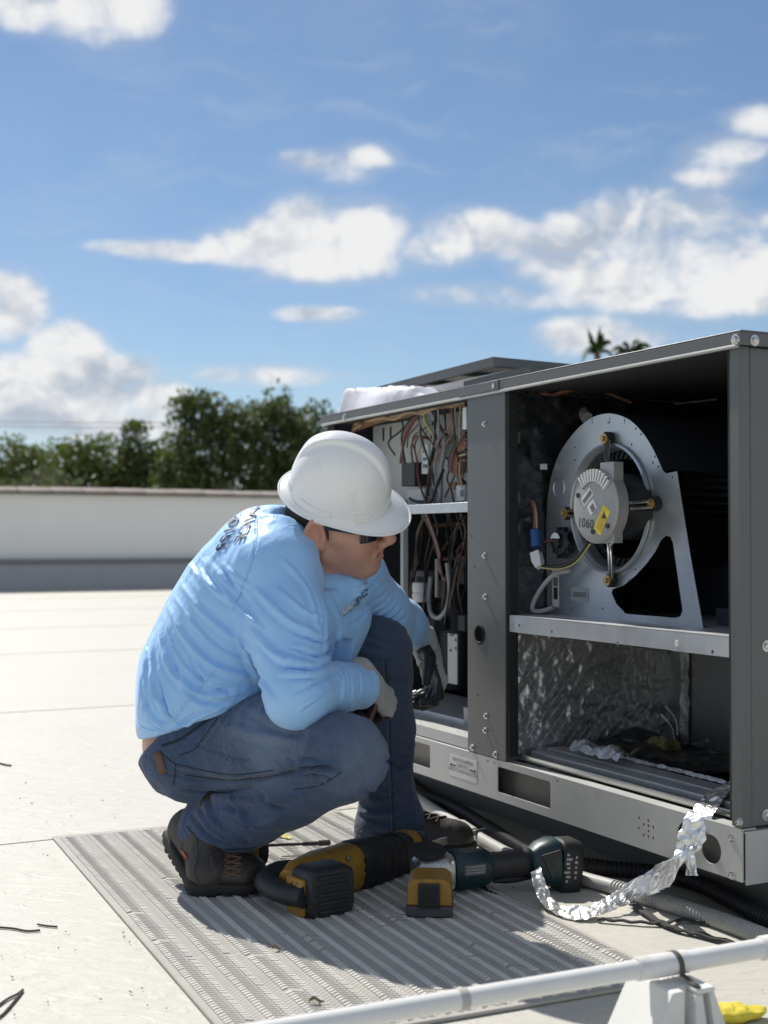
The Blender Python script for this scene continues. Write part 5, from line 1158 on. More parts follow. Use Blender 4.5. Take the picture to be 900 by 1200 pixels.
def folds(V, Q, lst, nx=0):
    """press ridges (+) and creases (-) into cloth; each: list of photo pixels on the cloth, width mm, height mm"""
    bv = bvh_of(V, Q); N = vnorm(V, Q); D = np.zeros(len(V))
    for pts, w, a in lst:
        c = spline([(x, y, 0) for x, y in pts], 7); L = [drape(bv, p.x, p.y) for p in c]; L = [np.array(p) for p in L if p is not None]
        if len(L) < 3: continue
        w = w / 1000; a = a / 1000; L = np.array(L); lo, hi = L.min(0) - 3 * w, L.max(0) + 3 * w
        m = np.all((V > lo) & (V < hi), axis=1); vi = np.nonzero(m)[0]
        if len(vi) == 0: continue
        best = np.full(len(vi), 9.); bt = np.zeros(len(vi)); sgn = np.zeros(len(vi))
        for i in range(len(L) - 1):
            ab = L[i + 1] - L[i]; t = np.clip(((V[vi] - L[i]) @ ab) / (ab @ ab + 1e-12), 0, 1); r = V[vi] - L[i] - t[:, None] * ab; d = np.linalg.norm(r, axis=1)
            u = d < best; best[u] = d[u]; bt[u] = (i + t[u]) / (len(L) - 1)
        tp = np.sin(math.pi * np.clip(bt * .94 + .03, 0, 1)) ** .6
        g_ = .65 * np.exp(-best / (.75 * w)) + .35 * np.exp(-(best / w) ** 2) - .40 * np.exp(-((best - 2.2 * w) / w) ** 2); D[vi] += a * g_ * tp
    return V + N * D[:, None]
def wnoise(V, sc, off, stretch=None):
    W_ = V * sc if stretch is None else (V @ stretch) * sc
    return np.array([noise.noise(Vector(p) + Vector(off)) for p in W_])
def cloth(name, V, Q, m, parent, ang=80):
    me = mesh(name, V, [tuple(int(i) for i in q) for q in Q], m, True, ang); o = bpy.data.objects.new(name, me); COL.objects.link(o)
    o.parent = parent; o.matrix_parent_inverse = PINV[parent.name] if parent.type == 'EMPTY' else Matrix.Translation(-Vector(parent.location)); return o
np3 = lambda v: np.array(v, float)

# ---- skeleton, from the photograph and human lengths
LAT = Vector((.33, .94, 0)).normalized()         # towards his left
HR, HL = P(250, 866, 2.97), P(284, 846, 3.14)
KR, AR = P(403, 887, 2.70), P(262, 968, 2.91)
KL, AL = P(442, 762, 3.12), P(456, 955, 3.21)
SR, ER, WR = P(322, 672, 2.83), P(350, 812, 2.68), P(421, 803, 2.875)
SL2, EL, WL = P(408, 672, 3.13), P(445, 716, 3.23), P(482, 740, 3.40)
SP = [(P(243, 842, 3.06), .120), (P(257, 788, 3.05), .133), (P(288, 738, 3.03), .143), (P(319, 693, 3.01), .146), (P(334, 655, 2.99), .118)]
NB, HS = P(352, 640, 2.97), 1.08
# head frame: forward, left, up
psi, th, rho = R(12), R(5), R(27)
HRm = (Matrix.Rotation(-psi, 3, 'Z') @ Matrix.Rotation(th, 3, 'Y') @ Matrix.Rotation(rho, 3, 'X'))
EARW = P(375, 629, 2.84)
HO = EARW - HRm @ (Vector((-.004, -.079, -.004)) * HS)
def hp(x, y, z): return HO + HRm @ (Vector((x, y, z)) * HS)
man = empty('person', Vector((-.1, 3.0, 0)), 'man in light blue shirt, jeans and white hard hat crouching beside the rooftop unit', 'person')

# ---- clothes materials
def weave(name, col, col2, scale, rough, sheen, bstr, fade=None, crease=.004, crot=(0, 0, 0), cst=(1, 1, 1)):
    m = mat(name, col, rough, var=.0, sheen=0, bump=0); t = m.node_tree; q = NG(t); b = t.nodes[m['bsdf']]
    co = q.n('ShaderNodeTexCoord').outputs['Object']
    n = q.n('ShaderNodeTexNoise', ins={0: co, 2: scale, 3: 2, 4: .7}).outputs[0]
    n2 = q.n('ShaderNodeTexNoise', ins={0: co, 2: 7, 3: 5, 4: .6}).outputs[0]
    n3 = q.n('ShaderNodeTexNoise', ins={0: q.n('ShaderNodeMapping', ins={0: co, 3: (1, 1, 2.2)}).outputs[0], 2: 34, 3: 6, 4: .65}).outputs[0]
    f = q.m('ADD', q.m('ADD', q.m('MULTIPLY', n, .5), q.m('MULTIPLY', n2, .3)), q.m('MULTIPLY', q.m('SUBTRACT', n3, .35), .9)); c = q.mix(f, col, col2)
    if fade:
        for (ctr, r, cc, s) in fade:
            d = q.n('ShaderNodeVectorMath', operation='DISTANCE', ins={0: co, 1: tuple(ctr)}).outputs['Value']
            fm = q.n('ShaderNodeMapRange', interpolation_type='SMOOTHSTEP', ins={0: q.m('ADD', d, q.m('MULTIPLY', q.m('SUBTRACT', n2, .5), r * .9)), 1: r, 2: r * .2, 4: s}).outputs[0]; c = q.mix(fm, c, cc)
    t.links.new(c, b.inputs['Base Color']); b.inputs['Sheen Weight'].default_value = sheen; b.inputs['Sheen Roughness'].default_value = .5
    mp1 = q.n('ShaderNodeMapping', ins={0: co, 2: crot, 3: cst}).outputs[0]
    w1 = q.n('ShaderNodeTexNoise', ins={0: mp1, 2: 30, 3: 3, 4: .5, 8: .6}).outputs[0]; rdg = q.m('SUBTRACT', 1.0, q.m('MULTIPLY', q.m('ABSOLUTE', q.m('SUBTRACT', w1, .5)), 5.0), clamp=True)
    ms = q.n('ShaderNodeMapRange', interpolation_type='SMOOTHSTEP', ins={0: n2, 1: .38, 2: .62}).outputs[0]
    b1 = q.n('ShaderNodeBump', ins={'Strength': .8, 'Distance': crease, 'Height': q.m('MULTIPLY', q.m('POWER', rdg, 1.6), ms)}).outputs[0]
    t.links.new(q.n('ShaderNodeBump', ins={'Strength': bstr, 'Distance': .0012, 'Height': n, 'Normal': b1}).outputs[0], b.inputs['Normal']); return m
shirt_m = weave('shirt_cloth', (.285, .55, .92), (.355, .62, .96), 900, .46, .25, .12, None, .0011, (0, R(-38), 0), (1.1, .8, .30))
jeans_m = weave('denim', (.020, .040, .092), (.064, .105, .190), 700, .85, .15, .5, [(P(330, 850, 2.76), .16, (.19, .25, .34), .7), (P(420, 885, 2.64), .11, (.19, .245, .33), .6)])
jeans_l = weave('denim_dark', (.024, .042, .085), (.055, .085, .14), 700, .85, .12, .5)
skin_m = mat('skin', (.56, .31, .225), .45, var=.10, vscale=55, bump=.10, bscale=500, sss=.12, stain=((.46, .19, .13), 16, .52, .4, .2))
glove_g = weave('glove_knit', (.27, .27, .255), (.44, .44, .42), 420, .9, .2, .9)
glove_k = mat('glove_black', (.016, .016, .017), .5, var=.3, vscale=60, bump=.4, bscale=160)
cuff_r = mat('glove_cuff_red', (.22, .03, .035), .8, var=.2)

# ---- body (one continuous mesh; mostly under the clothes)
bd = SDF((-.75, 2.45, -.02), (.42, 3.65, .95), .009)
for off in (-.075, .075):
    bd.chain([(np3(p + LAT * off), r * .86) for p, r in SP], .03)
for a, k_, an, r0, r1, r2 in ((HR, KR, AR, .085, .050, .036), (HL, KL, AL, .085, .050, .036)):
    bd.cone(np3(a), np3(k_), r0, r1, .03); bd.cone(np3(k_), np3(an), r1, r2, .02)
for a, e_, w_ in ((SR, ER, WR), (SL2, EL, WL)):
    bd.cone(np3(a), np3(e_), .058, .042, .03); bd.cone(np3(e_), np3(w_), .042, .029, .01)
bd.ell(np3(P(226, 872, 3.03)), (.114, .15, .105), None, .03)
bd.cone(np3(SP[-1][0]), np3(NB), .075, .062, .04); bd.cone(np3(NB), np3(hp(-.02, 0, -.05)), .062, .060, .02)
Vb, Qb = bd.mesh(2)
# head at finer detail, same surface carried on down the neck
hd = SDF(np3(HO) - .19, np3(HO) + .20, .0024)
Mh = HRm.to_4x4()
def he(c, r, k=.02, op='u', M=None): hd.ell(np3(hp(*c)), np.array(r) * HS, Mh if M is None else Mh @ M, k, op)
def hc(a, b, ra, rb, k=.012, op='u'): hd.cone(np3(hp(*a)), np3(hp(*b)), ra * HS, rb * HS, k, op)
he((-.002, 0, .040), (.087, .074, .086)); he((.035, 0, -.025), (.062, .060, .080), .03)
hc((-.01, 0, -.02), (-.035, 0, -.10), .062, .060, .03)
hd.cone(np3(hp(-.035, 0, -.09)), np3(NB + (NB - hp(-.03, 0, -.08)) * .4), .066, .07, .03)
for s in (-1, 1):
    hc((.002, s * .054, -.052), (.064, s * .020, -.104), .020, .017, .03); he((.056, s * .036, -.038), (.030, .028, .032), .03)
    he((.072, s * .031, .004), (.018, .017, .012), .012); hc((.086, s * .014, .022), (.076, s * .046, .020), .011, .010, .016)
    hc((.030, s * .060, -.008), (.062, s * .047, -.012), .014, .013, .03)
    he((.082, s * .031, .004), (.010, .013, .0065), .006, 's')
    # ear: rim, lobe, bowl
    Me = Matrix.Rotation(s * R(-16), 4, 'Z')
    he((-.012, s * .084, .000), (.024, .010, .036), .006, 'u', Me); he((-.008, s * .0945, .003), (.014, .011, .023), .004, 's', Me); he((-.003, s * .079, -.024), (.010, .007, .011), .006, 'u', Me)
    hc((-.031, s * .094, .010), (-.015, s * .094, .036), .0045, .0045, .004); hc((-.015, s * .094, .036), (.006, s * .088, .026), .0045, .004, .004); hc((-.031, s * .094, .010), (-.023, s * .092, -.018), .0045, .004, .004)
    hc((-.014, s * .084, .012), (-.012, s * .084, -.008), .0035, .003, .004); he((.004, s * .077, -.002), (.006, .005, .009), .004)
he((.073, 0, -.103), (.022, .024, .018), .02); he((.060, 0, -.085), (.034, .035, .03), .03)
hc((.094, 0, .010), (.123, 0, -.036), .009, .0125, .012); he((.110, 0, -.044), (.014, .018, .009), .008)
for s in (-1, 1): he((.109, s * .014, -.043), (.011, .008, .009), .005); he((.112, s * .008, -.0525), (.006, .004, .004), .003, 's')
hc((.092, -.020, -.066), (.101, 0, -.0615), .006, .0068, .007); hc((.092, .020, -.066), (.101, 0, -.0615), .006, .0068, .007)
hc((.090, -.017, -.0765), (.099, 0, -.0775), .006, .0075, .007); hc((.090, .017, -.0765), (.099, 0, -.0775), .006, .0075, .007)
hc((.099, -.012, -.0702), (.099, .012, -.0702), .0022, .0022, .003, 's')
Vh, Qh = hd.mesh(1)
V_ = np.concatenate([Vb, Vh]); Q_ = np.concatenate([Qb, Qh + len(Vb)])
lip_m = mat('lips', (.47, .215, .165), .4, var=.08, vscale=60, sss=.1)
body = cloth('body', V_, Q_, [skin_m, lip_m], man)
fc = V_[Q_].mean(1); lf = np.array(HRm.transposed()); fl_ = ((fc - np3(HO)) @ lf.T) / HS
lipm = (fl_[:, 0] > .088) & (np.abs(fl_[:, 1]) < .021) & (np.abs(fl_[:, 2] + .0705) < .0125 - 14 * fl_[:, 1] ** 2) & (fl_[:, 0] < .13)
body.data.polygons.foreach_set('material_index', lipm.astype(np.int32))
t_ = skin_m.node_tree; q_ = NG(t_); b_ = t_.nodes[skin_m['bsdf']]; co_ = q_.n('ShaderNodeTexCoord').outputs['Object']; c_ = b_.inputs['Base Color'].links[0].from_socket
for ctr, r_, st_ in ((hp(.055, -.03, -.088), .055, .55), (hp(.08, 0, -.095), .045, .55), (hp(.03, -.06, -.06), .04, .35)):   # stubble along the jaw
    d_ = q_.n('ShaderNodeVectorMath', operation='DISTANCE', ins={0: co_, 1: tuple(ctr)}).outputs['Value']
    sp_n2 = q_.n('ShaderNodeTexNoise', ins={0: co_, 2: 900, 3: 2, 4: .6}).outputs[0]
    fm_ = q_.m('MULTIPLY', q_.n('ShaderNodeMapRange', interpolation_type='SMOOTHSTEP', ins={0: d_, 1: r_, 2: r_ * .3, 4: st_}).outputs[0], q_.n('ShaderNodeMapRange', ins={0: sp_n2, 1: .35, 2: .6}).outputs[0])
    c_ = q_.mix(fm_, c_, (.27, .17, .125))
for ctr, r_, cc_, st_ in ((hp(.06, -.05, -.035), .035, (.60, .26, .19), .5), (hp(-.01, -.09, 0), .045, (.60, .25, .19), .5), (hp(.11, 0, -.03), .02, (.60, .26, .19), .5)):   # ruddier cheek, ear and nose
    d_ = q_.n('ShaderNodeVectorMath', operation='DISTANCE', ins={0: co_, 1: tuple(ctr)}).outputs['Value']
    c_ = q_.mix(q_.n('ShaderNodeMapRange', interpolation_type='SMOOTHSTEP', ins={0: d_, 1: r_, 2: 0.0, 4: st_}).outputs[0], c_, cc_)
t_.links.new(c_, b_.inputs['Base Color'])

# ---- shirt
sh = SDF((-.62, 2.5, .30), (.18, 3.55, .92), .0043)
for off in (-.085, .085): sh.chain([(np3(p + LAT * off), r * 1.0) for p, r in SP], .05)
sh.ell(np3(P(256, 800, 3.0)), (.150, .19, .15), None, .05); sh.ell(np3(P(211, 822, 3.02)), (.070, .16, .10), None, .06); sh.ell(np3(P(345, 722, 2.99)), (.12, .16, .13), None, .05)
sh.cone(np3(P(395, 722, 3.05)), np3(P(372, 775, 3.0)), .075, .08, .06)
sh.cone(np3(SP[-1][0]), np3(SR), .11, .088, .05); sh.cone(np3(SP[-1][0] + LAT * .06), np3(SL2), .10, .082, .05)
sh.cone(np3(SP[-1][0]), np3(NB - Vector((.0, 0, .005))), .105, .082, .03)
sh.chain([(np3(SR), .088), (np3(SR.lerp(ER, .45)), .084), (np3(ER), .066)], .03)
sh.chain([(np3(ER), .066), (np3(ER.lerp(WR, .55)), .054), (np3(WR), .050)], .014)
sh.ell(np3(ER + Vector((-.005, .01, -.012))), (.06, .06, .058), None, .03)
sh.chain([(np3(SL2), .080), (np3(EL), .068), (np3(EL.lerp(WL, .6)), .060), (np3(WL), .052)], .03)
# cuffs, hem, collar
cd = (WR - ER).normalized(); sh.plane(np3(WR + cd * .008), np3(cd), .004, (np3(WR) - .09, np3(WR) + .09))
cd2 = (WL - EL).normalized(); sh.plane(np3(WL + cd2 * .006), np3(cd2), .004, (np3(WL) - .09, np3(WL) + .09))
h0, h1, h2 = P(160, 866, 3.05), P(312, 816, 2.9), P(160, 866, 3.05) + Vector((.25, .9, .06))
hn = (h1 - h0).cross(h2 - h0); hn = hn if hn.z < 0 else -hn
sh.plane(np3(h0), np3(hn), .006, (np3(P(230, 850, 3.05)) - np.array((.3, .5, .22)), np3(P(300, 850, 3.05)) + np.array((.05, .5, .14))))
nk = (hp(-.02, 0, -.05) - NB).normalized(); up_n = (nk + Vector((.16, -.04, .02))).normalized()
sh.cone(np3(NB - nk * .06), np3(NB + nk * .12), .070, .082, .006, 's')
sh.plane(np3(NB + nk * .020), np3(up_n), .004, (np3(NB) - np.array((.10, .12, .09)), np3(NB) + np.array((.13, .14, .14))))
sh.cone(np3(P(372, 690, 2.93)), np3(P(412, 690, 2.96)), .045, .040, .03)
sh.ell(np3(P(398, 655, 2.88)), (.045, .08, .030), None, .01, 's')
Vs, Qs = sh.mesh(4)
FS = [([(215, 655), (250, 690), (285, 712), (300, 735)], 9, 5), ([(205, 675), (235, 715), (270, 745), (300, 765)], 8, 5), ([(192, 700), (215, 745), (250, 780), (300, 795)], 8, 6), ([(186, 735), (200, 785), (240, 815), (290, 808)], 8, 6), ([(178, 745), (180, 800), (190, 830), (205, 845)], 7, 5),
      ([(165, 790), (170, 825), (190, 850), (225, 848)], 6, 5), ([(240, 655), (262, 680), (275, 695)], 7, 3), ([(262, 665), (275, 690), (288, 700)], 6, -4), ([(225, 655), (240, 685), (262, 705)], 5, -3), ([(200, 760), (212, 800), (235, 822), (262, 826)], 5, -4), ([(185, 790), (196, 830), (205, 842)], 4, -6), ([(204, 846), (222, 820), (250, 790), (262, 775)], 3, -3),
      ([(232, 650), (262, 690), (292, 722), (312, 742)], 5, 4), ([(198, 690), (226, 730), (258, 762), (300, 780)], 5, 4), ([(190, 716), (206, 765), (238, 800), (280, 806)], 4, 4), ([(172, 760), (182, 812), (205, 838)], 4, 4), ([(176, 730), (170, 780), (172, 840)], 5, 4), ([(262, 662), (278, 676), (292, 686)], 5, 3), ([(222, 770), (240, 800), (272, 812)], 4, -4), ([(210, 855), (240, 838), (275, 822)], 4, 4), ([(178, 852), (205, 850), (238, 832)], 4, -3),
      # right sleeve
      ([(300, 690), (335, 725), (375, 745)], 8, 5), ([(285, 720), (320, 765), (360, 780), (385, 772)], 8, 6), ([(275, 735), (300, 790), (325, 825)], 8, 4), ([(325, 690), (355, 715), (378, 725)], 6, 4), ([(340, 760), (372, 768), (388, 764)], 5, -5), ([(345, 742), (372, 752), (386, 750)], 5, -4), ([(330, 790), (365, 790), (392, 780)], 6, 6), ([(345, 812), (372, 800), (394, 788)], 5, -4), ([(350, 832), (378, 812), (400, 794)], 5, 4),
      ([(395, 776), (402, 800), (398, 830)], 5, 3), ([(406, 778), (412, 805), (408, 832)], 4, -2.5), ([(418, 778), (424, 800), (418, 830)], 4, 3), ([(301, 612), (298, 650), (283, 690), (272, 720)], 3, -3), ([(330, 655), (360, 690), (374, 740)], 7, 3),
      # chest and left sleeve
      ([(372, 690), (380, 725), (376, 765)], 6, -5), ([(386, 700), (400, 735), (392, 765)], 8, 4), ([(432, 700), (424, 722), (408, 735)], 5, -4)]
for i in range(9):
    t_ = i / 8; x0, y0 = 446 + 36 * t_, 674 + 48 * t_; FS.append(([(x0 - 4, y0 + 2), (x0 - 14, y0 + 11), (x0 - 30, y0 + 18 + 4 * t_)], 4.2, 4.0))
Vs = folds(Vs, Qs, [(p_, w_ * .78, a_ * 1.9) for p_, w_, a_ in FS])
Ns = vnorm(Vs, Qs)
axs = np.array((np3(SP[0][0]) - np3(SP[3][0]))); axs /= np.linalg.norm(axs)
S3 = np.eye(3) - .72 * np.outer(axs, axs)
rd_ = 1 - 2 * np.abs(wnoise(Vs, 24, (3, 1, 7), S3)); rd2 = 1 - 2 * np.abs(wnoise(Vs, 50, (1, 8, 2), S3))
mk = np.clip(.5 + 1.4 * wnoise(Vs, 7, (4, 4, 1)), 0, 1)
Vs = Vs + Ns * ((.0026 * rd_ * mk + .0013 * rd2 * mk) + .004 * wnoise(Vs, 14, (9, 1, 4), S3))[:, None]
Vs = lap(Vs, Qs, 1, .3)
shirt = cloth('shirt', Vs, Qs, shirt_m, man)
bvs = bvh_of(Vs, Qs)

# ---- jeans
jn = SDF((-.64, 2.5, .02), (.14, 3.5, .70), .0045)
for off in (-.075, .075): jn.chain([(np3(P(236, 872, 3.03) + LAT * off), .108), (np3(SP[0][0] + LAT * off), .128), (np3(SP[1][0] + LAT * off), .13)], .04)
jn.ell(np3(P(236, 886, 2.99)), (.104, .12, .092), None, .04)
jn.chain([(np3(HR), .118), (np3(HR.lerp(KR, .5)), .108), (np3(KR), .084)], .03)
jn.cone(np3(KR), np3(P(395, 880, 2.66)), .084, .072, .03)
Jr = [(KR + Vector((-.005, 0, -.012)), .078), (KR.lerp(AR, .45), .082), (KR.lerp(AR, .8), .076), (AR + (AR - KR).normalized() * .035, .082)]
jn.chain([(np3(a), b) for a, b in Jr], .012)
jn.chain([(np3(HL), .115), (np3(HL.lerp(KL, .5)), .098), (np3(KL), .079)], .03)
jn.chain([(np3(KL + Vector((.004, 0, -.01))), .078), (np3(P(450, 850, 3.17)), .074), (np3(P(452, 915, 3.2)), .066), (np3(P(457, 970, 3.21)), .084), (np3(P(457, 1000, 3.21)), .088)], .02)
wn_ = (P(184, 878, 3.0) - P(238, 826, 2.95)); w2 = Vector((.33, .94, .12)); wnn = wn_.cross(w2); wnn = wnn if wnn.z > 0 else -wnn
jn.plane(np3(P(184, 878, 3.0)), np3(wnn), .004, (np3(P(225, 830, 3.05)) - np.array((.22, .5, .16)), np3(P(225, 830, 3.05)) + np.array((.10, .5, .2))))
hd1 = (AR - KR).normalized() + Vector((.10, 0, -.55)); jn.plane(np3(AR + (AR - KR).normalized() * .045 + Vector((0, 0, -.03))), np3(hd1), .004, (np3(AR) - .16, np3(AR) + np.array((.14, .14, .02))))
jn.plane(np3(P(457, 983, 3.21)), (.12, 0, -1), .004, (np3(AL) - np.array((.2, .2, .2)), np3(AL) + np.array((.2, .2, .08))))
Vj, Qj = jn.mesh(3)
FJ = [([(330, 905), (360, 898), (388, 900), (402, 905)], 5, -8), ([(300, 915), (340, 906), (375, 908), (395, 918)], 6, -6), ([(335, 893), (362, 905), (380, 922)], 5, 5), ([(350, 890), (372, 896), (395, 893)], 5, 5), ([(250, 935), (300, 940), (350, 930)], 8, 5), ([(262, 950), (300, 965), (330, 958)], 7, 5), ([(240, 940), (252, 965), (285, 990)], 7, 6), ([(225, 955), (245, 980), (280, 996)], 6, -5), ([(300, 925), (320, 945), (345, 950)], 6, -4), ([(270, 932), (282, 955), (300, 972)], 6, 4),
      ([(190, 905), (240, 915), (300, 912), (340, 903)], 4, -4), ([(215, 926), (260, 928), (300, 920)], 5, -6), ([(225, 870), (265, 885), (300, 892)], 4, -3), ([(260, 850), (300, 862), (345, 866)], 9, 3), ([(290, 838), (330, 858), (370, 862)], 8, -2.5),
      ([(405, 748), (430, 765), (470, 770)], 8, 4), ([(425, 740), (450, 752), (478, 752)], 7, -3), ([(448, 795), (470, 800), (486, 795)], 6, -3), ([(455, 870), (475, 880), (486, 872)], 7, 5), ([(450, 890), (470, 900), (480, 893)], 6, -6), ([(425, 925), (450, 935), (470, 925)], 6, -5), ([(420, 950), (450, 955), (485, 945)], 7, 4), ([(440, 975), (470, 975), (495, 965)], 5, -3)]
Vj = folds(Vj, Qj, [(p_, w_ * .85, a_ * 2.0) for p_, w_, a_ in FJ]); Nj = vnorm(Vj, Qj)
mj = np.clip(.4 + 1.5 * wnoise(Vj, 6, (4, 7, 1)), 0, 1)
Vj = Vj + Nj * (.0040 * wnoise(Vj, 20, (6, 2, 1)) + .0034 * mj * (1 - 2.2 * np.abs(wnoise(Vj, 26, (2, 4, 9)))) + .0016 * (1 - 2 * np.abs(wnoise(Vj, 60, (8, 1, 3)))) * mj)[:, None]; Vj = lap(Vj, Qj, 1, .3)
jeans = cloth('jeans', Vj, Qj, [jeans_m, jeans_l], man)
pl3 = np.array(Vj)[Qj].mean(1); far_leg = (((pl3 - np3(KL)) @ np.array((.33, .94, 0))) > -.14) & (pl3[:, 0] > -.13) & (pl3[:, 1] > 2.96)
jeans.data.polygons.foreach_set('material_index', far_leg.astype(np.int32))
bvj = bvh_of(Vj, Qj)
thread = mat('seam_thread', (.20, .17, .13), .8, var=.2); seamd = mat('seam_dark', (.016, .024, .04), .85)
def seam(bv, pts, r, m, name='seam', off=.0006, dash=0, parent=man):
    c = spline([(x, y, 0) for x, y in pts], 12); L = [drape(bv, p.x, p.y, off) for p in c]; mb = MB(); run = []
    def flush():
        nonlocal mb, run
        if len(run) > 1: mb.tube(run, r, 5)
        run = []
        if mb.v and not dash: obj(name, mb, m, parent); mb = MB()
    for i, p in enumerate(L):
        if p is None or (dash and i % (2 * dash) >= dash): flush(); continue
        if run and (p - run[-1]).length > .06: flush()
        run.append(p)
    flush()
    if mb.v: obj(name, mb, m, parent, kind='stuff')
seam(bvj, [(452, 775), (456, 830), (458, 880), (460, 930), (462, 975)], .0011, seamd); seam(bvj, [(449, 775), (453, 830), (455, 880), (457, 930), (459, 975)], .0007, thread, 'stitching')
seam(bvj, [(418, 978), (440, 986), (470, 982), (500, 966)], .0011, seamd); seam(bvj, [(417, 972), (440, 979), (470, 975), (498, 960)], .0007, thread, 'stitching', dash=2)
seam(bvj, [(205, 895), (240, 903), (275, 908), (320, 903)], .0011, seamd); seam(bvj, [(205, 899), (240, 907), (275, 912), (315, 908)], .0007, thread, 'stitching')
seam(bvj, [(255, 842), (240, 862), (228, 878), (210, 885)], .0011, seamd); seam(bvj, [(259, 845), (244, 865), (232, 882)], .0007, thread, 'stitching'); seam(bvj, [(187, 880), (200, 892), (206, 897), (203, 920)], .0011, seamd)
seam(bvj, [(216, 908), (245, 912), (280, 914), (305, 910)], .0012, seamd); seam(bvj, [(219, 968), (235, 985), (262, 995), (300, 993)], .0011, seamd); seam(bvj, [(217, 975), (232, 990), (258, 1001), (298, 999)], .0007, thread, 'stitching', dash=2)
seam(bvj, [(190, 874), (212, 866), (238, 848), (252, 840)], .0030, seamd, 'waistband'); 
seam(bvj, [(345, 925), (375, 920), (400, 905)], .001, seamd)
seam(bvs, [(302, 608), (299, 645), (286, 685), (272, 715)], .0011, shirt_m, parent=man); seam(bvs, [(162, 850), (185, 857), (215, 849), (255, 825), (300, 810)], .0011, shirt_m); seam(bvs, [(429, 781), (433, 800), (424, 828)], .001, shirt_m); seam(bvs, [(205, 845), (225, 818), (250, 790)], .0009, shirt_m)
# collar band
mb = MB(); cc = []
for k in range(41):
    a = 2 * math.pi * k / 40; ex = nk.cross(LAT).normalized(); ey = LAT
    d = ex * math.cos(a) + ey * math.sin(a); o_ = NB + nk * (.03 - .02 * max(0, -d.x)) * 0 + nk * .0
    h = bvs.ray_cast(NB + nk * .004 + d * .20, -d); cc.append(h[0] if h[0] is not None else NB + d * .08)
# ---- printing on the shirt
def print_on(bv, txt, org, ax, ay, size, m, name='print', off=.0030, align='RIGHT', **kw):
    v, f = text_mesh(txt, size, align=align, **kw); b = bmesh.new(); vv = [b.verts.new(p) for p in v]
    for q in f:
        try: b.faces.new([vv[i] for i in q])
        except ValueError: pass
    bmesh.ops.remove_doubles(b, verts=b.verts, dist=1e-5)
    for _ in range(2): bmesh.ops.subdivide_edges(b, edges=[e for e in b.edges if e.calc_length() > size * .12], cuts=1); bmesh.ops.triangulate(b, faces=b.faces)
    L = {}
    for w in b.verts: L[w] = drape(bv, org[0] + w.co.x * ax[0] + w.co.y * ay[0], org[1] + w.co.x * ax[1] + w.co.y * ay[1], off)
    mb = MB(); ids = {}; 
    for q in b.faces:
        if any(L[w] is None for w in q.verts): continue
        ps = [L[w] for w in q.verts]
        if max((ps[i] - ps[j]).length for i in range(3) for j in range(i)) > .04: continue
        for w in q.verts:
            if w not in ids: ids[w] = len(mb.v); mb.v.append(tuple(L[w]))
        mb.f.append(tuple(ids[w] for w in q.verts)); mb.mi.append(0)
    b.free()
    if mb.f: return obj(name, mb, m, man, smooth=False, fixn=False)
prn = mat('print_navy', (.045, .06, .09), .6); prw = mat('print_white', (.72, .75, .78), .6); prg = mat('print_grey', (.35, .36, .36), .5)
print_on(bvs, 'SERVICE', (279, 636), (-.52, 1.05), (.86, -.30), 18, prn, bold=.03, space=1.05); print_on(bvs, 'Air Conditioning', (268, 637), (-.40, .95), (.62, -.22), 9, mat('print_blue_grey', (.11, .19, .32), .6)); print_on(bvs, '-0155', (257, 646), (-.50, 1.02), (.86, -.30), 18, prn, bold=.03, space=1.05)
print_on(bvs, 'AERO', (399, 718), (.62, -.40), (.10, 1 * -1.0), 11, prw, align='LEFT', bold=.02); print_on(bvs, 'SERVICE', (414, 708), (.44, -.42), (.08, -1.0), 10, prn, align='LEFT', bold=.02); print_on(bvs, 'AIR CONDITIONING', (401, 722), (.44, -.36), (.08, -1.0), 5, prn, align='LEFT')
# ---------------------------------------------------------------- hard hat
hat_m = mat('hat_white', (.86, .865, .86), .22, var=.015, vscale=6, spec=.5, coat=.25, rvar=.08, stain=((.66, .65, .62), 18, .58, .55, .15))
HTM = Matrix.Translation(hp(.017, 0, .056)) @ Mh @ Matrix.Rotation(R(10), 4, 'X') @ Matrix.Rotation(R(13), 4, 'Y') @ Matrix.Diagonal((.90, .91, .96, 1))
def hat_pt(phi, t, off=0.0):
    """t 0..1 up the crown, t<0 out over the brim"""
    c, s = math.cos(phi), math.sin(phi); a, b = .127, .104
    if t >= 0:
        r = (1 - t ** 2.5) ** .5; z = .156 * t; x, y = a * r * c, b * r * s
        top = min(1, max(0, (t - .16) / .3)); band = 1 / (1 + math.exp((abs(y) - .024) / .0011)); band *= 1 / (1 + math.exp(-(x + .105) / .006)) * (1 / (1 + math.exp((x - .108) / .006)))
        k = 1 + (.06 * band * top + off / .12); return Vector((x * (1 + .05 * band * top + off / .12), y * (1 + off / .12), z * (1 + .06 * band * top) + off * t))
    w = -t; f = max(0, c); out = (.011 + .046 * f ** 2.2 + .012 * max(0, -c) ** 1.5) * w
    return Vector(((a + out) * c, (b + out * .95) * s, -.013 * w ** 1.4 - .010 * w * f ** 2 + .004 * w * w * (1 - f)))
hat = None
mb = MB(); NPH, NT = 168, 80; ts = [-1 + i * .125 for i in range(8)] + [(1 - math.cos(math.pi / 2 * i / (NT - 1)) ** 2) ** .4 for i in range(NT)]; ts[-1] = .999999
for t in ts:
    for k in range(NPH): mb.v.append(tuple(HTM @ hat_pt(2 * math.pi * k / NPH, t)))
nr = len(ts)
mb.f = [(i * NPH + k, i * NPH + (k + 1) % NPH, (i + 1) * NPH + (k + 1) % NPH, (i + 1) * NPH + k) for i in range(nr - 1) for k in range(NPH)]; mb.mi = [0] * len(mb.f)
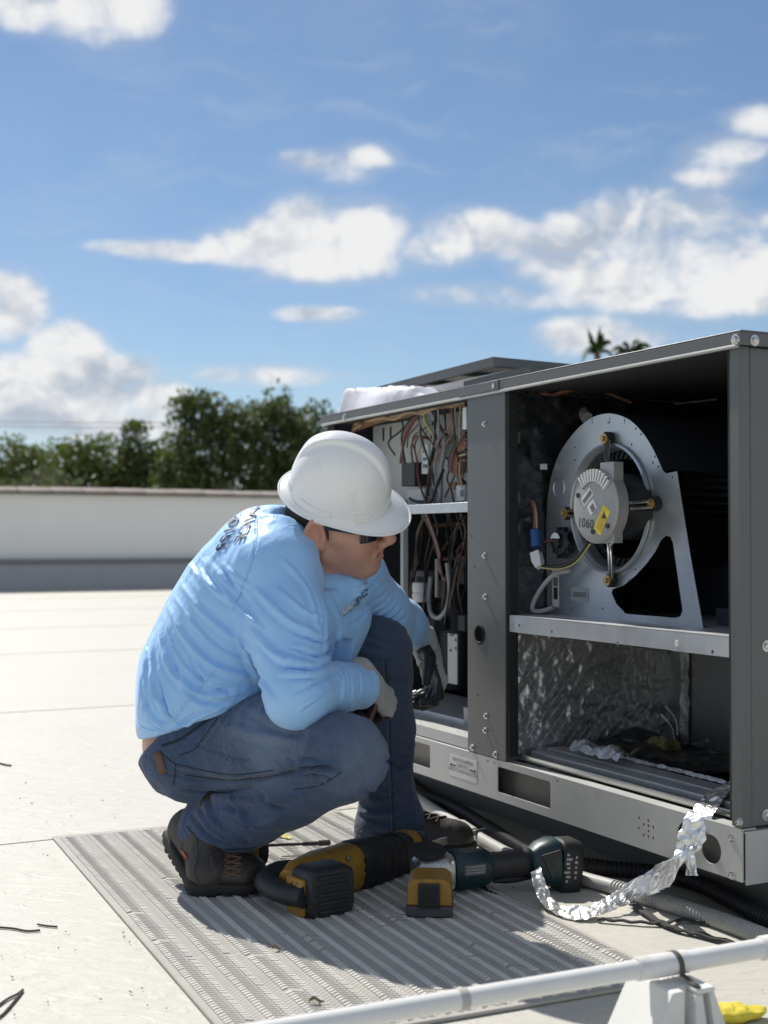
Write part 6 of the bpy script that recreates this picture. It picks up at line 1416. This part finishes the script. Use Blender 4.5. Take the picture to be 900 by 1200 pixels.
hat = obj('hard_hat', mb, hat_m, man, ang=75); md = hat.modifiers.new('wall', 'SOLIDIFY'); md.thickness = .003; md.offset = -1
mb = MB(); mb.tube([HTM @ hat_pt(2 * math.pi * k / 64, -1) for k in range(65)], .0026, 8, cap=False); 
hr = obj('brim_edge', mb, hat_m, hat)
def hat_patch(p0, p1, t0, t1, off, name, m, n=10):
    mb = MB()
    for o_ in (off, -.001):
        for j in range(4):
            for i in range(n + 1): mb.v.append(tuple(HTM @ hat_pt(R(p0 + (p1 - p0) * i / n), t0 + (t1 - t0) * j / 3, o_)))
    q = 4 * (n + 1); F_ = [(j * (n + 1) + i, j * (n + 1) + i + 1, (j + 1) * (n + 1) + i + 1, (j + 1) * (n + 1) + i) for j in range(3) for i in range(n)]
    bd_ = [i for i in range(n + 1)] + [(j + 1) * (n + 1) - 1 for j in range(1, 4)] + [3 * (n + 1) + i for i in range(n - 1, -1, -1)] + [j * (n + 1) for j in (2, 1)]
    F_ += [(bd_[i], bd_[(i + 1) % len(bd_)], bd_[(i + 1) % len(bd_)] + q, bd_[i] + q) for i in range(len(bd_))]
    mb.f = F_; mb.mi = [0] * len(F_); return obj(name, mb, m, hat, bev=.0009, ang=40)
for s in (-1, 1):
    hat_patch(s * 88, s * 128, .02, .13, .0042, 'slot_cover', hat_m); hat_patch(s * 44, s * 63, .02, .15, .0048, 'slot_cover', hat_m); hat_patch(s * 148, s * 160, .06, .20, .004, 'slot_cover', hat_m)
# ---- hair, glasses, undershirt
hair_m = mat('hair_dark', (.030, .022, .017), .6, var=.6, vscale=260, bump=.8, bscale=420, stretch=(1, 1, .35))
ha = SDF(np3(HO) - .17, np3(HO) + .17, .0032)
ha.ell(np3(hp(-.003, 0, .036)), np.array((.0925, .0795, .090)) * HS, Mh, .01); ha.ell(np3(hp(-.042, 0, -.020)), np.array((.055, .064, .062)) * HS, Mh, .02)
hx = np3(HRm @ Vector((1, 0, 0))); hz = np3(HRm @ Vector((0, 0, 1)))
ha.plane(np3(hp(-.022, 0, 0)), hx * .9 - hz * .15, .004); ha.plane(np3(hp(0, 0, -.070)), -hz - hx * .25, .008); ha.plane(np3(hp(0, 0, .040)), hz, .004)
Va, Qa = ha.mesh(1); Va = Va + vnorm(Va, Qa) * (.0016 * wnoise(Va, 160, (1, 2, 3)))[:, None]
cloth('hair', Va, Qa, hair_m, man)
mb = MB(); sbv = spline([hp(.010, -.0800, .020), hp(.012, -.0795, .004), hp(.013, -.0775, -.012)], 4); mb.tube(sbv, [.008, .0085, .008, .0075, .007, .006, .005, .004, .002], 8, ellip=.3); obj('sideburn', mb, hair_m, man)
fr_m = mat('glasses_frame', (.030, .055, .085), .3, var=.1); lens_m = mat('glasses_lens', (.012, .014, .018), .06, var=.0, spec=.8)
gl = MB()
g0 = hp(.088, 0, .010)
for s in (-1, 1):
    mb = MB()
    def lens(a, b):
        t = a; y = s * (.010 + .058 * t); x = .1135 - .034 * t ** 2.2; h = .036 * (1 - .35 * (1 - t) ** 3 - .30 * t ** 3); z = -.003 + h * (b - .55); return hp(x - .012 * (b - .5) * 0 - .004 * (1 - b), y, z)
    mb.grid(lens, 14, 8); o = obj('lens', mb, lens_m, man); md = o.modifiers.new('solid', 'SOLIDIFY'); md.thickness = .0022
    mb = MB(); mb.tube([hp(.079, s * .069, .006), hp(.060, s * .0765, .010), hp(.020, s * .0845, .018), hp(-.002, s * .0875, .030), hp(-.020, s * .089, .036)], .0030, 8, ellip=1.8); obj('temple_arm', mb, fr_m, man)
    mb = MB(); mb.tube([hp(.1135 - .034 * t ** 2.2, s * (.010 + .058 * t), .0135 - .010 * t ** 3) for t in [i / 10 for i in range(11)]], .0022, 7); obj('brow_bar', mb, fr_m, man)
us_ = SDF(np3(NB) - .2, np3(NB) + .2, .004)
us_.cone(np3(NB - nk * .10), np3(NB + nk * .03), .098, .074, .0); us_.cone(np3(NB - nk * .02), np3(P(402, 680, 2.92)), .062, .042, .03); us_.plane(np3(NB + nk * .016), np3((nk + Vector((-.12, 0, .0))).normalized()), .003)
us_.plane(np3(P(396, 668, 2.92)), (.1, -.1, 1), .004)
Vu, Qu = us_.mesh(1); cloth('undershirt', Vu, Qu, mat('undershirt_navy', (.020, .032, .060), .85, var=.2), man)
# ---------------------------------------------------------------- gloves
def hand(name, Wp, xd, pn, thumb, curl, tcurl, sc=1.05, knit_from=-.03, dip=False):
    """Wp wrist, xd towards the knuckles, pn palm normal, thumb +1/-1 side, curl per finger (three bends in degrees)"""
    x = Vector(xd).normalized(); z = -(Vector(pn) - x * x.dot(Vector(pn))).normalized(); y = z.cross(x); M = Matrix((x, y * 1.0, z)).transposed()
    L = lambda p: np3(Wp + M @ (Vector((p[0], p[1] * thumb, p[2])) * sc))
    a = SDF(np3(Wp) - .19, np3(Wp) + .19, .0026); tips = []
    kn = [(.092, .031, 0), (.096, .0105, .003), (.091, -.0105, .002), (.083, -.0295, -.002)]; ln = [(.044, .026, .021), (.049, .030, .022), (.045, .028, .021), (.035, .021, .018)]; rr = [.0112, .0115, .0110, .0100]
    for i in range(4):
        a.cone(L((.010, kn[i][1] * .62, 0)), L(kn[i]), .017 * sc, .0135 * sc, .012)
    a.ell(L((.05, 0, -.004)), np.array((.045, .036, .017)) * sc, M.to_4x4(), .012)
    a.cone(L((knit_from, 0, 0)), L((.02, 0, 0)), .031 * sc, .028 * sc, .012)
    D_ = []
    for i in range(4):
        p = Vector(kn[i]); an = 0; yaw = (kn[i][1]) * 1.6
        for j in range(3):
            an += curl[i][j]; d = Vector((math.cos(R(an)), yaw * math.cos(R(an)), -math.sin(R(an)))); q = p + d.normalized() * ln[i][j]
            a.cone(L(p), L(q), (rr[i] - .0006 * j) * sc, (rr[i] - .0006 * (j + 1)) * sc, .0035)
            if j == 0: a.ell(L(p + Vector((0, 0, .003))), (.0125 * sc,) * 3, None, .006)
            if j > 0 or dip: D_.append((L(p), L(q)))
            p = q
    p = Vector((.022, .026, -.010)); d = Vector((.62, .62, -.42)).normalized()
    for j, l_ in enumerate((.044, .033, .026)):
        q = p + d * l_; a.cone(L(p), L(q), (.0155 - .002 * j) * sc, (.0140 - .002 * j) * sc, .010 if j == 0 else .004); D_.append((L(p), L(q))); p = q
        d = (d + Vector((tcurl[0], tcurl[1], tcurl[2]))).normalized()
    V, Q = a.mesh(1); V = V + vnorm(V, Q) * (.0011 * wnoise(V, 95, (5, 1, 2)))[:, None]
    o = cloth(name, V, Q, [glove_g, glove_k], man); C = V[Q].mean(1); l = (C - np3(Wp)) @ np.array(M) / sc
    blk = (l[:, 2] < -.007) & (l[:, 0] > .004)
    for (p0, p1) in D_:
        ab = p1 - p0; t = np.clip(((C - p0) @ ab) / (ab @ ab), 0, 1); blk |= (np.linalg.norm(C - p0 - t[:, None] * ab, axis=1) < .0145 * sc) & (l[:, 0] > .03)
    o.data.polygons.foreach_set('material_index', blk.astype(np.int32)); return lambda p: Vector(L(p))
WRh = P(430, 797, 2.885)
LR = hand('glove', WRh, Vector((.040, .050, -.052)), Vector((-.80, .30, -.42)), 1, [(62, 62, 30), (70, 64, 32), (74, 66, 34), (78, 66, 35)], (.25, -.45, -.25), 1.06, dip=True)
WLh = P(500, 760, 3.395)
LL = hand('glove', WLh, P(513, 808, 3.35) - P(500, 760, 3.395), Vector((-.86, -.42, -.1)), -1, [(26, 40, 25), (34, 44, 26), (40, 48, 28), (46, 48, 30)], (.35, -.35, -.1), 1.10)
for a, b, r0, r1 in ((WR - cd * .012, WRh + cd * .01, .044, .034),): 
    mb = MB(); mb.tube(spline([a, a.lerp(b, .5), b], 4), [r0, r0, r0 - .003, r0 - .004, r0 - .006, r0 - .008, r1, r1, r1], 18); obj('glove_cuff', mb, glove_g, man)
mb = MB(); mb.tube(spline([WL - cd2 * .01, P(490, 748, 3.41), P(500, 762, 3.40), P(504, 778, 3.385)], 4), [.046, .0455, .045, .044, .041, .039, .038, .0365, .036, .035, .034, .034, .033], 20)
mb.v = [tuple(Vector(v)) for v in mb.v]; obj('glove_cuff', mb, glove_g, man)
for p, d, r_ in ((WR + cd * .004, cd, .0445), (WL + cd2 * .002, cd2, .0475)):
    mb = MB(); mb.lathe([(r_ - .003, -.005), (r_, -.005), (r_, .005), (r_ - .003, .005)], 24, Matrix.Translation(p) @ d.to_track_quat('Z', 'Y').to_matrix().to_4x4(), close=True); obj('cuff_band', mb, cuff_r, man)
# things held
red_h = mat('handle_dark_red', (.10, .018, .020), .35, var=.2)
pli = empty('pliers', P(428, 846, 2.88), 'pliers with dark red handles held in the gloved right hand over the knee', 'pliers')
pg = P(434, 836, 2.885)
mb = MB(); mb.tube(spline([pg + Vector((.012, 0, .02)), pg, P(424, 846, 2.868), P(421, 856, 2.86)], 5), [.006] * 11 + [.0075, .0075, .007, .005, .004], 10); obj('handle', mb, red_h, pli)
mb = MB(); mb.tube(spline([pg + Vector((.012, -.01, .02)), pg + Vector((.004, -.012, 0)), P(431, 848, 2.866), P(428, 857, 2.86)], 5), .0065, 10); obj('handle', mb, red_h, pli)
mb = MB(); mb.tube([P(421, 852, 2.858), P(423, 862, 2.856)], .006, 8); mb.box(tuple(P(424, 864, 2.857)), (.016, .010, .016)); obj('jaw', mb, steel, pli)
scd = empty('nut_driver', P(486, 812, 3.33), 'small silver driver held between the fingers of the left glove', 'driver')
mb = MB(); mb.tube([P(481, 815, 3.33), P(488, 812, 3.335), P(500, 806, 3.35)], [.004, .0042, .0042], 8); obj('shaft', mb, steel, scd)
mb = MB(); mb.tube([P(483, 814, 3.332), P(488, 812, 3.335)], .0085, 10); obj('socket', mb, steel, scd)
# ---------------------------------------------------------------- boots
boot_k = mat('boot_leather', (.036, .030, .026), .45, var=.3, vscale=30, bump=.3, bscale=180, stain=((.07, .062, .055), 16, .55, .5, .25)); boot_g = mat('boot_nubuck', (.085, .077, .068), .8, var=.2, vscale=40, bump=.3, bscale=300)
sole_m = mat('boot_sole', (.020, .019, .018), .75, var=.3, bump=.2, bscale=120); org = mat('boot_orange', (.50, .085, .03), .55); lace_m = mat('boot_lace', (.06, .04, .03), .8, var=.3)
def boot(label, heel, ball, toe, ankle, top, zs, seed):
    heel, ball, toe, ankle, top = map(Vector, (heel, ball, toe, ankle, top))
    b = SDF(np.minimum.reduce([np3(v) for v in (heel, ball, toe, ankle, top)]) - .09, np.maximum.reduce([np3(v) for v in (heel, ball, toe, ankle, top)]) + .09, .0042)
    fw = (toe - heel); fw.z = 0; fw.normalize(); sd = Vector((-fw.y, fw.x, 0)); rd = (ball - heel).normalized()
    hup = rd.cross(sd); hup = hup if hup.z > 0 else -hup
    for s in (-1, 1):
        b.cone(np3(ball + sd * s * .016 + Vector((0, 0, .032))), np3(toe + sd * s * .012 + Vector((0, 0, .030))), .038, .034, .02)
        b.cone(np3(heel + hup * .036 + sd * s * .008), np3(ball + sd * s * .016 + hup * .03), .034, .036, .02)
    b.cone(np3(heel + hup * .05), np3(ankle - fw * .012), .040, .046, .03); b.cone(np3(ankle + fw * .005), np3(ball + Vector((0, 0, .045))), .048, .036, .03); b.cone(np3(ankle), np3(top), .050, .056, .02)
    b.ell(np3(toe + Vector((0, 0, .036)) - fw * .012), (.042, .042, .036), None, .02)
    b.plane((0, 0, zs + .014), (0, 0, -1), .003)
    V, Q = b.mesh(2); V = V + vnorm(V, Q) * (.0016 * wnoise(V, 34, (seed, 2, 2)) + .0008 * wnoise(V, 90, (3, seed, 2)))[:, None]
    o = cloth('boot', V, Q, [boot_k, boot_g], man, 60)
    C = V[Q].mean(1); l = (C - np3(heel)) @ np3(fw); o.data.polygons.foreach_set('material_index', ((l < .055) & (C[:, 2] < ankle.z + .05)).astype(np.int32))
    # sole: forefoot flat on the ground, rear part up to the heel
    s_ = SDF(b.lo, b.lo + b.h * b.n, .0042)
    for s in (-1, 1): s_.cone(np3(ball + sd * s * .018 + Vector((0, 0, .015))), np3(toe + sd * s * .014 + fw * .006 + Vector((0, 0, .015))), .044, .038, .01)
    s_.plane((0, 0, zs + .026), (0, 0, 1), .002); s_.plane((0, 0, zs + .004), (0, 0, -1), .002)
    r_ = SDF(b.lo, b.lo + b.h * b.n, .0042)
    for s in (-1, 1): r_.cone(np3(heel + sd * s * .008 + hup * .01), np3(ball + sd * s * .018 + hup * .012), .042, .044, .01)
    r_.plane(np3(heel + hup * .024), np3(hup), .002); r_.plane(np3(heel - hup * .002), np3(-hup), .002)
    s_.F = np.minimum(s_.F, r_.F)
    V, Q = s_.mesh(1); so = cloth('sole', V, Q, sole_m, o)
    mb = MB()
    for k in range(7):
        f = k / 6
        for s in (-1, 1):
            c = heel.lerp(ball, f * .85) + sd * s * (.040 + .004 * f) - hup * .004 if f < 2 else None; mb.box((0, 0, 0), (.014, .016, .012), Matrix.Translation(c) @ Matrix((rd, sd, hup)).transposed().to_4x4())
    for k in range(3): mb.box((0, 0, 0), (.012, .02, .016), Matrix.Translation(heel - rd * .040 + sd * (k - 1) * .026 + hup * .004) @ Matrix((rd, sd, hup)).transposed().to_4x4())
    for k in range(5):
        for s in (-1, 1): mb.box((0, 0, 0), (.013, .014, .010), Matrix.Translation(ball.lerp(toe, k / 4 * 1.2) + sd * s * (.056 - .006 * k * k / 9) + Vector((0, 0, zs + .006 - ball.z * 0 - ball.lerp(toe, k / 4 * 1.2).z))) @ Matrix((fw, sd, Vector((0, 0, 1)))).transposed().to_4x4())
    obj('tread_lug', mb, sole_m, o, bev=.002, kind='stuff')
    # laces over the instep
    bv = bvh_of(np.array([v.co for v in o.data.vertices]), np.array([tuple(p.vertices) for p in o.data.polygons]))
    ins0, ins1 = ball + Vector((0, 0, .05)), ankle + fw * .03 + Vector((0, 0, .05)); out_ = (fw * .6 + Vector((0, 0, .8))).normalized()
    for k in range(5):
        for s in (-1, 1):
            c0 = ins0.lerp(ins1, k / 5); c1 = ins0.lerp(ins1, (k + .9) / 5); L = []
            for q in range(7):
                p = c0.lerp(c1, q / 6) + sd * s * (.026 - .052 * q / 6); h = bv.ray_cast(p + out_ * .12, -out_); 
                if h[0] is not None: L.append(h[0] + h[1] * .002)
            if len(L) > 2:
                m2 = MB(); m2.tube(L, .0024, 6); obj('lace', m2, lace_m, o)
    return o, fw, sd, hup
zg = .010
rb = boot('r', P(213, 990, 2.955), G(246, 1040, .014) , G(290, 1042, .014), P(250, 975, 2.90), P(262, 950, 2.89), zg, 2)
mb = MB(); c = P(213, 999, 2.93); 
bvb = bvh_of(np.array([v.co for v in rb[0].data.vertices]), np.array([tuple(p.vertices) for p in rb[0].data.polygons]))
q = [drape(bvb, x, y, .003) for x, y in ((211, 995), (216, 998), (221, 1008), (217, 1004))]
if all(q): mb.add(q + [v + Vector((.002, .006, 0)) for v in q], [(0, 1, 2, 3), (4, 5, 6, 7), (0, 1, 5, 4), (1, 2, 6, 5), (2, 3, 7, 6), (3, 0, 4, 7)]); obj('heel_insert', mb, org, rb[0])
def drape_line(bv, pts, r, m, name, parent, off=.002, kind=None):
    L = [drape(bv, p.x, p.y, off) for p in spline([(x, y, 0) for x, y in pts], 6)]; L = [p for p in L if p is not None]
    if len(L) > 2: mb = MB(); mb.tube(L, r, 6); obj(name, mb, m, parent)
lace_b = mat('boot_lace_brown', (.13, .075, .045), .8, var=.3)
for k in range(4):
    y = 1001 + k * 7
    drape_line(bvb, [(263, y), (272, y + 3), (283, y + 5)], .0023, lace_b, 'lace', rb[0]); drape_line(bvb, [(283, y - 2), (274, y + 2), (264, y + 5)], .0023, lace_b, 'lace', rb[0])
drape_line(bvb, [(268, 1006), (260, 1016), (256, 1030), (257, 1044)], .0019, lace_m, 'lace', rb[0]); drape_line(bvb, [(276, 1004), (284, 1014), (287, 1022)], .0019, lace_m, 'lace', rb[0])
stc = mat('boot_stitch', (.075, .068, .06), .8)
for l in ([(258, 1024), (272, 1022), (288, 1024), (303, 1032)], [(228, 975), (232, 1000), (228, 1022), (234, 1038)], [(246, 995), (250, 1015), (258, 1026)], [(236, 1046), (262, 1049), (290, 1048), (306, 1042)]): drape_line(bvb, l, .0014, stc, 'seam', rb[0], .0006)
lb_ = boot('l', G(440, 985, .004) , G(508, 997, .004), G(536, 997, .004), P(460, 962, 3.22), P(458, 935, 3.22), .0, 5)
# leather patch on the back of the jeans
mb = MB(); L = [[drape(bvj, 179.5 + 9 * b + 8 * a, 882 + 26 * a - 2 * b, .0012) for b in (0, .5, 1)] for a in (0, .25, .5, .75, 1)]
vs = [p for r_ in L for p in r_]
if all(p is not None for p in vs):
    mb.add(vs, [(j * 3 + i, j * 3 + i + 1, (j + 1) * 3 + i + 1, (j + 1) * 3 + i) for j in range(4) for i in range(2)]); o = obj('leather_patch', mb, mat('leather_tan', (.12, .07, .042), .7, var=.25, vscale=50), man); md = o.modifiers.new('s', 'SOLIDIFY'); md.thickness = .0012
